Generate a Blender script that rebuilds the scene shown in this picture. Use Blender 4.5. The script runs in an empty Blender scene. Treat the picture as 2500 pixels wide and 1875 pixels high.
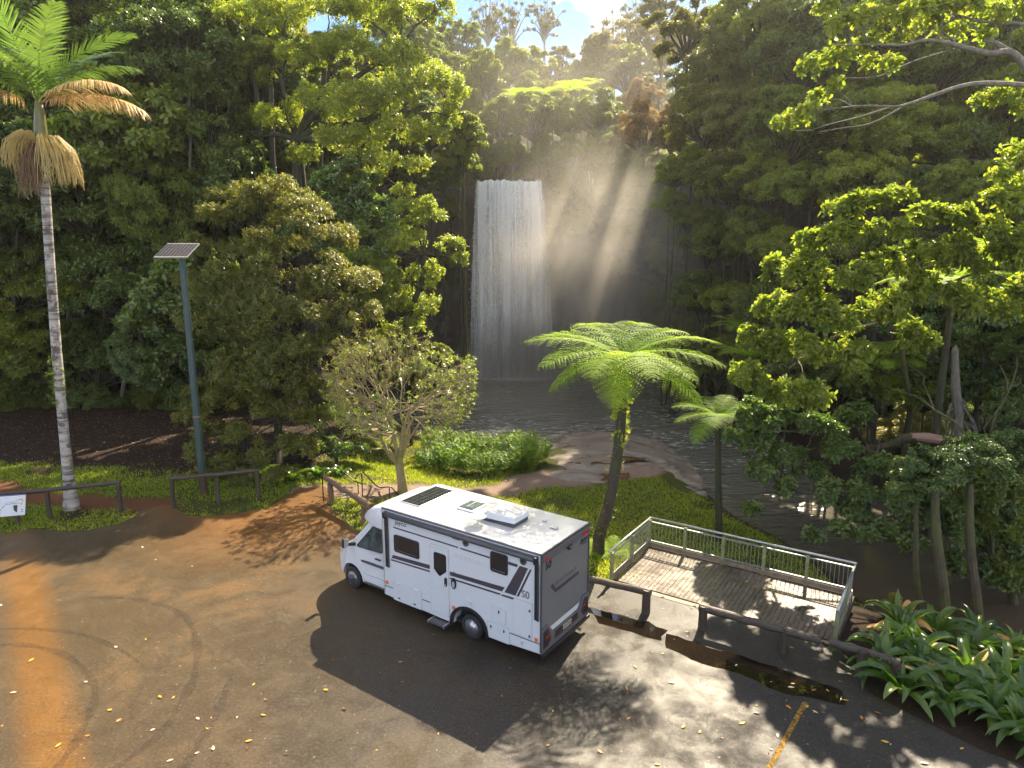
import bpy, bmesh, math, random
import numpy as np
from mathutils import Vector, Matrix

# ------------------------------------------------------------------ scene, camera, sky, sun, exposure
rng = np.random.default_rng(11)
random.seed(11)
scene = bpy.context.scene
COL = scene.collection
PI = math.pi

FPX, PITCH, CAMH = 1700.0, 0.2, 10.5          # focal length for a 2500 px wide picture, pitch, camera height
cam_d = bpy.data.cameras.new('camera')
cam_d.sensor_width = 36.0
cam_d.lens = FPX / 2500.0 * 36.0
cam_d.clip_end = 3000.0
cam = bpy.data.objects.new('camera', cam_d)
cam.location = (0, 0, CAMH)
cam.rotation_euler = (PI / 2 - PITCH, 0, 0)
COL.objects.link(cam)
scene.camera = cam

SUN_AZ, SUN_EL = math.radians(24.5), math.radians(44.0)   # azimuth clockwise from +Y
world = bpy.data.worlds.new('World')
scene.world = world
world.use_nodes = True
wt = world.node_tree
for n in list(wt.nodes):
    wt.nodes.remove(n)
w_out = wt.nodes.new('ShaderNodeOutputWorld')
w_bg = wt.nodes.new('ShaderNodeBackground')
w_sky = wt.nodes.new('ShaderNodeTexSky')
w_sky.sky_type = 'NISHITA'
w_sky.sun_disc = False
w_sky.sun_elevation = SUN_EL
w_sky.sun_rotation = SUN_AZ
w_sky.air_density = 0.45
w_sky.dust_density = 0.0
w_sky.ozone_density = 3.0
w_tc = wt.nodes.new('ShaderNodeTexCoord')
w_noise = wt.nodes.new('ShaderNodeTexNoise')
w_noise.inputs['Scale'].default_value = 3.2
w_noise.inputs['Detail'].default_value = 7.0
w_noise.inputs['Roughness'].default_value = 0.58
w_ramp = wt.nodes.new('ShaderNodeValToRGB')
w_ramp.color_ramp.elements[0].position = 0.51
w_ramp.color_ramp.elements[1].position = 0.61
w_mix = wt.nodes.new('ShaderNodeMixRGB')
w_mix.inputs['Color2'].default_value = (9.6, 8.9, 7.9, 1)
wt.links.new(w_tc.outputs['Generated'], w_noise.inputs['Vector'])
wt.links.new(w_noise.outputs['Fac'], w_ramp.inputs['Fac'])
wt.links.new(w_ramp.outputs['Color'], w_mix.inputs['Fac'])
wt.links.new(w_sky.outputs['Color'], w_mix.inputs['Color1'])
wt.links.new(w_mix.outputs['Color'], w_bg.inputs['Color'])
w_bg.inputs['Strength'].default_value = 0.125
wt.links.new(w_bg.outputs['Background'], w_out.inputs['Surface'])

sun_d = bpy.data.lights.new('sun', 'SUN')
sun_d.energy = 5.0
sun_d.angle = math.radians(0.53)
sun_d.color = (1.0, 0.85, 0.62)
sun = bpy.data.objects.new('sun', sun_d)
SUN_DIR = Vector((math.sin(SUN_AZ) * math.cos(SUN_EL), math.cos(SUN_AZ) * math.cos(SUN_EL), math.sin(SUN_EL)))
sun.rotation_euler = (-SUN_DIR).to_track_quat('-Z', 'Y').to_euler()
sun.location = SUN_DIR * 120
COL.objects.link(sun)

scene.view_settings.view_transform = 'Standard'
scene.view_settings.look = 'None'
scene.view_settings.gamma = 1.0
scene.view_settings.use_curve_mapping = False
scene.view_settings.exposure = 1.6
scene.render.engine = 'CYCLES'
cy = scene.cycles
cy.use_denoising = True
cy.denoiser = 'OPENIMAGEDENOISE'
cy.denoising_input_passes = 'RGB_ALBEDO_NORMAL'
cy.max_bounces = 6
cy.diffuse_bounces = 2
cy.glossy_bounces = 3
cy.transmission_bounces = 4
cy.transparent_max_bounces = 16
cy.volume_bounces = 1
cy.volume_step_rate = 3.0
cy.volume_max_steps = 96
cy.sample_clamp_indirect = 6.0
cy.use_adaptive_sampling = True
cy.adaptive_threshold = 0.03
cy.caustics_reflective = False
cy.caustics_refractive = False

# ------------------------------------------------------------------ helpers
CP, SP = math.cos(PITCH), math.sin(PITCH)


def ray(u, v):
    up = (937.5 - v) / FPX
    return Vector(((u - 1250.0) / FPX, CP + up * SP, -SP + up * CP))


def on_z(u, v, z=0.0):
    """point of the place at height z that the photograph shows at pixel (u, v)"""
    d = ray(u, v)
    return d * ((z - CAMH) / d.z) + Vector((0, 0, CAMH))


def at_y(u, v, Y):
    d = ray(u, v)
    return d * (Y / d.y) + Vector((0, 0, CAMH))


def tag(o, label=None, cat=None, group=None, kind=None):
    if label: o['label'] = label
    if cat: o['category'] = cat
    if group: o['group'] = group
    if kind: o['kind'] = kind
    return o


def empty(name, loc=(0, 0, 0), rz=0.0, parent=None):
    o = bpy.data.objects.new(name, None)
    o.empty_display_size = 0.2
    o.location = loc
    o.rotation_euler = (0, 0, rz)
    o.parent = parent
    COL.objects.link(o)
    return o


def link_mesh(name, me, parent=None, loc=(0, 0, 0), rot=(0, 0, 0), scale=(1, 1, 1)):
    o = bpy.data.objects.new(name, me)
    o.parent = parent
    o.location = loc
    o.rotation_euler = rot
    o.scale = scale
    COL.objects.link(o)
    return o


def set_mat(o, mat):
    o.material_slots[0].link = 'OBJECT'
    o.material_slots[0].material = mat
    return o


def np_mesh(name, V, F, mat=None, attrs=None, smooth=False, colors=None):
    """mesh from arrays; F is an (n, k) array of equal-sized faces"""
    V = np.ascontiguousarray(V, dtype=np.float32)
    F = np.ascontiguousarray(F, dtype=np.int32)
    me = bpy.data.meshes.new(name)
    me.vertices.add(len(V))
    me.vertices.foreach_set('co', V.ravel())
    n, k = F.shape
    me.loops.add(n * k)
    me.loops.foreach_set('vertex_index', F.ravel())
    me.polygons.add(n)
    me.polygons.foreach_set('loop_start', np.arange(0, n * k, k, dtype=np.int32))
    me.polygons.foreach_set('loop_total', np.full(n, k, dtype=np.int32))
    if smooth:
        me.polygons.foreach_set('use_smooth', np.ones(n, dtype=bool))
    me.update(calc_edges=True)
    for nm, arr in (attrs or {}).items():
        a = me.attributes.new(nm, 'FLOAT', 'POINT')
        a.data.foreach_set('value', np.ascontiguousarray(arr, dtype=np.float32))
    for nm, arr in (colors or {}).items():
        a = me.attributes.new(nm, 'FLOAT_COLOR', 'POINT')
        a.data.foreach_set('color', np.ascontiguousarray(arr, dtype=np.float32).ravel())
    if mat:
        me.materials.append(mat)
    return me


class MB:
    """collects boxes, bars, tubes, lathes and prisms and links them as one mesh"""

    def __init__(self):
        self.V, self.F = [], []

    def add(self, vs, fs):
        b = len(self.V)
        self.V += [tuple(v) for v in vs]
        self.F += [tuple(i + b for i in f) for f in fs]
        return self

    def box(self, c, s, M=None):
        hx, hy, hz = s[0] / 2, s[1] / 2, s[2] / 2
        vs = [Vector((x, y, z)) for x in (-hx, hx) for y in (-hy, hy) for z in (-hz, hz)]
        if M is not None:
            vs = [M @ v for v in vs]
        vs = [v + Vector(c) for v in vs]
        return self.add(vs, [(0, 1, 3, 2), (4, 6, 7, 5), (0, 4, 5, 1), (2, 3, 7, 6), (0, 2, 6, 4), (1, 5, 7, 3)])

    def bar(self, a, b, w, h):
        a, b = Vector(a), Vector(b)
        d = (b - a)
        q = d.to_track_quat('X', 'Z').to_matrix()
        return self.box((a + b) / 2, (d.length, w, h), q)

    def tube(self, pts, rads, n=8, cap=True):
        pts = [Vector(p) for p in pts]
        if not hasattr(rads, '__len__'):
            rads = [rads] * len(pts)
        base = len(self.V)
        T0 = (pts[1] - pts[0]).normalized()
        ref = Vector((0, 0, 1)) if abs(T0.z) < 0.9 else Vector((1, 0, 0))
        N = T0.cross(ref).normalized()
        for i, p in enumerate(pts):
            if i == 0: T = pts[1] - pts[0]
            elif i == len(pts) - 1: T = pts[-1] - pts[-2]
            else: T = pts[i + 1] - pts[i - 1]
            T.normalize()
            N = (N - T * N.dot(T)).normalized()
            B = T.cross(N)
            for k in range(n):
                a = 2 * PI * k / n
                self.V.append(tuple(p + (N * math.cos(a) + B * math.sin(a)) * rads[i]))
        for i in range(len(pts) - 1):
            for k in range(n):
                k2 = (k + 1) % n
                self.F.append((base + i * n + k, base + i * n + k2, base + (i + 1) * n + k2, base + (i + 1) * n + k))
        if cap:
            self.F.append(tuple(base + k for k in reversed(range(n))))
            e = base + (len(pts) - 1) * n
            self.F.append(tuple(e + k for k in range(n)))
        return self

    def lathe(self, prof, n=24, M=None):
        """prof: (radius, height) pairs turned about Z, then moved by M"""
        base = len(self.V)
        for r, h in prof:
            for k in range(n):
                a = 2 * PI * k / n
                v = Vector((r * math.cos(a), r * math.sin(a), h))
                self.V.append(tuple(M @ v if M is not None else v))
        for i in range(len(prof) - 1):
            for k in range(n):
                k2 = (k + 1) % n
                self.F.append((base + i * n + k, base + i * n + k2, base + (i + 1) * n + k2, base + (i + 1) * n + k))
        self.F.append(tuple(base + k for k in reversed(range(n))))
        e = base + (len(prof) - 1) * n
        self.F.append(tuple(e + k for k in range(n)))
        return self

    def prism(self, a, b):
        """a, b: matching outlines; sides and both ends"""
        n = len(a)
        base = len(self.V)
        self.V += [tuple(p) for p in a] + [tuple(p) for p in b]
        self.F.append(tuple(base + i for i in range(n)))
        self.F.append(tuple(base + n + i for i in reversed(range(n))))
        for i in range(n):
            j = (i + 1) % n
            self.F.append((base + i, base + n + i, base + n + j, base + j))
        return self

    def mesh(self, name, mat, smooth=False):
        me = bpy.data.meshes.new(name)
        me.from_pydata(self.V, [], self.F)
        bm = bmesh.new()
        bm.from_mesh(me)
        bmesh.ops.recalc_face_normals(bm, faces=bm.faces)
        bm.to_mesh(me)
        bm.free()
        if smooth:
            me.polygons.foreach_set('use_smooth', [True] * len(me.polygons))
        if mat:
            me.materials.append(mat)
        me.update()
        return me

    def build(self, name, mat, parent=None, smooth=False, bevel=0.0, seg=2, loc=(0, 0, 0), rz=0.0):
        o = link_mesh(name, self.mesh(name, mat, smooth), parent, loc, (0, 0, rz))
        if bevel:
            m = o.modifiers.new('bevel', 'BEVEL')
            m.width = bevel
            m.segments = seg
            m.limit_method = 'ANGLE'
            m.angle_limit = math.radians(35)
        return o


def smoothstep(a, b, x):
    t = np.clip((x - a) / (b - a), 0, 1)
    return t * t * (3 - 2 * t)


def hash3(ix, iy, iz, seed=0):
    h = np.sin(ix * 127.1 + iy * 311.7 + iz * 74.7 + seed * 17.3) * 43758.5453
    return h - np.floor(h)


def vnoise(x, y, z=0.0, seed=0):
    x, y, z = np.broadcast_arrays(np.asarray(x, float), np.asarray(y, float), np.asarray(z, float))
    ix, iy, iz = np.floor(x), np.floor(y), np.floor(z)
    fx, fy, fz = x - ix, y - iy, z - iz
    fx, fy, fz = fx * fx * (3 - 2 * fx), fy * fy * (3 - 2 * fy), fz * fz * (3 - 2 * fz)
    r = 0
    for a in (0, 1):
        for b in (0, 1):
            for c in (0, 1):
                w = (fx if a else 1 - fx) * (fy if b else 1 - fy) * (fz if c else 1 - fz)
                r = r + w * hash3(ix + a, iy + b, iz + c, seed)
    return r


def fbm(x, y, z=0.0, seed=0, oct=4):
    r, amp, tot = 0, 1.0, 0
    for i in range(oct):
        r = r + amp * vnoise(np.asarray(x) * 2 ** i, np.asarray(y) * 2 ** i, np.asarray(z) * 2 ** i, seed + i)
        tot += amp
        amp *= 0.5
    return r / tot


def sd_poly(X, Y, poly):
    """signed distance to a closed outline, negative inside"""
    d = np.full(X.shape, 1e18)
    s = np.zeros(X.shape, bool)
    n = len(poly)
    for i in range(n):
        ax, ay = poly[i]
        bx, by = poly[(i + 1) % n]
        ex, ey = bx - ax, by - ay
        wx, wy = X - ax, Y - ay
        t = np.clip((wx * ex + wy * ey) / (ex * ex + ey * ey), 0, 1)
        d = np.minimum(d, (wx - ex * t) ** 2 + (wy - ey * t) ** 2)
        c1, c2 = Y >= ay, Y < by
        cr = ex * wy - ey * wx
        s ^= (c1 & c2 & (cr > 0)) | (~c1 & ~c2 & (cr < 0))
    return np.where(s, -np.sqrt(d), np.sqrt(d))


def d_line(X, Y, pts):
    d = np.full(X.shape, 1e18)
    for (ax, ay), (bx, by) in zip(pts[:-1], pts[1:]):
        ex, ey = bx - ax, by - ay
        wx, wy = X - ax, Y - ay
        t = np.clip((wx * ex + wy * ey) / (ex * ex + ey * ey), 0, 1)
        d = np.minimum(d, (wx - ex * t) ** 2 + (wy - ey * t) ** 2)
    return np.sqrt(d)


# ------------------------------------------------------------------ materials
class Nt:
    def __init__(self, name):
        self.m = bpy.data.materials.new(name)
        self.m.use_nodes = True
        self.t = self.m.node_tree
        for n in list(self.t.nodes):
            self.t.nodes.remove(n)
        self.out = self.t.nodes.new('ShaderNodeOutputMaterial')

    def n(self, typ, **kw):
        nd = self.t.nodes.new('ShaderNode' + typ)
        for k, v in kw.items():
            setattr(nd, k, v)
        return nd

    def l(self, a, b):
        self.t.links.new(a, b)

    def val(self, sock, v):
        if hasattr(v, 'is_output') or isinstance(v, bpy.types.NodeSocket):
            self.l(v, sock)
        elif hasattr(v, '__len__') and len(v) == 3 and sock.type == 'RGBA':
            sock.default_value = (*v, 1)
        else:
            sock.default_value = v

    def noise(self, scale, detail=4, rough=0.55, vec=None, dist=0.0):
        nd = self.n('TexNoise')
        nd.inputs['Scale'].default_value = scale
        nd.inputs['Detail'].default_value = detail
        nd.inputs['Roughness'].default_value = rough
        nd.inputs['Distortion'].default_value = dist
        if vec is not None:
            self.l(vec, nd.inputs['Vector'])
        return nd.outputs['Fac']

    def pos(self, scale=(1, 1, 1), obj=False, rot=(0, 0, 0), loc=(0, 0, 0)):
        if obj:
            v = self.n('TexCoord').outputs['Object']
        else:
            v = self.n('NewGeometry').outputs['Position']
        mp = self.n('Mapping')
        mp.inputs['Scale'].default_value = scale
        mp.inputs['Rotation'].default_value = rot
        mp.inputs['Location'].default_value = loc
        self.l(v, mp.inputs['Vector'])
        return mp.outputs['Vector']

    def ramp(self, fac, stops, interp='LINEAR'):
        nd = self.n('ValToRGB')
        cr = nd.color_ramp
        cr.interpolation = interp
        while len(cr.elements) < len(stops):
            cr.elements.new(0.5)
        for e, (p, c) in zip(cr.elements, stops):
            e.position = p
            e.color = (*c, 1) if hasattr(c, '__len__') else (c, c, c, 1)
        self.val(nd.inputs['Fac'], fac)
        return nd.outputs['Color']

    def math(self, op, a, b=0.0, c=0.0, clamp=False):
        nd = self.n('Math', operation=op, use_clamp=clamp)
        for i, v in enumerate((a, b, c)):
            self.val(nd.inputs[i], v)
        return nd.outputs[0]

    def mix(self, fac, a, b, typ='MIX'):
        nd = self.n('MixRGB', blend_type=typ)
        self.val(nd.inputs['Fac'], fac)
        self.val(nd.inputs['Color1'], a)
        self.val(nd.inputs['Color2'], b)
        return nd.outputs['Color']

    def bump(self, h, strength=0.3, dist=0.02):
        nd = self.n('Bump')
        nd.inputs['Strength'].default_value = strength
        nd.inputs['Distance'].default_value = dist
        self.l(h, nd.inputs['Height'])
        return nd.outputs['Normal']

    def bsdf(self, col, rough=0.5, metal=0.0, normal=None, spec=0.5, coat=0.0, **kw):
        nd = self.n('BsdfPrincipled')
        self.val(nd.inputs['Base Color'], col)
        self.val(nd.inputs['Roughness'], rough)
        self.val(nd.inputs['Metallic'], metal)
        self.val(nd.inputs['Specular IOR Level'], spec)
        nd.inputs['Coat Weight'].default_value = coat
        nd.inputs['Coat Roughness'].default_value = 0.05
        if normal is not None:
            self.l(normal, nd.inputs['Normal'])
        return nd.outputs['BSDF']

    def fin(self, sh):
        self.l(sh, self.out.inputs['Surface'])
        return self.m


def m_plain(name, col, rough=0.5, metal=0.0, var=0.15, scale=6.0, bump=0.0, bscale=40.0, coat=0.0, spec=0.5, dirt=None):
    t = Nt(name)
    f = t.noise(scale, 5, 0.6, t.pos(obj=True))
    lo = tuple(c * (1 - var) for c in col)
    hi = tuple(min(1, c * (1 + var)) for c in col)
    c = t.ramp(f, [(0.3, lo), (0.7, hi)])
    if dirt:
        d = t.noise(scale * 0.4, 6, 0.7, t.pos(obj=True))
        c = t.mix(t.ramp(d, [(0.5, 0.0), (0.72, 0.8)]), c, dirt)
    nrm = None
    if bump:
        nrm = t.bump(t.noise(bscale, 5, 0.6, t.pos(obj=True)), bump, 0.02)
    r = t.math('MULTIPLY_ADD', f, 0.12, rough - 0.06, clamp=True)
    return t.fin(t.bsdf(c, r, metal, nrm, spec, coat))


LEAF_R, LEAF_T = 2.45, 1.5


def m_leaf(name, stops, tstops, rough=0.38, trans=0.45, spec=0.5):
    """leaf: glossy face plus light coming through; every leaf has its own hue from attribute lr"""
    t = Nt(name)
    stops = [(p, tuple(min(.8, v * LEAF_R * w) for v, w in zip(c, (1.42, 1.0, .70)))) for p, c in stops]
    tstops = [(p, tuple(min(.9, v * LEAF_T) for v in c)) for p, c in tstops]
    at = t.n('Attribute', attribute_name='lr')
    oi = t.n('ObjectInfo')
    f = t.math('MULTIPLY_ADD', oi.outputs['Random'], 0.36, t.math('MULTIPLY_ADD', at.outputs['Fac'], 0.82, -0.1), clamp=True)
    c = t.ramp(f, stops)
    ct = t.ramp(f, tstops)
    p = t.bsdf(c, rough, 0.0, None, spec)
    tr = t.n('BsdfTranslucent')
    t.l(ct, tr.inputs['Color'])
    mx = t.n('MixShader')
    mx.inputs['Fac'].default_value = trans
    t.l(p, mx.inputs[1])
    t.l(tr.outputs[0], mx.inputs[2])
    return t.fin(mx.outputs[0])


def m_bark(name, a, b, scale=8.0, moss=None, rough=0.85):
    t = Nt(name)
    f = t.noise(scale, 6, 0.65, t.pos((1, 1, 0.35)))
    c = t.ramp(f, [(0.32, a), (0.68, b)])
    if moss:
        c = t.mix(t.ramp(t.noise(1.3, 5, 0.7, t.pos()), [(0.45, 0.0), (0.62, 0.9)]), c, moss)
    return t.fin(t.bsdf(c, rough, 0, t.bump(f, 0.6, 0.05)))


# foliage kinds: (reflect ramp, light-through ramp)
LM = {}
LM['dark'] = m_leaf('leaf_dark_green', [(0, (0.014, 0.030, 0.010)), (0.5, (0.030, 0.060, 0.016)), (1, (0.060, 0.095, 0.022))],
                    [(0, (0.05, 0.10, 0.012)), (0.6, (0.13, 0.22, 0.02)), (1, (0.30, 0.36, 0.03))], 0.36, 0.35)
LM['mid'] = m_leaf('leaf_mid_green', [(0, (0.025, 0.048, 0.012)), (0.5, (0.050, 0.085, 0.018)), (1, (0.095, 0.125, 0.028))],
                   [(0, (0.10, 0.18, 0.012)), (0.5, (0.26, 0.34, 0.02)), (1, (0.46, 0.46, 0.03))], 0.38, 0.45)
LM['lime'] = m_leaf('leaf_lime_green', [(0, (0.022, 0.048, 0.012)), (0.5, (0.060, 0.095, 0.020)), (1, (0.120, 0.145, 0.028))],
                    [(0, (0.10, 0.19, 0.012)), (0.5, (0.32, 0.41, 0.03)), (1, (0.62, 0.60, 0.05))], 0.36, 0.47)
LM['olive'] = m_leaf('leaf_olive', [(0, (0.022, 0.040, 0.012)), (0.5, (0.046, 0.072, 0.020)), (1, (0.092, 0.106, 0.032))],
                     [(0, (0.10, 0.12, 0.02)), (0.5, (0.24, 0.24, 0.03)), (1, (0.44, 0.34, 0.06))], 0.42, 0.42)
LM['gloss'] = m_leaf('leaf_glossy_blue_green', [(0, (0.018, 0.042, 0.020)), (0.5, (0.035, 0.070, 0.030)), (1, (0.070, 0.110, 0.036))],
                     [(0, (0.06, 0.14, 0.02)), (0.6, (0.16, 0.28, 0.03)), (1, (0.30, 0.42, 0.04))], 0.27, 0.36, 0.6)
LM['tan'] = m_leaf('leaf_dry_tan', [(0, (0.055, 0.045, 0.020)), (0.5, (0.105, 0.085, 0.038)), (1, (0.15, 0.12, 0.05))],
                   [(0, (0.20, 0.13, 0.05)), (0.6, (0.40, 0.28, 0.10)), (1, (0.5, 0.4, 0.12))], 0.6, 0.4, 0.3)
LM['fern'] = m_leaf('fern_green', [(0, (0.030, 0.080, 0.014)), (0.5, (0.052, 0.118, 0.020)), (1, (0.085, 0.155, 0.028))],
                    [(0, (0.22, 0.36, 0.015)), (0.5, (0.38, 0.52, 0.025)), (1, (0.52, 0.62, 0.04))], 0.6, 0.55, 0.2)
LM['grass'] = m_leaf('grass_blade', [(0, (0.026, 0.060, 0.010)), (0.5, (0.054, 0.105, 0.016)), (1, (0.110, 0.145, 0.032))],
                     [(0, (0.18, 0.28, 0.01)), (0.5, (0.40, 0.48, 0.02)), (1, (0.62, 0.56, 0.04))], 0.5, 0.45, 0.35)
LM['palm'] = m_leaf('palm_green', [(0, (0.018, 0.050, 0.012)), (0.5, (0.034, 0.082, 0.022)), (1, (0.070, 0.120, 0.040))],
                    [(0, (0.08, 0.15, 0.02)), (0.5, (0.14, 0.23, 0.03)), (1, (0.26, 0.33, 0.06))], 0.34, 0.42, 0.5)
LM['ginger'] = m_leaf('ginger_green', [(0, (0.016, 0.045, 0.010)), (0.5, (0.032, 0.080, 0.014)), (1, (0.070, 0.120, 0.022))],
                      [(0, (0.10, 0.20, 0.015)), (0.5, (0.20, 0.34, 0.025)), (1, (0.36, 0.46, 0.04))], 0.5, 0.45, 0.35)
LM['palmdry'] = m_leaf('palm_dry', [(0, (0.10, 0.095, 0.03)), (0.5, (0.22, 0.17, 0.09)), (1, (0.34, 0.25, 0.15))],
                       [(0, (0.25, 0.25, 0.05)), (0.6, (0.34, 0.24, 0.10)), (1, (0.40, 0.28, 0.14))], 0.5, 0.35, 0.4)
LM['strap'] = m_leaf('strap_leaf_green', [(0, (0.008, 0.026, 0.008)), (0.55, (0.018, 0.048, 0.012)), (0.9, (0.036, 0.075, 0.016)), (1, (0.10, 0.10, 0.02))],
                     [(0, (0.08, 0.20, 0.01)), (0.6, (0.20, 0.38, 0.02)), (1, (0.40, 0.45, 0.03))], 0.27, 0.35, 0.55)
BARK = {
    'dark': m_bark('bark_dark', (0.020, 0.015, 0.010), (0.060, 0.045, 0.032), 6, (0.03, 0.045, 0.012)),
    'grey': m_bark('bark_grey', (0.10, 0.085, 0.065), (0.24, 0.21, 0.17), 7),
    'pale': m_bark('bark_pale', (0.30, 0.26, 0.21), (0.55, 0.49, 0.41), 4),
    'moss': m_bark('bark_mossy', (0.040, 0.030, 0.018), (0.10, 0.075, 0.045), 9, (0.075, 0.085, 0.018)),
    'twig': m_bark('bark_twig', (0.20, 0.15, 0.085), (0.40, 0.32, 0.19), 9, (0.20, 0.19, 0.05)),
}
# ------------------------------------------------------------------ terrain
ASPH = [(-90, -60), (-90, 20), (-40, 21.5), (-24, 23.0), (-18.81, 23.97), (-17.98, 24.53), (-16.8, 24.25), (-15.95, 24.23), (-14.97, 24.92), (-14.75, 25.6),
        (-14.9, 26.5), (-14.2, 26.9), (-13.66, 26.59), (-12.73, 25.81), (-11.9, 25.7), (-11.16, 25.94), (-9.9, 26.5), (-9.55, 27.99), (-9.2, 28.9),
        (-8.47, 29.3), (-7.75, 28.6), (-7.57, 27.04), (-6.8, 25.7), (-5.99, 24.53), (-5.23, 23.79), (-2.5, 22.9), (1.5, 21.3), (3.05, 20.30),
        (8.55, 16.72), (8.75, 15.9), (8.5, 14.81), (9.18, 13.79), (9.96, 12.89), (10.6, 12.3), (13, 9), (18, 2), (24, -10), (30, -60)]
POOL = [(-9.5, 63), (-10.5, 56), (-8.5, 48), (-5.5, 43.5), (-1.5, 41.0), (1.2, 40.2), (2.6, 41.5), (4.2, 44.0), (6.2, 44.4), (8.6, 43.0), (9.8, 39.0),
        (9.6, 34.5), (10.2, 30.5), (11.5, 27.6), (12.1, 24.6), (12.2, 22.0), (13.2, 20.6), (15.5, 20.0), (19, 19.0), (26, 17.5), (45, 12), (80, 5), (80, 16),
        (45, 22), (30, 26), (22.5, 29.0), (18.5, 32), (17.0, 38), (17.5, 46), (19.5, 54), (19.0, 61), (14, 65.6), (6, 67.2), (-4, 67.2)]
PLAT = [(-220, 66), (-60, 66), (-30, 64), (-17, 58), (-12, 62), (-9, 66.5), (-3, 69.0), (5, 69.0), (11, 68.0), (17.5, 65), (22, 59), (26, 52), (33, 46), (60, 42), (220, 40),
        (220, 230), (-220, 230)]
PATH_RED = [(-40, 33), (-28, 31.5), (-23.2, 29.6), (-21.0, 28.3), (-18.4, 27.6), (-15.8, 27.1), (-14.5, 26.9)]
PATH_PINK = [(-8.6, 28.6), (-7.2, 28.6), (-5.6, 29.2), (-3.6, 31.0), (-1.5, 32.6), (1.0, 33.9), (3.2, 34.8), (6.0, 36.0)]
WATER_Z = -1.9


def heights(X, Y):
    X = np.asarray(X, float)
    Y = np.asarray(Y, float)
    da = np.maximum(sd_poly(X, Y, ASPH), 0)
    dp = sd_poly(X, Y, POOL)
    dc = -sd_poly(X, Y, PLAT)
    wx = smoothstep(-10.5, -6.0, X)
    z = 0.012 - 0.05 * smoothstep(0, .2, da) - wx * 1.6 * smoothstep(0.2, 9.0, da)
    z = z + 0.10 * smoothstep(0, 2.5, da) * (fbm(X * .5, Y * .5, 0, 3, 3) - .5) * 2
    # left hillside behind the clearing
    z = z + smoothstep(-9, -15, X) * 0.42 * np.maximum(0, Y - 44.5 - .25 * np.maximum(0, -X - 25))
    # far bank right of the creek
    right = smoothstep(13.5, 17.5, X) * (Y > 21.5)
    zr = -1.9 + 0.7 * smoothstep(0, 1.5, dp) + 0.42 * np.maximum(dp - 1, 0)
    z = z * (1 - right) + zr * right
    # near bank right of the deck
    nb = smoothstep(8.2, 9.6, X) * (Y < 21.5)
    z = z * (1 - nb) + np.minimum(z, -1.9 + 1.95 * smoothstep(0, 3.6, dp)) * nb
    z = np.where(da <= 0, 0.0, z)
    pl = 15.9 * smoothstep(0, 1.6, dc) + 0.26 * np.maximum(0, dc - 6)
    z = np.where(dc > 0, np.maximum(z, pl), z)
    z = np.minimum(z, 36)
    z = np.where(dp < 0, np.minimum(z, WATER_Z - 1.6 * smoothstep(0, 3, -dp)), z * smoothstep(-.2, 1.3, dp) + WATER_Z * (1 - smoothstep(-.2, 1.3, dp)))
    # a scour ledge at the lip so the plateau never shows in front of the rock face
    return z


def H(x, y):
    return float(heights(np.array([x]), np.array([y]))[0])


gx = np.concatenate([np.linspace(-240, -40, 26)[:-1], np.arange(-40, 40, .27), np.linspace(40, 240, 26)])
gy = np.concatenate([np.linspace(-60, 8, 12)[:-1], np.arange(8, 72, .27), np.linspace(72, 240, 26)])
GX, GY = np.meshgrid(gx, gy)
GZ = heights(GX, GY)
da_g = sd_poly(GX, GY, ASPH)
GZ = np.where(da_g < 0.0, GZ - 0.012 - 0.25 * smoothstep(0, .8, -da_g), GZ)    # lies under the asphalt sheet
nx, ny = len(gx), len(gy)
idx = np.arange(nx * ny).reshape(ny, nx)
GF = np.stack([idx[:-1, :-1], idx[:-1, 1:], idx[1:, 1:], idx[1:, :-1]], -1).reshape(-1, 4)


def ground_masks(X, Y):
    wob = (fbm(X * .9, Y * .9, 0, 21, 4) - .5)
    da = sd_poly(X, Y, ASPH) + wob * .3
    dp = sd_poly(X, Y, POOL)
    red = smoothstep(.95, .45, d_line(X, Y, PATH_RED) + wob * 1.0)
    red = np.maximum(red, smoothstep(1.5, .4, np.hypot(X + 14.6, Y - 26.9)))
    pink = smoothstep(1.15, .6, d_line(X, Y, PATH_PINK) + wob * .8)
    pink = np.maximum(pink, smoothstep(1.7, 1.0, d_line(X, Y, [(0.5, 34.0), (4, 35.5), (7, 36.5)]) + wob))
    # bare soil and leaf litter under the trees on the left, the far banks and the plateau
    litter = smoothstep(30.6, 32.6, Y + wob * 5 + .12 * (X + 20)) * smoothstep(-7.5, -10.5, X)
    litter = np.maximum(litter, smoothstep(13.5, 15.5, X))
    litter = np.maximum(litter, smoothstep(46, 49, Y))
    litter = np.maximum(litter, smoothstep(7.8, 8.8, X) * (Y < 21))
    litter = np.maximum(litter, .8 * smoothstep(.9, .4, np.hypot(X + 17.3, Y - 26.1)))
    litter = np.maximum(litter, smoothstep(1.0, .2, dp) * .7)
    bare = np.maximum(litter, np.maximum(red, pink))
    bare = np.maximum(bare, .75 * smoothstep(.58, .72, fbm(X * .45, Y * .45, 0, 9, 3)))
    return red, pink, litter, np.clip(1 - bare, 0, 1), da, dp


red, pink, litter, lawn, _, _ = ground_masks(GX, GY)
cm = np.stack([red, pink, litter, lawn], -1).reshape(-1, 4)

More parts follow.
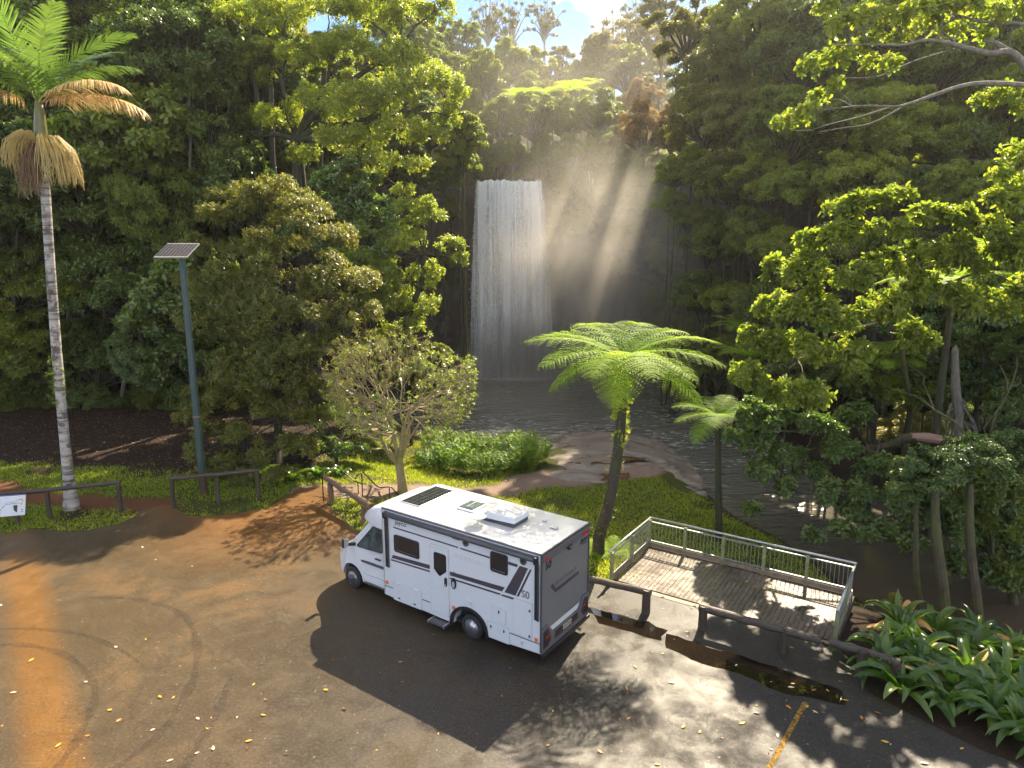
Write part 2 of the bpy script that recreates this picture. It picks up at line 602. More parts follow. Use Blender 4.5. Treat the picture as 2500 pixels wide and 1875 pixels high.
t = Nt('ground_soil_and_lawn')
at = t.n('Attribute', attribute_name='cover')
sep = t.n('SeparateColor')
t.l(at.outputs['Color'], sep.inputs['Color'])
n1 = t.noise(1.7, 6, .65, t.pos())
n2 = t.noise(16, 5, .7, t.pos())
n3 = t.noise(60, 3, .7, t.pos())
base = t.ramp(n1, [(.3, (.034, .045, .010)), (.55, (.058, .070, .014)), (.75, (.085, .075, .026))])
base = t.mix(t.ramp(n2, [(.45, 0.0), (.75, .5)]), base, (.07, .05, .022))
lit = t.ramp(n2, [(.3, (.014, .010, .008)), (.55, (.030, .020, .015)), (.68, (.060, .034, .018)), (.8, (.12, .075, .03))])
lit = t.mix(t.ramp(n3, [(.60, 0.0), (.68, .65)]), lit, (.11, .075, .04))
redc = t.ramp(n2, [(.3, (.085, .036, .018)), (.7, (.17, .082, .040))])
pinkc = t.ramp(n2, [(.3, (.15, .098, .075)), (.7, (.27, .20, .155))])
c = t.mix(sep.outputs['Blue'], base, lit)
c = t.mix(sep.outputs['Green'], c, pinkc)
c = t.mix(sep.outputs['Red'], c, redc)
hgt = t.math('ADD', t.math('MULTIPLY', n2, .6), t.math('MULTIPLY', n3, .4))
M_GROUND = t.fin(t.bsdf(c, t.ramp(n1, [(.3, .6), (.7, .9)]), 0, t.bump(hgt, .7, .06), .08))
ground = link_mesh('ground', np_mesh('ground', np.stack([GX, GY, GZ], -1).reshape(-1, 3), GF, M_GROUND, smooth=True, colors={'cover': cm}))
tag(ground, kind='structure')

# ------------------------------------------------------------------ asphalt car park (one sheet)
t = Nt('wet_asphalt')
P = t.pos()
big = t.noise(.32, 6, .62, P, .4)
med = t.noise(1.6, 6, .65, P, .3)
fine = t.noise(55, 3, .75, P)
grit = t.noise(170, 2, .8, P)
sx = t.n('SeparateXYZ')
t.l(P, sx.inputs[0])
X_, Y_ = sx.outputs[0], sx.outputs[1]
# greyer and blacker towards the deck, brown with washed-out sediment towards the left
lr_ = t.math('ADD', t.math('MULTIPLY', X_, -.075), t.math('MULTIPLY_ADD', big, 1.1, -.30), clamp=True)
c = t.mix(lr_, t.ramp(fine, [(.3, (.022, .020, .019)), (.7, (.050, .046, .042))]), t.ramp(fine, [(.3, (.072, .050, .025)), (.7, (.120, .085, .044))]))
# orange silt washed over the apron by the steps
dx = t.math('ADD', X_, 9.2)
dy = t.math('ADD', Y_, -26.2)
dd = t.math('SQRT', t.math('ADD', t.math('POWER', dx, 2), t.math('MULTIPLY', t.math('POWER', dy, 2), .9)))
dd = t.math('ADD', dd, t.math('MULTIPLY_ADD', med, 3.4, -1.7))
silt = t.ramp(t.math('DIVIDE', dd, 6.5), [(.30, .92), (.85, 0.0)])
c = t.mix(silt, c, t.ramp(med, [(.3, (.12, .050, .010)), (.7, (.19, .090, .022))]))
# orange silt track in the left corner: band about the line (-13.4,17.8)-(-9.3,12.4)
ex, ey = -.604, .797
al = t.math('ADD', t.math('MULTIPLY', t.math('ADD', X_, 9.35), ex), t.math('MULTIPLY', t.math('ADD', Y_, -12.4), ey))
ac = t.math('ABSOLUTE', t.math('ADD', t.math('MULTIPLY', t.math('ADD', X_, 9.35), ey), t.math('MULTIPLY', t.math('ADD', Y_, -12.4), -ex)))
ac = t.math('ADD', ac, t.math('MULTIPLY_ADD', med, .5, -.25))
band = t.math('MULTIPLY', t.ramp(ac, [(.25, .85), (.75, 0.0)]), t.ramp(t.math('DIVIDE', al, 16.0), [(.55, 1.0), (1.0, .25)]))
c = t.mix(band, c, t.ramp(fine, [(.3, (.155, .070, .012)), (.7, (.25, .120, .024))]))
# second band of washed silt on the far left
silt2 = t.math('MULTIPLY', t.ramp(big, [(.52, 0.0), (.70, .5)]), t.ramp(t.math('MULTIPLY_ADD', X_, -.1, 0.0), [(.35, 0.0), (.9, 1.0)]))
c = t.mix(silt2, c, (.20, .095, .026))
# moss by the log barriers
mm = t.math('MULTIPLY', t.ramp(t.noise(1.1, 5, .7, t.pos(loc=(3, 7, 0))), [(.60, 0.0), (.70, .7)]), t.ramp(t.math('ABSOLUTE', t.math('ADD', t.math('MULTIPLY', X_, .546), t.math('MULTIPLY_ADD', Y_, .838, -18.05))), [(.3, 1.0), (.9, 0.0)]))
c = t.mix(mm, c, (.045, .045, .010))
W = t.ramp(t.math('ADD', t.math('MULTIPLY', big, .6), t.math('MULTIPLY', med, .4)), [(.40, 1.0), (.49, .75), (.60, .12)])
W = t.math('MULTIPLY', W, t.math('SUBTRACT', 1.0, t.math('MULTIPLY', silt, .6)))
c = t.mix(t.math('MULTIPLY', W, .28), c, (.012, .010, .008))
rough = t.math('MULTIPLY_ADD', W, -.40, .68)
spec = t.math('MULTIPLY_ADD', W, .15, .10)
agg = t.noise(15, 4, .75, t.pos(loc=(2, 5, 0)))
bm_ = t.n('Bump')
bm_.inputs['Distance'].default_value = .012
t.l(t.math('MULTIPLY_ADD', W, -.28, .5), bm_.inputs['Strength'])
t.l(t.math('ADD', t.math('ADD', t.math('MULTIPLY', fine, .5), grit), t.math('MULTIPLY', agg, 1.6)), bm_.inputs['Height'])
c = t.mix(t.ramp(agg, [(.34, .45), (.50, 0.0)]), c, (.020, .016, .012))
c = t.mix(t.ramp(agg, [(.52, 0.0), (.70, .40)]), c, (.17, .14, .10))
speck = t.ramp(t.noise(11, 2, .5, t.pos(loc=(9, 4, 1))), [(.70, 0.0), (.735, .75)])
c = t.mix(speck, c, (.30, .25, .18))
crack = t.n('TexVoronoi', feature='DISTANCE_TO_EDGE')
crack.inputs['Scale'].default_value = .42
vn_ = t.n('VectorMath', operation='ADD')
nzv = t.n('TexNoise')
nzv.inputs['Scale'].default_value = 1.3
nzv.inputs['Detail'].default_value = 5
t.l(P, nzv.inputs['Vector'])
t.l(P, vn_.inputs[0]); t.l(nzv.outputs['Color'], vn_.inputs[1])
t.l(vn_.outputs[0], crack.inputs['Vector'])
ck = t.math('MULTIPLY', t.ramp(crack.outputs['Distance'], [(.0, .35), (.010, 0.0)]), t.ramp(big, [(.45, 1.0), (.58, 0.0)]))
c = t.mix(ck, c, (.012, .010, .009))
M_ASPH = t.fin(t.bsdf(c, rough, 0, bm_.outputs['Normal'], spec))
ax = np.concatenate([np.linspace(-90, -26, 20)[:-1], np.arange(-26, 16, .5), np.linspace(16, 30, 10)])
asph_mb = bmesh.new()
vs = [asph_mb.verts.new((x + .06 * math.sin(i * 2.3), y, 0.0)) for i, (x, y) in enumerate(ASPH)]
f0 = asph_mb.faces.new(vs)
bmesh.ops.triangulate(asph_mb, faces=[f0])
me = bpy.data.meshes.new('car_park')
asph_mb.to_mesh(me)
asph_mb.free()
me.materials.append(M_ASPH)
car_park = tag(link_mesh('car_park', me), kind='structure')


def sheet(name, pts, z, mat, sub=0.25, wob=0.06, seed=1):
    """irregular flat sheet on the ground"""
    out = []
    n = len(pts)
    for i in range(n):
        a, b = Vector(pts[i]), Vector(pts[(i + 1) % n])
        m = max(1, int((b - a).length / sub))
        for k in range(m):
            p = a.lerp(b, k / m)
            q = fbm(p.x * 2.2, p.y * 2.2, 0, seed, 3) - .5
            r = fbm(p.x * 2.2, p.y * 2.2, 5, seed + 9, 3) - .5
            out.append((p.x + float(q) * wob * 4, p.y + float(r) * wob * 4, z))
    bm = bmesh.new()
    f = bm.faces.new([bm.verts.new(p) for p in out])
    bmesh.ops.triangulate(bm, faces=[f])
    bmesh.ops.recalc_face_normals(bm, faces=bm.faces)
    for f in bm.faces:
        if f.normal.z < 0:
            f.normal_flip()
    me = bpy.data.meshes.new(name)
    bm.to_mesh(me)
    bm.free()
    me.materials.append(mat)
    return tag(link_mesh(name, me), kind='structure')


t = Nt('puddle_water')
M_PUD = t.fin(t.bsdf(t.ramp(t.noise(2, 4, .6, t.pos()), [(.3, (.008, .006, .004)), (.7, (.016, .010, .006))]), .03, 0, t.bump(t.noise(3, 3, .5, t.pos()), .02, .02), .6))
sheet('puddle', [(2.2, 18.75), (3.1, 18.35), (3.85, 17.95), (4.35, 17.5), (4.0, 17.05), (3.3, 17.45), (2.5, 17.85)], .004, M_PUD, .15, .07, 3)
sheet('puddle', [(4.25, 17.35), (5.1, 16.75), (5.85, 16.35), (7.09, 15.5), (7.95, 14.85), (7.75, 14.35), (7.2, 14.45), (6.35, 14.85), (5.42, 15.6), (4.6, 16.15), (4.1, 16.6)], .004, M_PUD, .15, .07, 7)

# faded yellow bay line
t = Nt('worn_yellow_paint')
wear = t.ramp(t.noise(14, 6, .75, t.pos()), [(.42, 0.0), (.62, 1.0)])
yp = t.bsdf(t.mix(wear, (.05, .045, .035), (.40, .21, .02)), .9, 0, None, .1)
M_YEL = t.fin(yp)
d = Vector((6.85 - 4.9, 14.45 - 11.9, 0)).normalized()
s = Vector((-d.y, d.x, 0)) * .055
a, b = Vector((3.9, 10.6, .004)), Vector((6.85, 14.45, .004))
mb = MB().add([a - s, b - s, b + s, a + s], [(0, 1, 2, 3)])
tag(mb.build('painted_line', M_YEL), kind='structure')

# tyre marks
t = Nt('tyre_rubber_marks')
tr = t.n('BsdfTransparent')
pb = t.bsdf((.022, .020, .020), .45)
mx = t.n('MixShader')
t.l(t.ramp(t.noise(9, 6, .75, t.pos()), [(.38, .04), (.72, .36)]), mx.inputs[0])
t.l(tr.outputs[0], mx.inputs[1])
t.l(pb, mx.inputs[2])
M_TYRE = t.fin(mx.outputs[0])


def strip(name, pts, w, z, mat):
    P2 = [Vector((*p, z)) for p in pts]
    # catmull-rom
    Q = []
    ext = [P2[0] * 2 - P2[1]] + P2 + [P2[-1] * 2 - P2[-2]]
    for i in range(1, len(ext) - 2):
        for k in range(8):
            u = k / 8
            p0, p1, p2, p3 = ext[i - 1:i + 3]
            Q.append(.5 * ((2 * p1) + (p2 - p0) * u + (2 * p0 - 5 * p1 + 4 * p2 - p3) * u * u + (3 * p1 - p0 - 3 * p2 + p3) * u ** 3))
    Q.append(P2[-1])
    vs, fs = [], []
    for i, p in enumerate(Q):
        T = (Q[min(i + 1, len(Q) - 1)] - Q[max(i - 1, 0)]).normalized()
        ww = w * (.6 + .5 * math.sin(i * .35) ** 2) * min(1, (i + 1) / 8, (len(Q) - i) / 8)
        S = Vector((-T.y, T.x, 0)) * ww / 2
        vs += [p - S, p + S]
        if i:
            fs.append((2 * i - 2, 2 * i - 1, 2 * i + 1, 2 * i))
    return tag(MB().add(vs, fs).build(name, mat), kind='structure')


strip('tyre_mark', [(-13.0, 19.3), (-11.83, 19.33), (-10.34, 18.87), (-9.27, 18.11), (-8.36, 16.74), (-7.79, 15.08), (-7.68, 13.47), (-8.08, 12.4), (-8.8, 11.2)], .22, .0035, M_TYRE)
strip('tyre_mark', [(-15.5, 17.4), (-13.87, 17.6), (-12.04, 17.39), (-10.53, 16.7), (-9.34, 15.88)], .16, .0035, M_TYRE)
strip('tyre_mark', [(-15, 16.6), (-13.64, 16.79), (-12.72, 16.74), (-11.43, 16.23), (-10.24, 15.21), (-9.71, 14.36), (-9.41, 13.27), (-9.3, 12.4), (-9.5, 11.3)], .2, .0035, M_TYRE)
strip('tyre_mark', [(-6.95, 15.6), (-6.84, 14.81), (-6.7, 14.0), (-6.69, 13.14), (-6.7, 12.4), (-6.9, 11.3)], .22, .0035, M_TYRE)

# ------------------------------------------------------------------ pool and creek
t = Nt('pool_water')
P = t.pos()
w1 = t.noise(1.0, 1.5, .5, t.pos((.55, 1.7, 1)), .5)
w2 = t.noise(2.2, 1.0, .5, t.pos((.6, 1.7, 1)), .3)
sx = t.n('SeparateXYZ')
t.l(P, sx.inputs[0])
calm = t.ramp(t.math('DIVIDE', t.math('ADD', sx.outputs[1], t.math('MULTIPLY', sx.outputs[0], -.9)), 40.0), [(.32, .06), (.62, 1.0)])
bmp = t.n('Bump')
bmp.inputs['Distance'].default_value = .30
t.l(calm, bmp.inputs['Strength'])
w3 = t.noise(9.0, 3, .6, t.pos((1.0, 1.7, 1)), .3)
t.l(t.math('ADD', w1, t.math('ADD', t.math('MULTIPLY', w2, .55), t.math('MULTIPLY', w3, .05))), bmp.inputs['Height'])
mud = t.ramp(t.math('DIVIDE', sx.outputs[1], 50.0), [(.35, (.075, .050, .028)), (.75, (.12, .12, .098))])
M_WATER = t.fin(t.bsdf(mud, .06, 0, bmp.outputs['Normal'], .55))
me = np_mesh('pool', np.array([(-14, 4, WATER_Z), (85, 4, WATER_Z), (85, 70, WATER_Z), (-14, 70, WATER_Z)]), np.array([[0, 1, 2, 3]]), M_WATER)
tag(link_mesh('pool', me), kind='structure')

# ------------------------------------------------------------------ rock shelf by the water
t = Nt('wet_basalt_shelf')
n1 = t.noise(.8, 6, .65, t.pos((1, 2.2, 1)), .5)
n2 = t.noise(7, 6, .7, t.pos())
c = t.ramp(n1, [(.28, (.075, .060, .045)), (.5, (.17, .138, .108)), (.72, (.27, .225, .18))])
c = t.mix(t.ramp(n2, [(.55, 0.0), (.75, .6)]), c, (.07, .045, .03))
M_ROCK = t.fin(t.bsdf(c, t.ramp(n1, [(.35, .22), (.6, .5)]), 0, t.bump(t.math('ADD', n1, t.math('MULTIPLY', n2, .5)), .6, .1), .5))
SHELF = [(1.0, 34.6), (1.6, 37.5), (2.0, 40.2), (3.2, 43.2), (5.0, 44.9), (7.4, 44.3), (9.4, 42.0), (10.3, 38.5), (10.1, 35.0), (9.6, 32.8), (8.4, 33.0), (7.6, 36.0), (6.8, 37.6), (6.2, 35.4), (4.8, 33.9), (2.6, 33.5)]
rx, ry = np.meshgrid(np.arange(-1, 12, .16), np.arange(31, 47, .16))
sdk = sd_poly(rx, ry, SHELF)
lay = (rx * .35 + ry * .9 + 1.6 * fbm(rx * .3, ry * .3, 0, 31, 3)) * 1.1
terr = np.floor(lay) + smoothstep(.7, 1.0, lay - np.floor(lay))
rz = -1.78 + .34 * smoothstep(0, 2.0, -sdk) + .09 * np.sin(terr * 2.1) + .22 * (fbm(rx * .6, ry * .6, 0, 33, 4) - .5)
rz = rz + .07 * (smoothstep(.7, 1, lay - np.floor(lay)))
rz = np.where(sdk > 0, rz - np.minimum(sdk * 1.6, 2.2), rz)
zg = heights(rx, ry)
dpk = sd_poly(rx, ry, POOL)
rz = np.where(dpk > .8, np.minimum(rz, zg + .16), rz)
ri = np.arange(rx.size).reshape(rx.shape)
RF = np.stack([ri[:-1, :-1], ri[:-1, 1:], ri[1:, 1:], ri[1:, :-1]], -1).reshape(-1, 4)
keep = (sdk[:-1, :-1] < 1.2).ravel()
rock = link_mesh('rock_shelf', np_mesh('rock_shelf', np.stack([rx, ry, rz], -1).reshape(-1, 3), RF[keep], M_ROCK, smooth=True))
tag(rock, 'wet layered brown rock shelf running out into the pool behind the tree fern', 'rock')


def rock_z(x, y):
    j = int(round((x + 1) / .16))
    i = int(round((y - 31) / .16))
    return float(rz[min(max(i, 0), rz.shape[0] - 1), min(max(j, 0), rz.shape[1] - 1)])


M_MUDPUD = m_plain('muddy_puddle', (.11, .052, .020), .06, var=.2, scale=1.5)
for pts in ([(2.4, 34.9), (4.2, 35.6), (6.4, 35.9), (6.2, 35.0), (4.4, 34.6)], [(4.4, 38.0), (6.4, 38.4), (8.0, 37.9), (6.3, 37.4)], [(2.8, 37.2), (4.6, 37.3), (5.8, 36.9), (4.2, 36.6)]):
    zz = max(rock_z(*p) for p in pts) * .5 + sum(rock_z(*p) for p in pts) / len(pts) * .5 + .03
    sheet('puddle', pts, zz, M_MUDPUD, .3, .16, 5)

# ------------------------------------------------------------------ cliff
CL = [(-19, 55), (-14.5, 57.5), (-11, 61), (-8.5, 65), (-5, 67.2), (0, 67.8), (5, 67.4), (9.5, 66.6), (14.5, 64.6), (18.8, 61), (20.8, 55), (22.5, 49), (26.5, 44), (33, 41)]


def catmull(pts, k):
    P2 = [Vector((p[0], p[1], p[2] if len(p) > 2 else 0)) for p in pts]
    ext = [P2[0] * 2 - P2[1]] + P2 + [P2[-1] * 2 - P2[-2]]
    Q = []
    for i in range(1, len(ext) - 2):
        p0, p1, p2, p3 = ext[i - 1:i + 3]
        for j in range(k):
            u = j / k
            Q.append(.5 * ((2 * p1) + (p2 - p0) * u + (2 * p0 - 5 * p1 + 4 * p2 - p3) * u * u + (3 * p1 - p0 - 3 * p2 + p3) * u ** 3))
    Q.append(P2[-1])
    return Q


cq = catmull(CL, 22)
ncol, nrow = len(cq), 90
cx = np.array([p.x for p in cq])
cyy = np.array([p.y for p in cq])
tx, ty = np.gradient(cx), np.gradient(cyy)
ln = np.hypot(tx, ty)
ox, oy = ty / ln, -tx / ln                       # towards the pool
arc = np.concatenate([[0], np.cumsum(np.hypot(np.diff(cx), np.diff(cyy)))])
ztop = 15.75 - 3.2 * smoothstep(-9, -17, cx) - 3.5 * smoothstep(20, 27, cx)
tt = np.linspace(0, 1, nrow)
ZZ = -3.2 + (ztop[None, :] + 3.2) * tt[:, None]
S2 = np.broadcast_to(arc[None, :], ZZ.shape)
colu = fbm(S2 * 1.1, ZZ * .12, 0, 41, 4) - .5
ledge = fbm(S2 * .12, ZZ * .55, 0, 47, 4) - .5
small = fbm(S2 * 2.6, ZZ * 2.2, 0, 53, 3) - .5
over = .9 * np.sin(np.clip(tt, 0, 1) * PI)[:, None] * -1.0            # undercut behind the fall
disp = 1.5 * colu + 1.6 * ledge + .5 * small + over
CX = cx[None, :] + ox[None, :] * disp
CYm = cyy[None, :] + oy[None, :] * disp
lipx = cx - ox * 5
lipy = cyy - oy * 5
CV = np.concatenate([np.stack([CX, CYm, ZZ], -1), np.stack([lipx, lipy, ztop - .3], -1)[None]], 0)
ci = np.arange(CV.shape[0] * ncol).reshape(CV.shape[0], ncol)
CF = np.stack([ci[:-1, :-1], ci[:-1, 1:], ci[1:, 1:], ci[1:, :-1]], -1).reshape(-1, 4)
t = Nt('basalt_cliff')
n1 = t.noise(.35, 6, .65, t.pos((1, 1, .5)))
n2 = t.noise(2.6, 6, .7, t.pos((1, 1, .6)))
c = t.ramp(n2, [(.3, (.022, .018, .016)), (.55, (.055, .044, .038)), (.75, (.10, .080, .066))])
c = t.mix(t.ramp(n1, [(.46, 0.0), (.60, .75)]), c, (.040, .045, .016))
M_CLIFF = t.fin(t.bsdf(c, t.ramp(n2, [(.3, .35), (.7, .7)]), 0, t.bump(n2, .8, .2), .4))
tag(link_mesh('cliff', np_mesh('cliff', CV.reshape(-1, 3), CF, M_CLIFF, smooth=True)), kind='structure')

# ------------------------------------------------------------------ waterfall
t = Nt('falling_water')
oi = t.n('ObjectInfo')
off = t.math('MULTIPLY', oi.outputs['Random'], 40)
v = t.n('VectorMath', operation='ADD')
geo = t.n('NewGeometry')
cmb = t.n('CombineXYZ')
t.l(off, cmb.inputs[0]); t.l(off, cmb.inputs[2])
t.l(geo.outputs['Position'], v.inputs[0]); t.l(cmb.outputs[0], v.inputs[1])


def mapped(sc):
    mp = t.n('Mapping')
    mp.inputs['Scale'].default_value = sc
    t.l(v.outputs[0], mp.inputs['Vector'])
    return mp.outputs[0]


st = t.noise(1.0, 4, .6, mapped((1.5, .1, .03)))
md = t.noise(1.0, 5, .65, mapped((4.2, .1, .42)), .3)
fi = t.noise(1.0, 4, .75, mapped((9.0, 1, 3.4)), .5)
sz = t.n('SeparateXYZ')
t.l(geo.outputs['Position'], sz.inputs[0])
body = t.math('ADD', t.math('MULTIPLY', st, 2.4), t.math('ADD', t.math('MULTIPLY', md, .55), t.math('MULTIPLY', fi, .4)))
edge = t.math('ADD', body, t.math('MULTIPLY', t.n('Attribute', attribute_name='edge').outputs['Fac'], -.55))
alpha = t.ramp(t.math('DIVIDE', edge, 3.35), [(.39, .04), (.46, .5), (.52, 1.0)])
wb = t.bsdf((.93, .935, .94), .45, 0, t.bump(fi, .5, .1), .5)
trn = t.n('BsdfTranslucent')
trn.inputs['Color'].default_value = (.95, .95, .95, 1)
m1 = t.n('MixShader')
m1.inputs[0].default_value = .5
t.l(wb, m1.inputs[1]); t.l(trn.outputs[0], m1.inputs[2])
tp = t.n('BsdfTransparent')
m2 = t.n('MixShader')
t.l(alpha, m2.inputs[0]); t.l(tp.outputs[0], m2.inputs[1]); t.l(m1.outputs[0], m2.inputs[2])
M_FALL = t.fin(m2.outputs[0])
fall = empty('waterfall', (0, 64.4, WATER_Z))
tag(fall, 'tall white waterfall dropping in a straight curtain from the cliff lip into the pool', 'waterfall')
for L in range(3):
    ns, nt_ = 60, 70
    s_ = np.linspace(0, 1, ns)[None, :] * np.ones((nt_, 1))
    t_ = np.linspace(0, 1, nt_)[:, None] * np.ones((1, ns))
    xl = -3.22 - .65 * t_ ** .7
    xr = 2.62 + 1.35 * t_ ** .8
    wobx = .12 * (fbm(s_ * 9, t_ * 1.5, L, 61, 3) - .5)
    FX = xl + (xr - xl) * s_ + wobx
    FZ = 15.95 - 17.9 * t_ ** 1.15 + .5 * (fbm(s_ * 16, 0, L, 3, 3) - .55) * (1 - smoothstep(0, .06, t_))
    FY = 65.6 - .38 * L - 1.5 * np.sqrt(t_) + .5 * (fbm(s_ * 7, t_ * 1.2, L, 67, 3) - .5) - 1.0 * (.25 - (s_ - .5) ** 2) * t_
    lip = np.stack([FX[0], FY[0] + 3.5, FZ[0] + .12], -1)[None]
    FV = np.concatenate([lip, np.stack([FX, FY, FZ], -1)], 0) - np.array([0, 64.4, WATER_Z])
    ed = np.concatenate([np.zeros((1, ns)), smoothstep(.40, .5, np.abs(s_ - .5)) * .7 + (.28 * L - .15) * smoothstep(.0, 1, t_)], 0)
    fi_ = np.arange(FV.shape[0] * ns).reshape(FV.shape[0], ns)
    FF = np.stack([fi_[:-1, :-1], fi_[:-1, 1:], fi_[1:, 1:], fi_[1:, :-1]], -1).reshape(-1, 4)
    link_mesh('falling_sheet', np_mesh('falling_sheet', FV.reshape(-1, 3), FF, M_FALL, smooth=True, attrs={'edge': ed.ravel()}), fall)
# loose drops and spray thrown off the curtain
ND = 7000
q = rng.random(ND)
tz = rng.random(ND) ** .8
side = rng.normal(0, .12, ND)
px = -3.3 - .9 * tz + (5.95 + 2.7 * tz) * np.clip(q + side * .1, -.03, 1.03)
streak = fbm(px * 1.3, 0, 0, 71, 3)
keep = streak + rng.normal(0, .1, ND) > .46
px, tz = px[keep], tz[keep]
n_ = len(px)
pz = 15.9 - 17.7 * tz
py = 64.9 - 1.6 * np.sqrt(tz) - rng.random(n_) * 1.1
C = np.stack([px, py, pz], -1) - np.array([0, 64.4, WATER_Z])
sz_ = .014 + .04 * rng.random(n_) ** 2
vv = np.array([(1, 0, 0), (-.5, .87, 0), (-.5, -.87, 0), (0, 0, 2.8)], float)
DV = (C[:, None, :] + vv[None] * sz_[:, None, None]).reshape(-1, 3)
DF = (np.arange(n_)[:, None, None] * 4 + np.array([(0, 1, 3), (1, 2, 3), (2, 0, 3), (0, 2, 1)])[None]).reshape(-1, 3)
t = Nt('white_drops')
M_DROP = t.fin(t.bsdf((.85, .86, .88), .4))
o = link_mesh('drops', np_mesh('drops', DV, DF, M_DROP), fall)
o['kind'] = 'stuff'
# white water where it lands
t = Nt('white_water')
fo = t.noise(2.4, 6, .75, t.pos((1, 1.6, 1)), .6)
rad = t.n('Attribute', attribute_name='edge').outputs['Fac']
al = t.ramp(t.math('SUBTRACT', t.math('ADD', fo, .34), t.math('MULTIPLY', rad, .85)), [(.30, 0.0), (.55, .95)])
m2 = t.n('MixShader')
t.l(al, m2.inputs[0])
t.l(t.n('BsdfTransparent').outputs[0], m2.inputs[1])
t.l(t.bsdf((.78, .80, .82), .5, 0, t.bump(fo, .5, .1)), m2.inputs[2])
M_FOAM = t.fin(m2.outputs[0])
aa, rr = np.meshgrid(np.linspace(0, 2 * PI, 64, endpoint=False), np.linspace(0, 1, 10))
fx, fy = 6.6 * rr * np.cos(aa) + .2, 2.8 * rr * np.sin(aa) - .9
fz = .03 + .28 * np.maximum(0, 1 - rr * 1.3) * fbm(fx * 1.5, fy * 1.5, 0, 77, 3)
fi_ = np.arange(aa.size).reshape(aa.shape)
FF = np.stack([fi_[:-1], np.roll(fi_, -1, 1)[:-1], np.roll(fi_, -1, 1)[1:], fi_[1:]], -1).reshape(-1, 4)
link_mesh('splash_foam', np_mesh('splash_foam', np.stack([fx, fy, fz], -1).reshape(-1, 3), FF, M_FOAM, smooth=True, attrs={'edge': rr.ravel()}), fall)

R70 = np.random.default_rng(70)
nf = 2600
fx, fy = R70.uniform(-6, 16, nf), 37 + 26 * R70.random(nf) ** 1.3
kk = (sd_poly(fx, fy, POOL) < -.25) & (fbm(fx * .35, fy * .5, 0, 81, 3) + R70.normal(0, .08, nf) > .5)
fx, fy = fx[kk], fy[kk]
n_ = len(fx)
ll, ww = R70.uniform(.06, .30, n_), R70.uniform(.015, .045, n_)
Cc = np.stack([fx, fy, np.full(n_, WATER_Z + .012)], -1)
q_ = np.array([(-1, 0), (-.3, -1), (.5, -.8), (1, 0), (.4, 1), (-.5, .8)], float)
FVv = Cc[:, None] + np.stack([q_[None, :, 0] * ll[:, None], q_[None, :, 1] * ww[:, None], np.zeros((n_, 6))], -1)
t = Nt('glint_fleck')
M_FL = t.fin(t.bsdf((.62, .63, .62), .4))  # pale flat flecks modelled as glints of light on the ripples
fl = link_mesh('glint_flecks', np_mesh('glint_flecks', FVv.reshape(-1, 3), np.arange(n_ * 6).reshape(-1, 6), M_FL))
tag(fl, 'white foam flecks laid as sun sparkle on the pool below the waterfall', 'glint', kind='stuff')
# ------------------------------------------------------------------ motorhome
t = Nt('white_gelcoat')
d1 = t.noise(1.2, 6, .7, t.pos((1, 1, .25), obj=True))
t_c = t.mix(t.ramp(d1, [(.55, 0.0), (.8, .35)]), (.61, .62, .63), (.50, .485, .455))
M_WHITE = t.fin(t.bsdf(t_c, t.math('MULTIPLY_ADD', d1, .15, .16), 0, None, .5, .25))
t = Nt('white_roof_sheet')
d1 = t.noise(.9, 6, .7, t.pos(obj=True))
M_ROOF = t.fin(t.bsdf(t.ramp(d1, [(.3, (.62, .62, .62)), (.75, (.54, .53, .51))]), t.math('MULTIPLY_ADD', d1, .22, .04), 0, None, .5, .3))
M_BLACK = m_plain('black_plastic', (.014, .014, .016), .38, var=.2)
M_CHAR = m_plain('charcoal_metal', (.060, .060, .066), .35, var=.12)
M_GREYTRIM = m_plain('grey_trim', (.10, .095, .105), .4, var=.1)
M_SEAM = m_plain('panel_seam', (.42, .43, .44), .5, var=.1)
M_DECAL = m_plain('aubergine_decal', (.055, .045, .056), .4, var=.06)
M_PALE = m_plain('pale_lettering', (.50, .50, .51), .4, var=.03)
M_GLASS = m_plain('dark_window_glass', (.008, .009, .011), .06, var=.3, coat=.5)
t = Nt('cab_glass')
M_CABGL = t.fin(t.bsdf(t.ramp(t.noise(2.0, 3, .5, t.pos(obj=True)), [(.4, (.010, .014, .015)), (.6, (.05, .085, .085))]), .05, 0, None, .6))
M_RUB = m_plain('tyre_rubber', (.020, .020, .021), .75, var=.2, bump=.2, bscale=60)
M_RIM = m_plain('silver_rim', (.55, .55, .56), .35, .8, var=.12)
M_RED = m_plain('red_lens', (.50, .008, .012), .15, var=.1)
M_AMB = m_plain('amber_lens', (.80, .17, .02), .2, var=.1)
M_LAMP = m_plain('clear_lens', (.42, .42, .44), .12, var=.25, scale=20)
M_CELL = m_plain('solar_cell', (.016, .018, .026), .15, var=.25, scale=3)
M_ALU = m_plain('aluminium', (.60, .60, .60), .35, .7, var=.08)
M_CREAM = m_plain('cream_dish', (.66, .66, .56), .45, var=.05)
M_PLATE = m_plain('plate_cream', (.42, .40, .30), .5, var=.05)

VYAW = 2.533
van = empty('motorhome', (1.396, 16.7245, 0), VYAW)
tag(van, 'white motorhome with dark stripes, solar panel and roll-out awning parked on the wet asphalt', 'motorhome')
YS = 1.2                                      # half width of the living box


def rrect(x0, x1, z0, z1, r, n=4):
    out = []
    for cx, cz, a0 in ((x1 - r, z1 - r, 0), (x0 + r, z1 - r, 90), (x0 + r, z0 + r, 180), (x1 - r, z0 + r, 270)):
        for k in range(n + 1):
            a = math.radians(a0 + 90 * k / n)
            out.append((cx + r * math.cos(a), cz + r * math.sin(a)))
    return out


def side(pts, y0, y1):
    """prism on the side wall from x,z outline"""
    return MB().prism([(x, y0, z) for x, z in pts], [(x, y1, z) for x, z in pts])


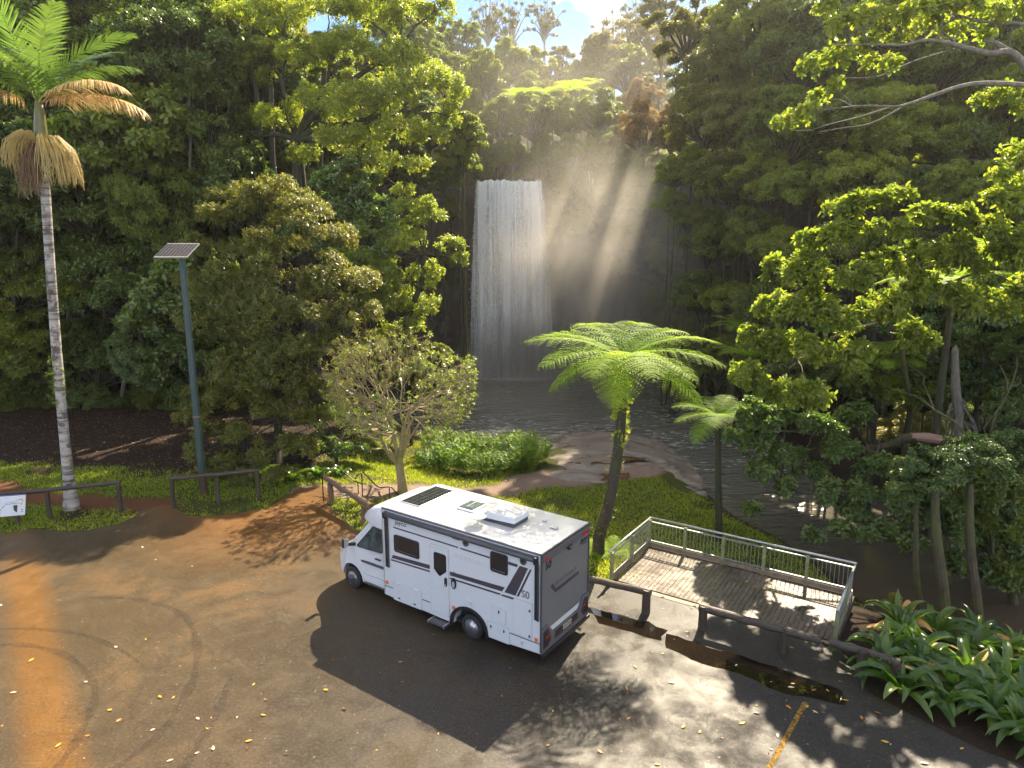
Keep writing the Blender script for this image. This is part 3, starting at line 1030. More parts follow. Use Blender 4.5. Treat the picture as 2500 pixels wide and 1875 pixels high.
def rear(pts, x0, x1):
    return MB().prism([(x0, y, z) for y, z in pts], [(x1, y, z) for y, z in pts])


def side_panel(name, pts_fn, y=YS, mat=None, parent=None, h=.012, grow=.014, seam=None):
    """raised hatch: a grey seam line under a slightly smaller white panel"""
    o = side(pts_fn(0), y - .004, y + h).build(name, mat or M_WHITE, parent or van)
    side(pts_fn(grow), y - .004, y + .004).build('seam', seam or M_SEAM, o)
    return o


# box body with wheel arch
arch = [(2.27 + .57 * math.cos(a), .36 + .57 * math.sin(a)) for a in np.linspace(-.1, PI + .1, 18)]
prof = [(0, .42), (0, 3.07), (5.4, 3.07), (5.4, .38), (2.84, .31)] + [p for p in reversed(arch)][0:0]
prof = [(0.0, .46), (0.0, 3.07), (5.4, 3.07), (5.4, .40)] + [(x, z) for x, z in arch] + []
prof = [(0.0, .40), (0.0, 3.07), (5.4, 3.07), (5.4, .38)] + arch
body = side(prof, -YS, YS).build('body', M_WHITE, van, bevel=.012, seg=2)
side([(x * 1.0 if True else x, z) for x, z in [(2.27 + .56 * math.cos(a), .36 + .56 * math.sin(a)) for a in np.linspace(0, PI, 14)]], -.86, .86).build('wheel_housing', M_BLACK, van)
side([(.02, .30), (.02, .42), (5.6, .40), (5.6, .30)], -1.05, 1.05).build('chassis', M_BLACK, van)
# dark arch trim
o_ = [(2.27 + .66 * math.cos(a), .34 + .62 * math.sin(a)) for a in np.linspace(-.12, PI + .12, 20)]
i_ = [(2.27 + .555 * math.cos(a), .34 + .54 * math.sin(a)) for a in np.linspace(-.12, PI + .12, 20)]
tb = MB()
for k in range(19):
    q = [o_[k], o_[k + 1], i_[k + 1], i_[k]]
    tb.prism([(x, YS - .03, z) for x, z in q], [(x, YS + .03, z) for x, z in q])
tb.build('wheel_arch_trim', M_BLACK, van)
# lower skirt line
side([(0.03, .66), (0.03, .685), (1.62, .685), (1.62, .66)], YS - .003, YS + .005).build('skirt_trim', M_CHAR, van)
side([(2.92, .66), (2.92, .685), (2.97, .685), (2.97, .66)], YS - .003, YS + .005).build('skirt_trim', M_CHAR, van)
side([(3.64, .66), (3.64, .685), (3.94, .685), (3.94, .66)], YS - .003, YS + .005).build('skirt_trim', M_CHAR, van)
side([(5.08, .66), (5.08, .685), (5.39, .685), (5.39, .66)], YS - .003, YS + .005).build('skirt_trim', M_CHAR, van)
# roof
side([(-.01, 3.062), (-.01, 3.10), (5.2, 3.115), (5.42, 3.09), (5.42, 3.062)], -YS + .012, YS - .012).build('roof', M_ROOF, van, bevel=.015)
for y in (-YS, YS):
    MB().box((2.7, y, 3.07), (5.42, .035, .05)).build('roof_rail', M_GREYTRIM, van)
MB().box((-.012, 0, 3.075), (.05, 2.42, .05)).build('roof_rail', M_CHAR, van)
for y in (-YS, YS):
    MB().box((-.006, y * .995, 1.75), (.04, .04, 2.62)).build('corner_trim', M_CHAR, van)
MB().box((5.405, YS * .995, 1.72), (.03, .03, 2.65)).build('corner_trim', M_ALU, van)
# overcab pod
pod = MB()
secs = [(5.40, 1.185, 2.36, 3.085), (5.75, 1.15, 2.36, 3.02), (6.1, 1.06, 2.37, 2.86), (6.38, .95, 2.38, 2.66), (6.52, .86, 2.39, 2.50)]
rings = []
for x, hw, z0, z1 in secs:
    h = z1 - z0
    ring = [(x, -hw, z0), (x, -hw, z0 + h * .6), (x, -hw * .93, z0 + h * .9), (x, -hw * .75, z1), (x, hw * .75, z1), (x, hw * .93, z0 + h * .9), (x, hw, z0 + h * .6), (x, hw, z0)]
    rings.append(ring)
vs = [p for r in rings for p in r]
fs = []
for i in range(len(rings) - 1):
    for k in range(8):
        k2 = (k + 1) % 8
        fs.append((i * 8 + k, i * 8 + k2, (i + 1) * 8 + k2, (i + 1) * 8 + k))
fs.append(tuple(range(8)))
fs.append(tuple((len(rings) - 1) * 8 + k for k in range(8)))
o = pod.add(vs, fs).build('overcab_pod', M_WHITE, van, smooth=True, bevel=.03, seg=3)


# cab
def cab_y(x, z):
    y = 1.015 - .17 * float(smoothstep(1.35, 2.45, np.array(z)))
    y -= .10 * float(smoothstep(7.15, 7.9, np.array(x))) ** 1.0
    y -= .12 * float(smoothstep(7.5, 7.9, np.array(x)))
    return y


FAX = 7.02
farch = [(FAX + .47 * math.cos(a), .36 + .47 * math.sin(a)) for a in np.linspace(PI - .12, -.02, 16)]
cprof = [(5.38, .42), (5.38, 2.42), (5.9, 2.44), (6.22, 2.40), (6.35, 2.30), (6.62, 1.98), (6.95, 1.60), (7.15, 1.48), (7.45, 1.32), (7.66, 1.14), (7.76, .96), (7.80, .74), (7.80, .50), (7.72, .38), (7.52, .34)]
cprof = cprof + [p for p in reversed(farch)] + [(6.52, .36), (6.3, .34)]
nseg = [-1, -.94, -.8, -.4, 0, .4, .8, .94, 1]
vs, fs = [], []
for j, fr in enumerate(nseg):
    for x, z in cprof:
        ins = 0.035 if abs(fr) == 1 else 0
        # roll the outline in slightly at the flanks so the edges are round
        cxm, czm = 6.5, 1.3
        xx = x + (cxm - x) * ins * (1 if x > 7.3 else 0) * 1.3
        zz = z + (czm - z) * ins * (1 if z > 1.4 else 0)
        vs.append((xx, cab_y(x, z) * fr, zz))
n = len(cprof)
for j in range(len(nseg) - 1):
    for k in range(n):
        k2 = (k + 1) % n
        fs.append((j * n + k, j * n + k2, (j + 1) * n + k2, (j + 1) * n + k))
fs.append(tuple(range(n)))
fs.append(tuple((len(nseg) - 1) * n + k for k in range(n)))
cab = MB().add(vs, fs).build('cab', M_WHITE, van, bevel=.02, seg=2)
side([(FAX + .46 * math.cos(a), .36 + .46 * math.sin(a)) for a in np.linspace(0, PI, 14)], -.74, .74).build('wheel_housing', M_BLACK, van)


def cab_sheet(name, pts, mat, off=.006, parent=None):
    vs = [(x, cab_y(x, z) + off, z) for x, z in pts]
    ws = [(x, cab_y(x, z) - .03, z) for x, z in pts]
    return MB().prism(vs, ws).build(name, mat, parent or van)


door = cab_sheet('cab_door', [(5.55, .47), (5.55, 2.28), (6.2, 2.28), (6.86, 1.50), (6.86, 1.0), (6.55, .70), (6.5, .47)], M_SEAM, .002)
cab_sheet('door_skin', [(5.565, .485), (5.565, 2.265), (6.19, 2.265), (6.845, 1.49), (6.845, 1.01), (6.54, .71), (6.487, .485)], M_WHITE, .008, door)
cab_sheet('window', [(5.64, 1.56), (5.60, 2.20), (5.66, 2.24), (6.12, 2.22), (6.24, 2.12), (6.74, 1.52), (6.70, 1.47), (5.70, 1.50)], M_CABGL, .013, door)
cab_sheet('window_divider', [(6.22, 1.48), (6.16, 2.20), (6.20, 2.20), (6.27, 1.48)], M_BLACK, .018, door)
cab_sheet('belt_moulding', [(5.60, 1.03), (5.60, 1.085), (6.56, 1.085), (6.56, 1.03)], M_CHAR, .022, door)
MB().box((5.84, 1.03, 1.28), (.24, .04, .045)).build('handle', M_BLACK, door, bevel=.012)
cab_sheet('door_crease', [(5.58, .66), (5.58, .672), (6.49, .672), (6.49, .66)], M_SEAM, .0105, door)
cab_sheet('sill', [(5.40, .36), (5.40, .42), (6.46, .42), (6.46, .36)], M_GREYTRIM, .01)
# windscreen, bonnet details
MB().prism([(6.36, -.80, 2.315), (6.36, .80, 2.315), (6.955, .90, 1.625), (6.955, -.90, 1.625)], [(6.33, -.80, 2.28), (6.33, .80, 2.28), (6.92, .90, 1.59), (6.92, -.90, 1.59)]).build('windscreen', M_GLASS, van)
for s in (-1, 1):
    MB().prism([(7.02, s * .42, 1.575), (7.02, s * .80, 1.575), (7.12, s * .80, 1.52), (7.12, s * .42, 1.52)], [(7.02, s * .42, 1.53), (7.02, s * .80, 1.53), (7.12, s * .80, 1.49), (7.12, s * .42, 1.49)]).build('bonnet_vent', M_CHAR, van)
    MB().prism([(7.50, s * .93, 1.20), (7.64, s * .88, 1.16), (7.745, s * .72, 1.02), (7.60, s * .885, .97)], [(7.42, s * .80, 1.20), (7.55, s * .75, 1.16), (7.65, s * .62, 1.02), (7.5, s * .78, .97)]).build('headlight', M_LAMP, van, bevel=.01)
    m = MB().box((7.0, s * 1.24, 1.60), (.10, .20, .30)).build('side_mirror', M_BLACK, van, bevel=.03, seg=3)
    MB().bar((6.80, s * .98, 1.52), (6.98, s * 1.15, 1.52), .06, .09).build('mirror_arm', M_BLACK, m)
    MB().box((6.945, s * 1.24, 1.60), (.012, .16, .25)).build('mirror_glass', M_LAMP, m)
MB().box((7.79, 0, .82), (.05, 1.1, .22)).build('grille', M_BLACK, van, bevel=.02)

# wheels
def wheel(x, y, dual=False):
    R = .352
    M = Matrix.Translation((x, y, R)) @ Matrix.Rotation(-PI / 2, 4, 'X')
    w = MB().lathe([(.20, -.22), (.30, -.22), (R - .01, -.20), (R, -.15), (R, -.06), (R - .01, -.02), (.31, 0), (.235, .0), (.225, -.02), (.225, -.20)], 32, M).build('wheel', M_RUB, van, smooth=False)
    if dual:
        prof = [(.224, -.005), (.205, -.03), (.195, -.10), (.15, -.13), (.09, -.14), (.075, -.06), (.0, -.06)]
    else:
        prof = [(.224, -.01), (.205, -.02), (.19, -.035), (.15, -.03), (.125, -.015), (.09, .03), (.0, .035)]
    rim = MB().lathe(prof, 28, M).build('rim', M_RIM if dual else M_RIM, w, smooth=True)
    hb = MB()
    for k in range(14):
        a = 2 * PI * k / 14
        rr_ = .165
        dep = -.117 if dual else -.030
        Mh = M @ Matrix.Translation((rr_ * math.cos(a), rr_ * math.sin(a), dep)) @ Matrix.Rotation(a, 4, 'Z')
        hb.lathe([(.016, -.012), (.016, .004)], 8, Mh)
    hb.build('vent_holes', M_BLACK, rim)
    if not dual:
        MB().lathe([(.118, -.02), (.116, .018), (.095, .036), (.055, .05), (0, .052)], 20, M).build('hub_cap', M_CHAR, rim, smooth=True)
    else:
        MB().lathe([(.062, -.14), (.06, -.03), (.0, -.028)], 16, M).build('hub_cap', M_CHAR, rim)
    return w


wheel(2.25, 1.13, True)
wheel(FAX, 1.0)
Mflip = None
for x in (2.25, FAX):
    M = Matrix.Translation((x, -1.02, .352)) @ Matrix.Rotation(PI / 2, 4, 'X')
    w = MB().lathe([(.2, -.22), (.30, -.22), (.345, -.20), (.352, -.1), (.345, -.02), (.30, 0), (.2, 0)], 28, M).build('wheel', M_RUB, van)
    MB().lathe([(.22, -.02), (.15, -.05), (0, -.02)], 24, M).build('rim', M_RIM, w)

# windows on the near side
def window(x0, x1, z0, z1):
    w = side(rrect(x0, x1, z0, z1, .07), YS - .01, YS + .028).build('window', M_BLACK, van, bevel=.008)
    side(rrect(x0 + .03, x1 - .03, z0 + .03, z1 - .03, .05), YS + .01, YS + .034).build('pane', M_GLASS, w)
    side([(x0 + .07, z0 + .065), (x0 + .07, z0 + .085), (x1 - .07, z0 + .085), (x1 - .07, z0 + .065)], YS + .03, YS + .038).build('catch_rail', M_GREYTRIM, w)


window(4.0, 4.96, 1.86, 2.385)
window(.99, 1.535, 2.235, 2.79)

# entry door
dr = side(rrect(2.955, 3.60, .46, 2.36, .05), YS - .004, YS + .016).build('entry_door', M_WHITE, van)
side(rrect(2.935, 3.62, .44, 2.46, .06), YS - .004, YS + .006).build('door_frame', M_SEAM, dr)
side(rrect(2.95, 3.605, 2.375, 2.445, .03), YS - .004, YS + .012).build('lintel', M_WHITE, dr)
side([(3.45, 2.20), (3.41, 2.245), (3.07, 2.245), (3.03, 2.20), (3.03, 1.78), (3.24, 1.605), (3.29, 1.615), (3.45, 1.76)], YS + .01, YS + .030).build('pane', M_GLASS, dr)
side([(3.462, 2.21), (3.415, 2.258), (3.065, 2.258), (3.018, 2.21), (3.018, 1.772), (3.238, 1.59), (3.297, 1.60), (3.462, 1.752)], YS + .01, YS + .022).build('pane_trim', M_BLACK, dr)
side(rrect(3.0, 3.08, 1.34, 1.60, .038), YS + .01, YS + .04).build('handle', M_BLACK, dr)
side(rrect(3.02, 3.06, 1.36, 1.42, .018), YS + .03, YS + .046).build('lock', M_LAMP, dr)
MB().bar((3.72, YS + .02, 1.02), (3.38, YS + .02, 1.06), .02, .025).build('door_stay', M_WHITE, dr)
side([(3.03, 1.20), (3.03, 1.212), (3.20, 1.30), (3.40, 1.16), (3.55, 1.15), (3.55, 1.138), (3.40, 1.145), (3.20, 1.285)], YS + .012, YS + .0185).build('door_crease', M_SEAM, dr)
for z in (.9, 1.55, 2.2):
    MB().box((2.945, YS + .02, z), (.03, .02, .07)).build('hinge', M_WHITE, dr)
# grab light beside the door
lt = side([(2.77 + .085 * math.cos(a), 1.51 + .16 * math.sin(a)) for a in np.linspace(0, 2 * PI, 18, endpoint=False)], YS - .002, YS + .03).build('grab_handle', M_BLACK, van)
side([(2.77 + .045 * math.cos(a), 1.48 + .09 * math.sin(a)) for a in np.linspace(0, 2 * PI, 14, endpoint=False)], YS + .02, YS + .036).build('insert', M_LAMP, lt)
M_GREEN = m_plain('green_sticker', (.20, .42, .16), .5)
side([(2.768 + .03 * math.cos(a), 1.355 + .035 * math.sin(a)) for a in np.linspace(0, 2 * PI, 12, endpoint=False)], YS, YS + .005).build('sticker', M_GREEN, van)
side([(2.76 + .02 * math.cos(a), 1.83 + .02 * math.sin(a)) for a in np.linspace(0, 2 * PI, 10, endpoint=False)], YS, YS + .012).build('lock', M_CHAR, van)

# hatches
o = side_panel('locker_hatch', lambda g: rrect(3.96 - g, 5.06 + g, .34 - g, .88 + g, .06))
for x in (4.22, 4.82):
    MB().box((x, YS + .02, .44), (.08, .02, .035)).build('latch', M_BLACK, o, bevel=.008)
MB().box((4.86, YS + .015, .885), (.16, .03, .03)).build('hinge', M_WHITE, o)
MB().box((4.16, YS + .015, .885), (.16, .03, .03)).build('hinge', M_WHITE, o)
o = side_panel('service_hatch', lambda g: rrect(1.065 - g, 1.475 + g, .85 - g, 1.25 + g, .05))
MB().box((1.27, YS + .02, 1.155), (.035, .02, .09)).build('latch', M_BLACK, o, bevel=.008)
o = side_panel('service_hatch', lambda g: rrect(.945 - g, 1.64 + g, .34 - g, .78 + g, .05))
for x in (1.11, 1.53):
    MB().box((x, YS + .02, .66), (.035, .02, .08)).build('latch', M_BLACK, o, bevel=.008)
o = side_panel('toilet_hatch', lambda g: rrect(.26 - g, .815 + g, .72 - g, 1.69 + g, .05))
for z in (.79, 1.49):
    MB().box((.32, YS + .02, z), (.05, .02, .07)).build('latch', M_CHAR, o, bevel=.01)
side(rrect(2.24, 2.38, 1.05, 1.16, .03), YS - .002, YS + .025).build('power_inlet', M_WHITE, van, bevel=.006)
side(rrect(2.165, 2.20, 1.04, 1.14, .012), YS - .002, YS + .02).build('gas_tap', M_WHITE, van)
side(rrect(.53, .58, .46, .57, .015), YS - .002, YS + .015).build('drain_cover', M_SEAM, van)
for x, z in ((5.30, .80), (2.79, .785), (.12, .765)):
    side(rrect(x - .045, x + .045, z - .05, z + .05, .02), YS - .002, YS + .025).build('marker_light', M_AMB, van)
for x, z in ((2.34, 2.79), (.52, 2.775)):
    sp = side([(x + .095 * math.cos(a), z + .10 * math.sin(a)) for a in np.linspace(0, 2 * PI, 20, endpoint=False)], YS - .002, YS + .03).build('speaker', M_CHAR, van)
    side([(x + .045 * math.cos(a), z + .047 * math.sin(a)) for a in np.linspace(0, 2 * PI, 16, endpoint=False)], YS + .02, YS + .037).build('cone', M_BLACK, sp)
MB().box((2.66, YS + .02, 2.83), (.26, .03, .05)).build('awning_light', M_CHAR, van, bevel=.015)

# stripes
def stripe(pts):
    side(pts, YS - .002, YS + .004).build('stripe', M_DECAL, van)


stripe([(5.03, 1.725), (3.63, 1.80), (3.63, 1.675), (5.09, 1.615)])
stripe([(5.10, 1.575), (3.63, 1.635), (3.63, 1.585), (5.115, 1.53)])
stripe([(2.91, 1.815), (1.09, 1.895), (1.175, 1.755), (2.91, 1.70)])
stripe([(2.91, 1.64), (1.215, 1.685), (1.245, 1.635), (2.91, 1.59)])
stripe([(1.17, 1.68), (.80, 1.695), (.83, 1.635), (1.21, 1.63)])
stripe([(.63, 2.62), (.38, 2.615), (.755, 1.765), (1.10, 1.76)])
stripe([(.325, 2.61), (.27, 2.61), (.655, 1.77), (.725, 1.765)])
stripe([(5.0, 2.60), (2.60, 2.605), (2.60, 2.565), (4.96, 2.56)])
stripe([(2.52, 2.605), (1.56, 2.605), (1.56, 2.555), (2.55, 2.565)])
stripe([(.98, 2.635), (.68, 2.635), (.715, 2.555), (.98, 2.555)])


# lettering
def lettering(name, text, size, mat, M, shear=0.0, spacing=1.0, outline=False, width=None):
    cu = bpy.data.curves.new(name, 'FONT')
    cu.body = text
    cu.size = size
    cu.shear = shear
    cu.space_character = spacing
    cu.align_x = 'LEFT'
    cu.extrude = .002
    if outline:
        cu.fill_mode = 'NONE'
        cu.extrude = 0
        cu.bevel_depth = .0055
        cu.bevel_resolution = 0
        cu.resolution_u = 4
    tmp = bpy.data.objects.new('tmp', cu)
    COL.objects.link(tmp)
    bpy.context.view_layer.update()
    me = bpy.data.meshes.new_from_object(tmp.evaluated_get(bpy.context.evaluated_depsgraph_get()))
    bpy.data.objects.remove(tmp)
    xs = [v.co.x for v in me.vertices]
    if width:
        k = width / (max(xs) - min(xs))
        x0 = min(xs)
        for v in me.vertices:
            v.co.x = (v.co.x - x0) * k
    me.transform(M)
    me.materials.clear()
    me.materials.append(mat)
    return link_mesh(name, me, van)


def M_side(x, z, y=YS + .006):      # text runs towards the rear, reads from the near side
    return Matrix.Translation((x, y, z)) @ Matrix(((-1, 0, 0, 0), (0, 0, 1, 0), (0, 1, 0, 0), (0, 0, 0, 1)))


def M_rear(y, z, x=-.012):
    return Matrix.Translation((x, y, z)) @ Matrix(((0, 0, -1, 0), (-1, 0, 0, 0), (0, 1, 0, 0), (0, 0, 0, 1)))


lettering('lettering', 'Jayco', .20, M_BLACK, M_side(4.93, 2.70), .25, width=.46)
lettering('lettering', 'D E S T I N Y', .14, M_PALE, M_side(2.73, 2.29), 0, width=1.02)
lettering('lettering', '50', .27, M_BLACK, M_side(.575, 1.80), 0, outline=True, width=.24)
lettering('lettering', '50', .27, M_BLACK, M_rear(1.03, 2.60), .15, outline=True, width=.29)
lettering('lettering', 'Jayco', .19, M_BLACK, M_rear(-.70, 2.66), .25, width=.42)
_mk = MB()
for _k, _w in enumerate((.035, .05, .03, .045)):
    _mk.box((-.008, -.88 - _k * .062, 2.60), (.006, _w, .05 + .012 * (_k % 2)))
_mk.build('small_print', M_CHAR, van)
lettering('lettering', 'D E S T I N Y', .15, M_GREYTRIM, M_rear(.50, 1.985), 0, width=1.05)

# rear wall
M_REARSHADE = m_plain('shade_grey_rear_panel', (.14, .143, .143), .35, var=.06, scale=1.5, coat=.2)  # white rear wall in shade; the shade is put into this grey
rear([(1.185, .95), (1.185, 3.045), (-1.185, 3.045), (-1.185, .95)], -.005, .01).build('rear_wall', M_REARSHADE, van)
rear([(.77, 2.06), (.64, 2.09), (.50, 1.90), (-.66, 1.90), (-.68, 1.80), (.53, 1.79)], -.009, .01).build('chevron', M_DECAL, van)
sp = rear([(1.17, 2.87), (1.17, 3.04), (-1.17, 3.04), (-1.17, 2.87), (-1.05, 2.80), (.55, 2.80), (.80, 2.83)][:4] + [(-1.1, 2.82), (1.1, 2.82)], -.05, .01).build('spoiler', M_GREYTRIM, van, bevel=.02)
for y0, y1 in ((.93, 1.08), (-1.08, -.78)):
    rear([(y0, 2.87), (y0, 2.94), (y1, 2.94), (y1, 2.87)], -.062, -.02).build('high_brake_light', M_RED, sp)
MB().box((-.075, -.06, 2.80), (.07, .12, .07)).build('reversing_camera', M_BLACK, sp, bevel=.015)
MB().box((-.055, -.06, 2.84), (.05, .26, .03)).build('camera_bracket', M_BLACK, sp)
bp = rear([(1.19, .36), (1.19, 1.06), (.92, 1.10), (.64, .80), (-.64, .80), (-.92, 1.10), (-1.19, 1.06), (-1.19, .36)], -.05, .02).build('rear_bumper', M_GREYTRIM, van, bevel=.02)
rear([(.60, .56), (.56, .76), (-.56, .76), (-.60, .56)], -.058, -.03).build('plate_recess', M_BLACK, bp)
rear([(.19, .605), (.19, .745), (-.23, .745), (-.23, .605)], -.062, -.04).build('number_plate', M_PLATE, bp)
_mk = MB()
for _k in range(6):
    _mk.box((-.064, .135 - _k * .062, .675), (.004, .032, .075))
_mk.build('plate_characters', M_CHAR, bp)
rear([(1.21, .30), (1.21, .42), (-1.21, .42), (-1.21, .30)], -.09, .0).build('bumper_lip', M_BLACK, bp, bevel=.02)
for s in (1, -1):
    q = [(s * 1.14, .52), (s * 1.14, .98), (s * .93, 1.01), (s * .78, .70), (s * .90, .52)]
    tl = rear(q, -.066, -.03).build('tail_light', M_BLACK, bp, bevel=.01)
    rear([(s * 1.06, .77), (s * 1.06, .80), (s * .87, .83), (s * .85, .80)], -.073, -.05).build('brake_strip', M_RED, tl)
    rear([(s * 1.06, .66), (s * 1.06, .685), (s * .88, .685), (s * .88, .66)], -.073, -.05).build('reverse_strip', m_plain('dark_red_lens', (.13, .006, .01), .2), tl)

# awning
aw = MB().tube([(.12, YS + .075, 2.93), (5.22, YS + .075, 2.94)], .068, 14).build('awning', M_CHAR, van, smooth=True)
MB().box((2.67, YS + .02, 2.975), (5.1, .07, .06)).build('cassette', M_GREYTRIM, aw)
for x in (.11, 5.235):
    MB().box((x, YS + .07, 2.92), (.085, .15, .19)).build('end_cap', M_BLACK, aw, bevel=.025, seg=3)
    MB().box((x, YS + .035, 2.10), (.085, .07, 1.56)).build('arm', M_BLACK, aw, bevel=.012)
    MB().box((x - .05, YS + .03, 2.05), (.03, .05, 1.5)).build('arm_strut', M_CHAR, aw)

# roof equipment
sol = MB().box((4.835, -.125, 3.13), (.76, 1.55, .035)).build('solar_panel', M_ALU, van, bevel=.005)
cb = MB()
for i in range(4):
    for j in range(9):
        cb.box((4.52 + i * .178 + .045, -.80 + j * .168, 3.149), (.168, .158, .004))
cb.build('cells', M_CELL, sol)
hat = MB().box((3.26, -.24, 3.135), (.58, .74, .05)).build('roof_hatch', M_WHITE, van, bevel=.02)
M_SMOKE = m_plain('smoked_dome', (.10, .13, .13), .08, var=.5, scale=5)
MB().prism([(3.01, -.55, 3.16), (3.51, -.55, 3.16), (3.51, .07, 3.16), (3.01, .07, 3.16)], [(3.06, -.48, 3.20), (3.46, -.48, 3.20), (3.46, .0, 3.20), (3.06, .0, 3.20)]).build('dome', M_SMOKE, hat)
MB().box((3.26, -.24, 3.205), (.03, .46, .01)).build('dome_rib', M_LAMP, hat)
acu = MB().prism([(1.44, -.37, 3.10), (1.44, .32, 3.10), (2.46, .32, 3.10), (2.46, -.37, 3.10)], [(1.42, -.38, 3.24), (1.42, .33, 3.24), (2.55, .33, 3.20), (2.55, -.38, 3.20)]).build('air_conditioner', M_CHAR, van)
MB().prism([(1.38, -.40, 3.235), (1.38, .36, 3.235), (2.60, .36, 3.18), (2.60, -.40, 3.18)], [(1.42, -.36, 3.37), (1.42, .31, 3.37), (2.36, .31, 3.36), (2.36, -.36, 3.36)]).build('cover', M_WHITE, acu, bevel=.025, seg=3)
ds = MB().lathe([(0, 3.325), (.20, 3.33), (.235, 3.35), (.235, 3.36), (.20, 3.375), (0, 3.38)], 28, Matrix.Translation((2.33, .70, 0))).build('satellite_dish', M_CREAM, van, smooth=True)
MB().tube([(2.33, .70, 3.10), (2.33, .70, 3.34)], [.035, .03], 10).build('stem', M_CREAM, ds)
MB().box((2.30, .72, 3.125), (.22, .22, .03)).build('base', M_CREAM, ds, bevel=.01)
MB().box((1.0, -.55, 3.135), (.12, .10, .05)).build('roof_vent', M_WHITE, van, bevel=.02)
MB().box((.55, -.3, 3.13), (.2, .14, .03)).build('roof_vent', M_ALU, van, bevel=.01)

# entry step
st = MB().box((3.28, YS + .08, .22), (.62, .26, .05)).build('entry_step', M_CHAR, van, bevel=.01)
MB().box((3.28, YS + .08, .25), (.56, .20, .008)).build('tread', m_plain('step_mat', (.10, .10, .10), .9, bump=.6, bscale=90), st)
for x in (3.0, 3.56):
    MB().box((x, YS + .06, .22), (.035, .30, .075)).build('bracket', M_ALU, st)
# ------------------------------------------------------------------ deck
t = Nt('weathered_deck_timber')
oi = t.n('ObjectInfo')
P = t.pos(rot=(0, 0, .578))
gr = t.noise(1.0, 5, .65, t.pos((22, 2.2, 22), rot=(0, 0, .578)))
bl = t.noise(.75, 6, .68, P, .5)
bl2 = t.noise(3.2, 6, .7, P, .4)
c = t.ramp(gr, [(.3, (.095, .074, .058)), (.7, (.175, .143, .116))])
c = t.mix(t.math('MULTIPLY', oi.outputs['Random'], .35), c, (.11, .085, .066))
dark = t.ramp(t.math('ADD', t.math('MULTIPLY', bl, .55), t.math('MULTIPLY', bl2, .5)), [(.50, 0.0), (.60, .85)])
sxx = t.n('SeparateXYZ')
t.l(t.pos(), sxx.inputs[0])
right = t.ramp(t.math('MULTIPLY_ADD', sxx.outputs[0], .16, -.62), [(.15, .0), (.5, 1.0)])
dark = t.math('MULTIPLY', dark, right)
c = t.mix(dark, c, (.030, .024, .018))
moss = t.math('MULTIPLY', t.ramp(t.noise(1.7, 6, .72, t.pos(loc=(4, 9, 2))), [(.52, 0.0), (.66, .75)]), right)
c = t.mix(moss, c, (.060, .052, .016))
rgh = t.ramp(t.math('ADD', t.math('MULTIPLY', bl, .5), t.math('MULTIPLY', bl2, .5)), [(.35, .16), (.55, .34), (.7, .6)])
M_DECK = t.fin(t.bsdf(c, rgh, 0, t.bump(gr, .35, .01), .5))
M_KERB = m_plain('kerb_timber', (.22, .165, .115), .6, var=.3, scale=9, bump=.4, dirt=(.10, .09, .04))
M_GALV = m_plain('galvanised_steel', (.42, .44, .44), .38, .75, var=.18, scale=14, dirt=(.22, .23, .21))
M_SAGE = m_plain('sage_painted_post', (.225, .235, .120), .55, var=.2, scale=7, dirt=(.10, .11, .05))
M_BEARER = m_plain('bearer_timber', (.060, .045, .032), .8, var=.3, bump=.5)

E1 = Vector((.838, -.546, 0)).normalized()
E2 = Vector((.546, .838, 0)).normalized()
D0 = Vector((3.14, 20.42, 0))
DL, DD = 6.56, 3.12
deck = empty('viewing_deck', D0, math.atan2(E1.y, E1.x))
tag(deck, 'timber viewing deck with grey boards and sage green and steel railing beside the pool', 'deck')
NP = 46
pw = (DL - .10) / NP
pm = [MB().box((0, 0, 0), (pw - .012, DD - .24, .035)).mesh('plank', M_DECK) for _ in range(1)][0]
for i in range(NP):
    o = link_mesh('plank', pm, deck, (.05 + pw * (i + .5), DD / 2 + .0, -.0175 + random.uniform(-.002, .002)), (0, 0, random.uniform(-.0012, .0012)))
MB().box((DL / 2, -.07, -.02), (DL, .24, .04)).build('edge_board', M_KERB, deck, bevel=.006)
# kerb upstands along the three railed sides
MB().box((DL / 2, DD - .03, .08), (DL, .07, .14)).build('kerb', M_KERB, deck, bevel=.01)
MB().box((.02, DD / 2, .08), (.07, DD - .16, .14)).build('kerb', M_KERB, deck, bevel=.01)
MB().box((DL - .02, DD / 2, .08), (.07, DD - .16, .14)).build('kerb', M_KERB, deck, bevel=.01)
for yy in (.15, DD * .5, DD - .15):
    MB().box((DL / 2, yy, -.14), (DL, .09, .2)).build('bearer', M_BEARER, deck)
MB().box((DL + .03, DD / 2, -.16), (.05, DD + .1, .26)).build('fascia', M_BEARER, deck)
MB().box((DL / 2, DD + .03, -.16), (DL, .05, .26)).build('fascia', M_BEARER, deck)
for i in range(4):
    for yy in (.5, DD - .4):
        MB().box((.6 + i * 1.8, yy, -1.1), (.14, .14, 1.8)).build('stump', M_BEARER, deck)

RH = 1.02
posts = []
back_x = [0.02, 1.30, 2.60, 3.92, 5.22]
for x in back_x:
    posts.append((x, DD - .01))
posts += [(0.02, -.02), (0.02, DD * .5), (DL - .02, -.02), (DL - .02, DD * .5)]
for x, y in posts:
    MB().box((x, y, RH * .5 - .05), (.10, .10, RH - .02)).build('post', M_SAGE, deck, bevel=.006)
    # pointed cap

rail = [(-.02, -.16, RH + .02), (.02, DD + .02, RH + .02), (DL + .0, DD + .02, RH + .02), (DL - .02, -.16, RH + .02)]
for a, b in zip(rail[:-1], rail[1:]):
    MB().tube([a, b], .036, 12).build('handrail', M_GALV, deck, smooth=True)


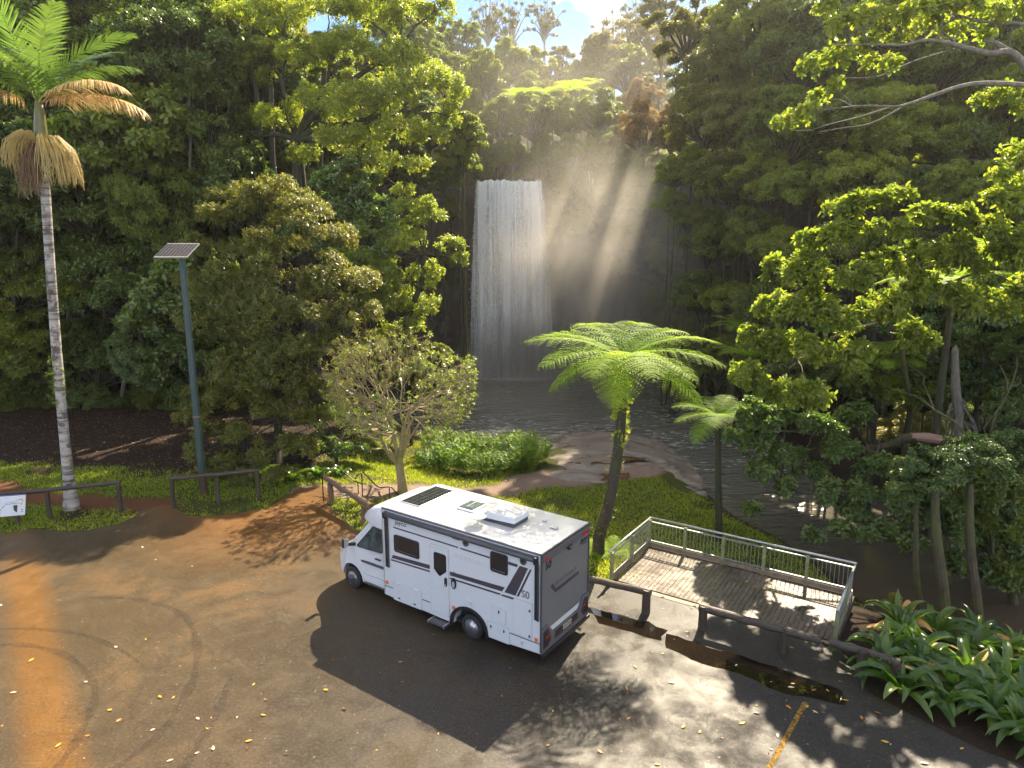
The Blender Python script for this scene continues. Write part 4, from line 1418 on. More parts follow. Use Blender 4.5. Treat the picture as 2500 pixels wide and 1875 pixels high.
def bay(p, q):
    p, q = Vector(p), Vector(q)
    d = (q - p).normalized()
    p2, q2 = p + d * .06, q - d * .06
    for z in (.20, RH - .12):
        MB().bar(p2 + Vector((0, 0, z)), q2 + Vector((0, 0, z)), .035, .04).build('bay_rail', M_GALV, deck)
    n = max(2, int((q2 - p2).length / .118))
    for k in range(1, n):
        c = p2.lerp(q2, k / n)
        link_mesh('baluster', BAL, deck, (c.x, c.y, 0))


BAL = MB().tube([(0, 0, .20), (0, 0, RH - .12)], .009, 6).mesh('baluster', M_GALV)
xs = back_x + [DL]
for a, b in zip(xs[:-1], xs[1:]):
    bay((a, DD - .0, 0), (b, DD - .0, 0))
for x in (.02, DL - .02):
    bay((x, 0, 0), (x, DD * .5, 0))
    bay((x, DD * .5, 0), (x, DD, 0))

# ------------------------------------------------------------------ log barriers
t = Nt('treated_log')
n1 = t.noise(1.0, 6, .65, t.pos((14, 14, 14), obj=True))
n2 = t.noise(2.0, 5, .7, t.pos(obj=True))
c = t.ramp(n1, [(.3, (.028, .020, .015)), (.7, (.075, .054, .040))])
c = t.mix(t.ramp(n2, [(.5, 0.0), (.7, .5)]), c, (.10, .080, .062))
M_LOG = t.fin(t.bsdf(c, t.ramp(n2, [(.35, .38), (.65, .75)]), 0, t.bump(n1, .6, .02), .45))
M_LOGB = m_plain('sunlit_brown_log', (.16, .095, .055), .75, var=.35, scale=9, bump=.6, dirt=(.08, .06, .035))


def barrier(name, label, rail_pts, post_xy, rad, prad, mat, hpost, group='log barriers round the car park'):
    base = Vector((post_xy[0][0], post_xy[0][1], H(*post_xy[0])))
    r = empty(name, base)
    tag(r, label, 'barrier', group)
    n = 10
    P_ = []
    for k in range(n + 1):
        a = k / n * (len(rail_pts) - 1)
        i = min(int(a), len(rail_pts) - 2)
        P_.append(Vector(rail_pts[i]).lerp(Vector(rail_pts[i + 1]), a - i) + Vector((random.uniform(-.008, .008),) * 3) - base)
    MB().tube(P_, [rad * random.uniform(.95, 1.04) for _ in P_], 14).build('rail', mat, r, smooth=False)
    for (x, y), h in zip(post_xy, hpost):
        z0 = H(x, y) - .2
        b = Vector((x, y, z0)) - base
        MB().tube([b, b + Vector((0, 0, .5)), b + Vector((random.uniform(-.015, .015), 0, h + .2))], [prad * 1.04, prad, prad * .97], 12).build('post', mat, r)
    return r


barrier('log_barrier', 'dark log barrier on posts behind the information board at the left edge', [(-21.6, 24.75, 1.05), (-18.03, 25.58, 1.12), (-15.50, 26.22, 1.22)], [(-15.58, 26.2), (-18.03, 25.6), (-20.6, 25.0)], .085, .085, M_LOG, (1.28, 1.10, 1.0))
barrier('log_barrier', 'dark log barrier on three posts in front of the solar light pole', [(-13.72, 26.56, 1.25), (-12.0, 27.04, 1.26), (-10.42, 27.43, 1.32)], [(-13.66, 26.59), (-12.04, 27.04), (-10.51, 27.41)], .085, .085, M_LOG, (1.30, 1.20, 1.36))
barrier('log_barrier', 'sunlit brown log barrier on two posts by the handrails, just ahead of the motorhome', [(-7.78, 27.66, .93), (-5.30, 24.78, .76)], [(-7.46, 27.22), (-5.68, 25.24)], .125, .12, M_LOGB, (.82, .66))
barrier('log_barrier', 'dark log barrier running out from behind the rear of the motorhome', [(1.6, 19.72, .60), (3.98, 18.37, .66)], [(3.87, 18.43), (1.75, 19.64)], .105, .125, M_LOG, (.74, .62))
barrier('log_barrier', 'dark log barrier on two stout posts along the front edge of the deck', [(5.18, 17.66, .62), (7.85, 16.05, .60)], [(5.28, 17.6), (7.1, 16.51)], .11, .12, M_LOG, (.70, .68))
barrier('log_barrier', 'dark log barrier end running into the broad-leaved plants beside the deck', [(8.02, 15.95, .62), (9.35, 15.1, .58)], [(8.62, 15.45), (9.25, 15.1)], .11, .125, M_LOG, (.70, .60))

# ------------------------------------------------------------------ information board
bd = empty('information_board', (-18.6, 24.8, H(-18.6, 24.8)))
tag(bd, 'white information board with a walking track map on two short posts', 'sign')
M_SIGN = m_plain('sign_white', (.62, .63, .66), .35, var=.05)
M_SIGNFR = m_plain('sign_edge', (.10, .12, .30), .4)
M_SPOST = m_plain('sign_post_timber', (.085, .062, .042), .8, var=.3, bump=.5)
ex = Vector((.97, .243, 0)).normalized()
eu = Vector((.06, -.24, .97)).normalized()      # board leans back
eu = Vector((-ex.y * .28, ex.x * .28, .96)).normalized()
en = ex.cross(eu)
BO = Vector((-.55, -.05, .42))


def bp3(a, b, off=0.0):
    return BO + ex * a + eu * b + en * off


MB().prism([bp3(-1.1, 0), bp3(.66, 0), bp3(.68, .02), bp3(.72, .76), bp3(-1.1, .76)], [bp3(-1.1, 0, -.03), bp3(.66, 0, -.03), bp3(.68, .02, -.03), bp3(.72, .76, -.03), bp3(-1.1, .76, -.03)]).build('panel', M_SIGN, bd)
MB().bar(bp3(-1.1, .775, -.01), bp3(.73, .775, -.01), .035, .03).build('top_trim', M_SIGNFR, bd)
for a in (-.40, .38):
    q = bp3(a, 0, -.10)
    MB().box((q.x, q.y, .2), (.11, .11, 1.2)).build('post', M_SPOST, bd, bevel=.01)


def ink(name, pts, w, col):
    m = m_plain('ink_' + name, col, .5, var=.05)
    mb = MB()
    for (a, b), (c_, d_) in zip(pts[:-1], pts[1:]):
        dx, dy = c_ - a, d_ - b
        l = math.hypot(dx, dy)
        nx_, ny_ = -dy / l * w / 2, dx / l * w / 2
        mb.add([bp3(a + nx_, b + ny_, .003), bp3(c_ + nx_, d_ + ny_, .003), bp3(c_ - nx_, d_ - ny_, .003), bp3(a - nx_, b - ny_, .003)], [(0, 1, 2, 3)])
    mb.build(name, m, bd)


ink('map_line', [(-1.05, .42), (-.30, .40), (-.28, .65)], .012, (.30, .31, .34))
ink('map_line', [(-1.05, .68), (-.30, .66)], .010, (.38, .39, .42))
ink('track', [(-.16, .06), (-.14, .22), (-.06, .34), (.06, .44), (.30, .46), (.50, .47)], .016, (.05, .12, .10))
ink('track', [(.0, .50), (.34, .52), (.50, .60), (.60, .61)], .012, (.05, .26, .22))
ink('town', [(-.34, .12), (-.26, .20), (-.30, .10), (-.22, .13)], .05, (.06, .20, .09))
ink('town', [(-.20, .17), (-.14, .10)], .03, (.5, .05, .05))
ink('region', [(.50, .46), (.58, .40), (.62, .56), (.52, .60), (.62, .60)], .035, (.55, .42, .10))
ink('lettering', [(-.30, .40), (-.22, .41)], .035, (.10, .10, .12))
ink('lettering', [(.56, .20), (.62, .21)], .03, (.10, .10, .12))
ink('lettering', [(.55, .13), (.63, .14)], .025, (.10, .10, .12))

# ------------------------------------------------------------------ solar light pole
M_POLE = m_plain('teal_painted_pole', (.034, .062, .058), .5, var=.2, scale=3, dirt=(.035, .05, .035))
M_POLEB = m_plain('brown_pole_foot', (.060, .035, .022), .7, var=.3)
lp = empty('solar_light_pole', (-13.2, 28.3, H(-13.2, 28.3)))
tag(lp, 'tall teal pole with a tilted solar panel on top beside the rounded bush', 'light pole')
MB().lathe([(.17, 1.0), (.148, 5.0), (.13, 9.9)], 8).build('shaft', M_POLE, lp)
MB().lathe([(.18, -.2), (.18, .2), (.172, 1.02)], 8).build('foot', M_POLEB, lp)
MB().lathe([(.172, 3.42), (.172, 3.46)], 12).build('strap', m_plain('rusty_strap', (.30, .17, .07), .6), lp)
Mt = Matrix.Translation((-.12, -.1, 10.25)) @ Matrix.Rotation(math.radians(-6), 4, 'Z') @ Matrix.Rotation(math.radians(27), 4, 'X')
pn = MB()
pn.box((0, 0, 0), (1.36, 1.15, .05), None)
pn.V = [tuple(Mt @ Vector(v)) for v in pn.V]
po = pn.build('solar_panel', M_ALU, lp)
cc = MB()
for i in range(9):
    for j in range(4):
        cc.box((-.60 + i * .15, -.40 + j * .268, .028), (.138, .258, .004))
cc.V = [tuple(Mt @ Vector(v)) for v in cc.V]
cc.build('cells', m_plain('dusty_cell', (.022, .017, .020), .55, var=.35, scale=9), po)
MB().bar((0, 0, 9.85), (-.1, -.05, 10.22), .08, .08).build('bracket', M_CHAR, po)

# ------------------------------------------------------------------ steps and handrails
M_STEPC = m_plain('concrete_step', (.20, .155, .12), .8, var=.3, scale=5, bump=.4)
sp_ = empty('garden_steps', (-6.9, 28.2, -.4))
tag(sp_, 'low concrete steps leading down between the black handrails', 'steps')
for k in range(4):
    MB().box((k * .42 - .2, k * .16 + .05, .28 - k * .16), (.46, 1.35, .18), Matrix.Rotation(.36, 3, 'Z')).build('tread', M_STEPC, sp_, bevel=.02)
M_HR = m_plain('black_handrail_steel', (.018, .018, .017), .35, .3, var=.3)


def handrail(label, pts, feet):
    o = empty('handrail', (feet[0][0], feet[0][1], feet[0][2]))
    tag(o, label, 'handrail', 'black handrails by the steps')
    b0 = Vector(feet[0][:3])
    MB().tube([Vector(p) - b0 for p in pts], .026, 10).build('rail', M_HR, o, smooth=True)
    for x, y, z, top in feet:
        MB().tube([Vector((x, y, z - .15)) - b0, Vector((x, y, top)) - b0], .024, 8).build('post', M_HR, o)


handrail('black tubular handrail at the top of the steps, the one farther left', [(-7.83, 27.25, 1.08), (-7.81, 27.32, 1.17), (-7.5, 28.5, 1.12), (-6.72, 28.32, .52), (-6.55, 28.28, .47), (-6.2, 28.1, .48)], [(-7.81, 27.32, 0, 1.16), (-6.58, 28.3, -.3, .46)])
handrail('black tubular handrail that steps down behind the cab of the motorhome', [(-6.45, 27.35, .98), (-6.40, 27.47, 1.07), (-6.22, 27.75, 1.12), (-5.72, 27.85, .50), (-5.55, 27.9, .38), (-5.29, 28.03, .37), (-5.12, 28.05, .36), (-4.8, 28.15, -.1)], [(-6.25, 27.62, -.15, 1.1), (-5.2, 28.05, -.5, .36)])
# ------------------------------------------------------------------ foliage builders
def unit(A):
    return A / np.maximum(np.linalg.norm(A, axis=-1, keepdims=True), 1e-9)


def leaf_quads(P, D, N, L, W, fold=.12):
    """one folded four-sided leaf at each P along D"""
    S = unit(np.cross(D, N))
    N2 = unit(np.cross(S, D))
    L = L[:, None]
    W = W[:, None]
    base = P
    tip = P + D * L - N2 * L * fold * .6
    mid = P + D * L * .48
    a = mid + S * W * .5 + N2 * L * fold
    b = mid - S * W * .5 + N2 * L * fold
    V = np.stack([base, a, tip, b], 1).reshape(-1, 3)
    F = np.arange(len(P) * 4).reshape(-1, 4)
    return V, F


def leaf_hex(P, D, N, L, W, fold=.1):
    """broader leaf with a blunt end: two folded halves, six points"""
    S = unit(np.cross(D, N))
    N2 = unit(np.cross(S, D))
    L = L[:, None]
    W = W[:, None]
    v0 = P
    v1 = P + D * L - N2 * L * .18
    a1 = P + D * L * .38 + S * W * .36 + N2 * L * fold
    a2 = P + D * L * .76 + S * W * .5 + N2 * L * fold * .3
    b1 = P + D * L * .38 - S * W * .36 + N2 * L * fold
    b2 = P + D * L * .76 - S * W * .5 + N2 * L * fold * .3
    V = np.stack([v0, a1, a2, v1, b2, b1], 1).reshape(-1, 3)
    i = np.arange(len(P))[:, None] * 6
    F = np.concatenate([i + np.array([[0, 1, 2, 3]]), i + np.array([[0, 3, 4, 5]])], 0)
    return V, F


def sprigs(C, A, k, L, spread=.9, axial=.45, droop=.25, width=.42, jitter=.35, hexed=False, R=None, whorl=False):
    """k leaves round each sprig centre C with axis A"""
    R = R or rng
    n = len(C)
    ref = unit(R.normal(size=(n, 3)))
    X = unit(np.cross(A, ref))
    Y = np.cross(A, X)
    ang = (np.arange(k)[None, :] * (2.4 if not whorl else 2 * PI / k)) + R.random((n, 1)) * 6.28 + R.normal(0, .25, (n, k))
    rad = X[:, None] * np.cos(ang)[..., None] + Y[:, None] * np.sin(ang)[..., None]
    D = rad * spread + A[:, None] * (axial + .25 * R.normal(size=(n, k, 1))) + R.normal(0, jitter * .5, (n, k, 3))
    D[..., 2] -= droop * R.random((n, k))
    D = unit(D)
    Nn = unit(A[:, None] * .8 + np.array([0, 0, .7]) + R.normal(0, jitter, (n, k, 3)))
    step = L * .5
    P = C[:, None] + A[:, None] * ((np.arange(k) / k - .5)[None, :, None] * step * (0.3 if whorl else 2.2)) + R.normal(0, L * .12, (n, k, 3))
    LL = L * (.65 + .6 * R.random(n * k))
    fn = leaf_hex if hexed else leaf_quads
    V, F = fn(P.reshape(-1, 3), D.reshape(-1, 3), Nn.reshape(-1, 3), LL, LL * width * (.8 + .4 * R.random(n * k)))
    per = 6 if hexed else 4
    sp = R.random(n)[:, None] * .55 + R.random((n, k)) * .45
    lr = np.repeat(sp.ravel(), per)
    return V, F, lr


def clump_sprigs(cen, rad, nspr, flat=.75, R=None, outward=True, shell=.55):
    """sprig centres and axes spread through the upper, outer part of each clump"""
    R = R or rng
    out_c, out_a = [], []
    w = rad ** 2
    cnt = np.maximum(3, (nspr * w / w.sum()).astype(int))
    for c, r, m in zip(cen, rad, cnt):
        d = unit(R.normal(size=(m * 2, 3)))
        oc = c / max(np.linalg.norm(c), 1e-6) if outward else np.array([0, 0, .6])
        score = d @ oc + .5 * d[:, 2] + R.normal(0, .35, m * 2)
        d = d[np.argsort(-score)[:m]]
        # twiggy irregular surface
        bump = .78 + .34 * R.random(m) ** 1.2
        rr = r * bump * (shell + (1 - shell) * R.random(m) ** .4)
        out_c.append(c + d * rr[:, None] * np.array([1, 1, flat]))
        out_a.append(unit(d * .9 + oc * .3 + np.array([0, 0, .25]) + R.normal(0, .3, (m, 3))))
    return np.concatenate(out_c), np.concatenate(out_a)


def subdivide_clumps(cen, rad, k, R):
    """break every clump into smaller tufts so that a crown shows lights, darks and gaps"""
    d = unit(R.normal(size=(len(cen), k, 3)))
    d[..., 2] = np.abs(d[..., 2]) * .8 - .15
    off = rad[:, None, None] * (.45 + .5 * R.random((len(cen), k, 1)))
    c2 = (cen[:, None] + d * off).reshape(-1, 3)
    r2 = np.repeat(rad, k) * (.30 + .26 * R.random(len(cen) * k))
    return c2, r2


def limb_mesh(mb, a, b, r0, r1, seg=5, sides=5, wig=.06, sag=.1):
    a, b = Vector(a), Vector(b)
    L = (b - a).length
    pts = []
    for i in range(seg + 1):
        f = i / seg
        p = a.lerp(b, f) + Vector((random.uniform(-1, 1), random.uniform(-1, 1), random.uniform(-.6, .6))) * wig * L * (f * (1 - f) * 3)
        p.z += sag * L * math.sin(f * PI)
        pts.append(p)
    mb.tube(pts, [r0 + (r1 - r0) * (i / seg) for i in range(seg + 1)], sides, cap=False)


PROTO = {}


def make_proto(key, seed, nclump, cr, leafL, nleaf, shape=(1, 1, .85), k=7, zmin=-.55, width=.42, droop=.25, rad_in=.45, trunk_drop=.95, hexed=False, spread=.9, fill=.2):
    R = np.random.default_rng(seed)
    cen = []
    tries = 0
    while len(cen) < nclump and tries < 4000:
        tries += 1
        d = unit(R.normal(size=3))
        if d[2] < zmin:
            continue
        rr = rad_in + (.88 - rad_in) * R.random() ** .6
        if R.random() < fill:
            rr *= .5
        c = d * rr * np.array(shape) * (.82 + .3 * R.random())
        if all(np.linalg.norm(c - q) > cr[0] * .95 for q in cen):
            cen.append(c)
    cen = np.array(cen)
    rad = cr[0] + (cr[1] - cr[0]) * R.random(len(cen))
    c2, r2 = subdivide_clumps(cen, rad, 6, R)
    C, A = clump_sprigs(c2, r2, nleaf // k, R=R, shell=.3)
    V, F, lr = sprigs(C, A, k, leafL, spread=spread, droop=droop, width=width, R=R, hexed=hexed)
    crown = np_mesh('crown', V, F, None, attrs={'lr': lr})
    random.seed(seed)
    mb = MB()
    fork = Vector((0, 0, -trunk_drop * shape[2] * .75))
    for c in cen:
        if np.linalg.norm(c[:2]) + abs(c[2]) < .1: continue
        m = Vector(c) * .45 + Vector((0, 0, -.28 * shape[2]))
        limb_mesh(mb, fork, m, .042, .026, 3, 5)
        limb_mesh(mb, m, Vector(c), .026, .008, 3, 5)
    limbs = mb.mesh('limbs', None)
    PROTO[key] = dict(crown=crown, limbs=limbs, shape=shape, fork=fork.z)


make_proto('round', 101, 34, (.24, .36), .060, 48000)
make_proto('round2', 102, 30, (.22, .38), .056, 50000, (1, .95, .95))
make_proto('fine', 103, 46, (.18, .30), .042, 76000, (1, 1, .95))
make_proto('tall', 104, 36, (.22, .32), .056, 48000, (.75, .75, 1.25), zmin=-.8)
make_proto('open', 105, 20, (.20, .30), .054, 26000, (1, 1, .8))
make_proto('layer', 106, 26, (.24, .34), .058, 42000, (1.1, 1.1, .6))
make_proto('sparse', 107, 30, (.10, .17), .048, 11000, (.8, .8, 1.1), width=.3, droop=.7, rad_in=.55)
make_proto('broad', 108, 22, (.26, .38), .095, 15000, (1, 1, .85), k=6, width=.55, hexed=True)
make_proto('weep', 109, 34, (.20, .32), .062, 44000, (.9, .9, 1.05), width=.24, droop=1.1)

# trunks of unit height
TRUNK = []
for sd in range(4):
    random.seed(300 + sd)
    pts = [Vector((random.uniform(-.9, .9) * f * (1 - f) * 3, random.uniform(-.9, .9) * f * (1 - f) * 3, f)) for f in np.linspace(0, 1, 9)]
    mb = MB()
    for p_, r_ in zip(pts, [1.55, 1.12, 1.0, .94, .9, .84, .78, .7, .6]):
        mb.V += [(p_.x + r_ * math.cos(a_ * .628), p_.y + r_ * math.sin(a_ * .628), p_.z) for a_ in range(10)]
    mb.F = [(i * 10 + k, i * 10 + (k + 1) % 10, (i + 1) * 10 + (k + 1) % 10, (i + 1) * 10 + k) for i in range(8) for k in range(10)]
    TRUNK.append(mb.mesh('trunk', None))

for _p in PROTO.values():
    _p['crown'].materials.append(None)
    _p['limbs'].materials.append(None)
for _t in TRUNK:
    _t.materials.append(None)


def whereabouts(u, v):
    if u < 900:
        a = 'at the left picture edge' if u < 60 else 'behind the palm trunk' if u < 190 else 'between palm and light pole' if u < 340 else 'behind the light pole' if u < 480 else 'behind the rounded tree'
    elif u < 1660:
        a = 'left of the fall' if u < 1130 else 'straight above the fall' if u < 1280 else 'right above the fall' if u < 1400 else 'under the sky gap' if u < 1500 else 'right of the sky gap'
    else:
        a = 'beside the misty cliff' if u < 1780 else 'above the far bank' if u < 1930 else 'behind the lime shrub' if u < 2120 else 'above the fallen log' if u < 2330 else 'at the right picture edge'
    b = 'topmost' if v < 110 else 'high' if v < 260 else 'fairly high' if v < 400 else 'midway' if v < 560 else 'fairly low' if v < 760 else 'low'
    return '%s, %s' % (b, a)


SHORT = {}


def tree(u, v, Y, rpx, proto, leaf, label, group=None, name='forest_tree', bark='dark', cat='tree', squash=1.0, tr=.022, ground=True, wide=1.0):
    """a tree whose crown stands at depth Y and shows at (u, v) with radius rpx in the photograph's pixels"""
    c = at_y(u, v, Y)
    r = rpx * (Y * CP + (CAMH - c.z) * SP) / FPX
    if group in SHORT:
        label = '%s, %s' % (SHORT[group] % {'dark': 'dark green', 'mid': 'mid-green', 'olive': 'olive', 'lime': 'lime', 'gloss': 'glossy', 'tan': 'tan'}[leaf], whereabouts(u, v))
    p = PROTO[proto]
    z0 = H(c.x, c.y) if ground else c.z - r
    z0 = min(z0, c.z - r * .55)
    o = empty(name, (c.x, c.y, z0))
    tag(o, label, cat, group)
    rz_ = random.random() * 6.28
    rot = (random.uniform(-.12, .12), random.uniform(-.12, .12), rz_)
    s = (r * wide, r * wide, r * squash)
    h = c.z - z0
    set_mat(link_mesh('crown', p['crown'], o, (0, 0, h), rot, s), LM[leaf])
    set_mat(link_mesh('limbs', p['limbs'], o, (0, 0, h), rot, s), BARK[bark])
    th = h + p['fork'] * r * squash + .15 * r
    if th > .4:
        k = max(.06, r * tr * 2.0)
        set_mat(link_mesh('trunk', random.choice(TRUNK), o, (0, 0, -.15), (0, 0, rz_), (k, k, th + .15)), BARK[bark])
    return o


# ------------------------------------------------------------------ forest: left wall in the shade
SHORT.update({'shaded rainforest trees of the left wall': '%s tree in the left forest wall',
              'hazy trees on the slope above the waterfall': 'hazy %s tree on the slope',
              'shaded rainforest trees of the right wall': '%s tree in the right forest wall',
              'creeper-covered shrubs draped on the cliff right of the fall': '%s creeper shrub on the cliff',
              'undergrowth on the right bank': '%s undergrowth shrub on the right bank'})
random.seed(21)
GL = 'shaded rainforest trees of the left wall'
LBL = 'dark shaded rainforest tree in the dense wall behind the palm and light pole'
rows = [
    # u, v, Y, r, proto
    (30, 110, 52, 190, 'round2'), (260, 60, 55, 200, 'tall'), (430, 150, 50, 170, 'round'), (560, 60, 54, 170, 'open'), (150, 300, 50, 170, 'round'), (330, 350, 47, 170, 'round2'),
    (500, 330, 49, 150, 'tall'), (60, 480, 48, 160, 'tall'), (230, 520, 47, 160, 'round'), (400, 540, 46, 150, 'weep'), (560, 480, 49, 130, 'round2'), (-60, 330, 46, 190, 'round'),
    (20, 680, 46, 150, 'round2'), (160, 720, 47, 150, 'layer'), (310, 700, 46, 150, 'round'), (450, 740, 44, 140, 'layer'), (-70, 560, 44, 170, 'round2'), (80, 860, 45, 120, 'round'),
    (230, 880, 46, 120, 'round2'), (370, 880, 45, 120, 'weep'), (480, 900, 43, 110, 'round'), (-30, 850, 44, 130, 'layer'), (120, 40, 60, 220, 'round'), (400, -40, 62, 230, 'round2'),
    (620, 200, 56, 150, 'round'), (30, 985, 44.5, 65, 'round'), (130, 990, 45.5, 60, 'round2'), (220, 985, 45, 62, 'round'), (310, 990, 45.5, 60, 'layer'), (400, 985, 45, 60, 'round'), (470, 980, 43.5, 60, 'round2'),
    (-120, 960, 44, 90, 'round'), (-200, 600, 50, 260, 'round'), (-180, 200, 52, 260, 'round2'), (100, 620, 56, 200, 'round'), (330, 600, 58, 200, 'round2'), (520, 640, 56, 180, 'round'),
]
for i, (u, v, Y, r, pr) in enumerate(rows):
    tree(u, v, Y, r, pr if i % 5 else 'broad', ('dark', 'mid', 'dark', 'gloss')[i % 4], LBL, GL, tr=.020)
# pale slim trunks standing in the dark wall
SLIM = m_bark('bark_slim', (.05, .045, .035), (.13, .115, .09), 5)
BARK['slim'] = SLIM
for i, (u, v0, v1, Y) in enumerate([(35, 420, 1010, 45), (150, 700, 1015, 46), (205, 500, 1015, 46.5), (300, 560, 1020, 45), (340, 760, 1020, 47), (470, 200, 900, 47), (560, 40, 520, 52), (420, 640, 1000, 45)]):
    a = at_y(u, v1, Y)
    b = at_y(u + random.uniform(-25, 25), v0, Y)
    z0 = H(a.x, a.y)
    o = empty('slim_tree', (a.x, a.y, z0))
    tag(o, 'slim bare trunk rising in the dark forest wall on the left', 'tree', 'slim trunks in the left forest wall')
    P_ = [Vector((0, 0, -.2)) + (Vector((b.x - a.x, 0, b.z - z0)) + Vector((0, 0, .2))) * f + Vector((random.uniform(-.12, .12), 0, 0)) for f in np.linspace(0, 1, 7)]
    MB().tube(P_, list(np.linspace(.16, .08, 7)), 8).build('trunk', SLIM, o)
    rr = 1.7
    set_mat(link_mesh('crown', PROTO['open']['crown'], o, tuple(P_[-1]), (0, 0, i), (rr, rr, rr)), LM['dark'])


# ------------------------------------------------------------------ one-off trees made of chosen clumps
def clump_tree(name, label, cat, base, clumps, leaf, bark, leafL, nleaf, trunk_pts, limb_r=.14, k=7, group=None, hexed=False, width=.42, droop=.25, seed=5, flat=.75, whorl=False, spread=.9, axial=.45, trunk_r=None, forks=None, shell=.4, outward=None, sub=7):
    """clumps: (u, v, Y, rpx); trunk_pts: world points of the trunk; limbs grow from the nearest trunk or fork point"""
    R = np.random.default_rng(seed)
    random.seed(seed)
    b0 = Vector(base)
    o = empty(name, b0)
    tag(o, label, cat, group)
    cen, rad = [], []
    for u, v, Y, rp in clumps:
        c = at_y(u, v, Y)
        cen.append(np.array(c - b0))
        rad.append(rp * (Y * CP + (CAMH - c.z) * SP) / FPX)
    cen, rad = np.array(cen), np.array(rad)
    mid = cen.mean(0)
    c2, r2 = subdivide_clumps(cen - mid, rad, sub, R) if sub else (cen - mid, rad)
    C, A = clump_sprigs(c2, r2, nleaf // k, flat=flat, R=R, shell=shell)
    V, F, lr = sprigs(C + mid, A, k, leafL, R=R, hexed=hexed, width=width, droop=droop, whorl=whorl, spread=spread, axial=axial)
    link_mesh('crown', np_mesh('crown', V, F, LM[leaf], attrs={'lr': lr}), o)
    mb = MB()
    tp = [Vector(p) - b0 for p in trunk_pts]
    tr_ = trunk_r or list(np.linspace(limb_r * 2.2, limb_r * 1.1, len(tp)))
    mb.tube(tp, tr_, 10, cap=False)
    hubs = [tp[-1]] + [Vector(f) - b0 for f in (forks or [])]
    for f in hubs[1:]:
        limb_mesh(mb, tp[-1], f, limb_r, limb_r * .75, 5, 7, .05, .06)
    for c in cen:
        c = Vector(c)
        h = min(hubs, key=lambda q: (q - c).length)
        limb_mesh(mb, h, c, limb_r * .6, limb_r * .14, 6, 6, .07, .07)
        for _ in range(5):
            e = c + Vector(unit(R.normal(size=3))) * rad.mean() * .8
            limb_mesh(mb, c, e, limb_r * .16, limb_r * .05, 3, 4, .08, .05)
    mb.build('trunk', BARK[bark], o)
    return o


# tall sunlit tree left of the fall
YB = 50
tb = at_y(735, 500, YB)
z0 = H(tb.x, tb.y)
clump_tree('rainforest_tree', 'tall spreading tree with sunlit yellow-green crown and dark forked trunks left of the waterfall', 'tree', (tb.x, tb.y, z0),
           [(600, 70, 51, 85), (700, 40, 50, 90), (800, 30, 49, 90), (900, 50, 49, 85), (985, 40, 50, 75), (1060, 30, 51, 60), (640, 190, 51, 80), (740, 160, 49, 80), (840, 150, 48, 85), (930, 160, 48, 80), (1010, 150, 49, 55),
            (1020, 215, 48, 85), (1085, 235, 48, 62), (1095, 285, 48, 48), (950, 250, 47, 75), (870, 250, 47, 80), (780, 260, 47, 75), (700, 290, 49, 70), (900, 340, 47, 65), (980, 320, 47, 60), (1040, 330, 47.5, 45),
            (830, 360, 47, 60), (940, 405, 47, 60), (1000, 400, 47, 42), (890, 440, 47, 45), (760, 390, 47.5, 50), (980, 470, 47, 35), (640, 290, 51, 60)],
           'lime', 'dark', .21, 80000, [(tb.x, tb.y, z0 - .3), at_y(733, 470, YB), at_y(728, 400, YB), at_y(722, 340, YB)], .20, seed=41,
           trunk_r=[.55, .48, .42, .36], forks=[at_y(800, 360, 48.5), at_y(870, 380, 48), at_y(690, 200, 50), at_y(800, 220, 49), at_y(900, 290, 48), at_y(970, 120, 49), at_y(620, 330, 50.5)])
for i, (u, du) in enumerate([(672, -14), (760, 26), (655, -40)]):
    a = at_y(u, 520, YB + .6)
    b = at_y(u + du, 150, YB + .6)
    o = empty('forest_tree', (a.x, a.y, H(a.x, a.y)))
    tag(o, ['dark upright trunk just left of the forked sunlit tree', 'dark leaning trunk just right of the forked sunlit tree', 'thin dark trunk leaning left beside the forked sunlit tree'][i], 'tree')
    h = b.z - o.location.z
    P_ = [Vector(((b.x - a.x) * f + .15 * math.sin(f * 7 + i), 0, -.2 + (h + .2) * f)) for f in np.linspace(0, 1, 8)]
    MB().tube(P_, list(np.linspace(.34 - .06 * i, .16, 8)), 9).build('trunk', BARK['dark'], o)
    set_mat(link_mesh('crown', PROTO['open']['crown'], o, tuple(P_[-1]), (0, 0, i * 2.), (2.6, 2.6, 2.2)), LM['mid'])

random.seed(22)
GM = 'trees between the rounded bush and the waterfall'
tree(830, 520, 46, 120, 'broad', 'gloss', 'glossy blue-green broad-leaved tree under the sunlit tall tree', name='broadleaf_tree')
tree(905, 590, 45, 95, 'broad', 'gloss', 'glossy broad-leaved tree just right of the bush top, flecked with white glints', name='broadleaf_tree')
o = clump_tree('rainforest_tree', 'sunlit tree reaching a leafy arm towards the waterfall', 'tree', tuple(at_y(960, 960, 44)),
               [(1000, 520, 44, 45), (1045, 545, 44, 55), (1095, 600, 44, 42), (1120, 640, 43.5, 28), (990, 600, 44, 65), (1050, 500, 44, 32), (1060, 660, 44, 30), (1000, 690, 44, 65), (960, 740, 44, 70), (1040, 745, 44, 45), (925, 670, 44, 70), (1020, 800, 44, 50), (960, 830, 44, 60)],
               'lime', 'dark', .20, 22000, [at_y(960, 960, 44), at_y(985, 800, 44), at_y(1030, 690, 44), at_y(1035, 620, 44)], .12, seed=43)
tree(870, 700, 42, 110, 'round', 'mid', 'mid-green tree filling the gap between the rounded bush and the sunlit arm', name='forest_tree')
tree(760, 560, 46, 110, 'round2', 'gloss', 'dark glossy tree behind the top of the rounded bush', name='forest_tree')
tree(1000, 930, 41, 80, 'fine', 'mid', 'leafy shrub at the pool edge behind the twiggy round tree', name='shrub', cat='shrub')
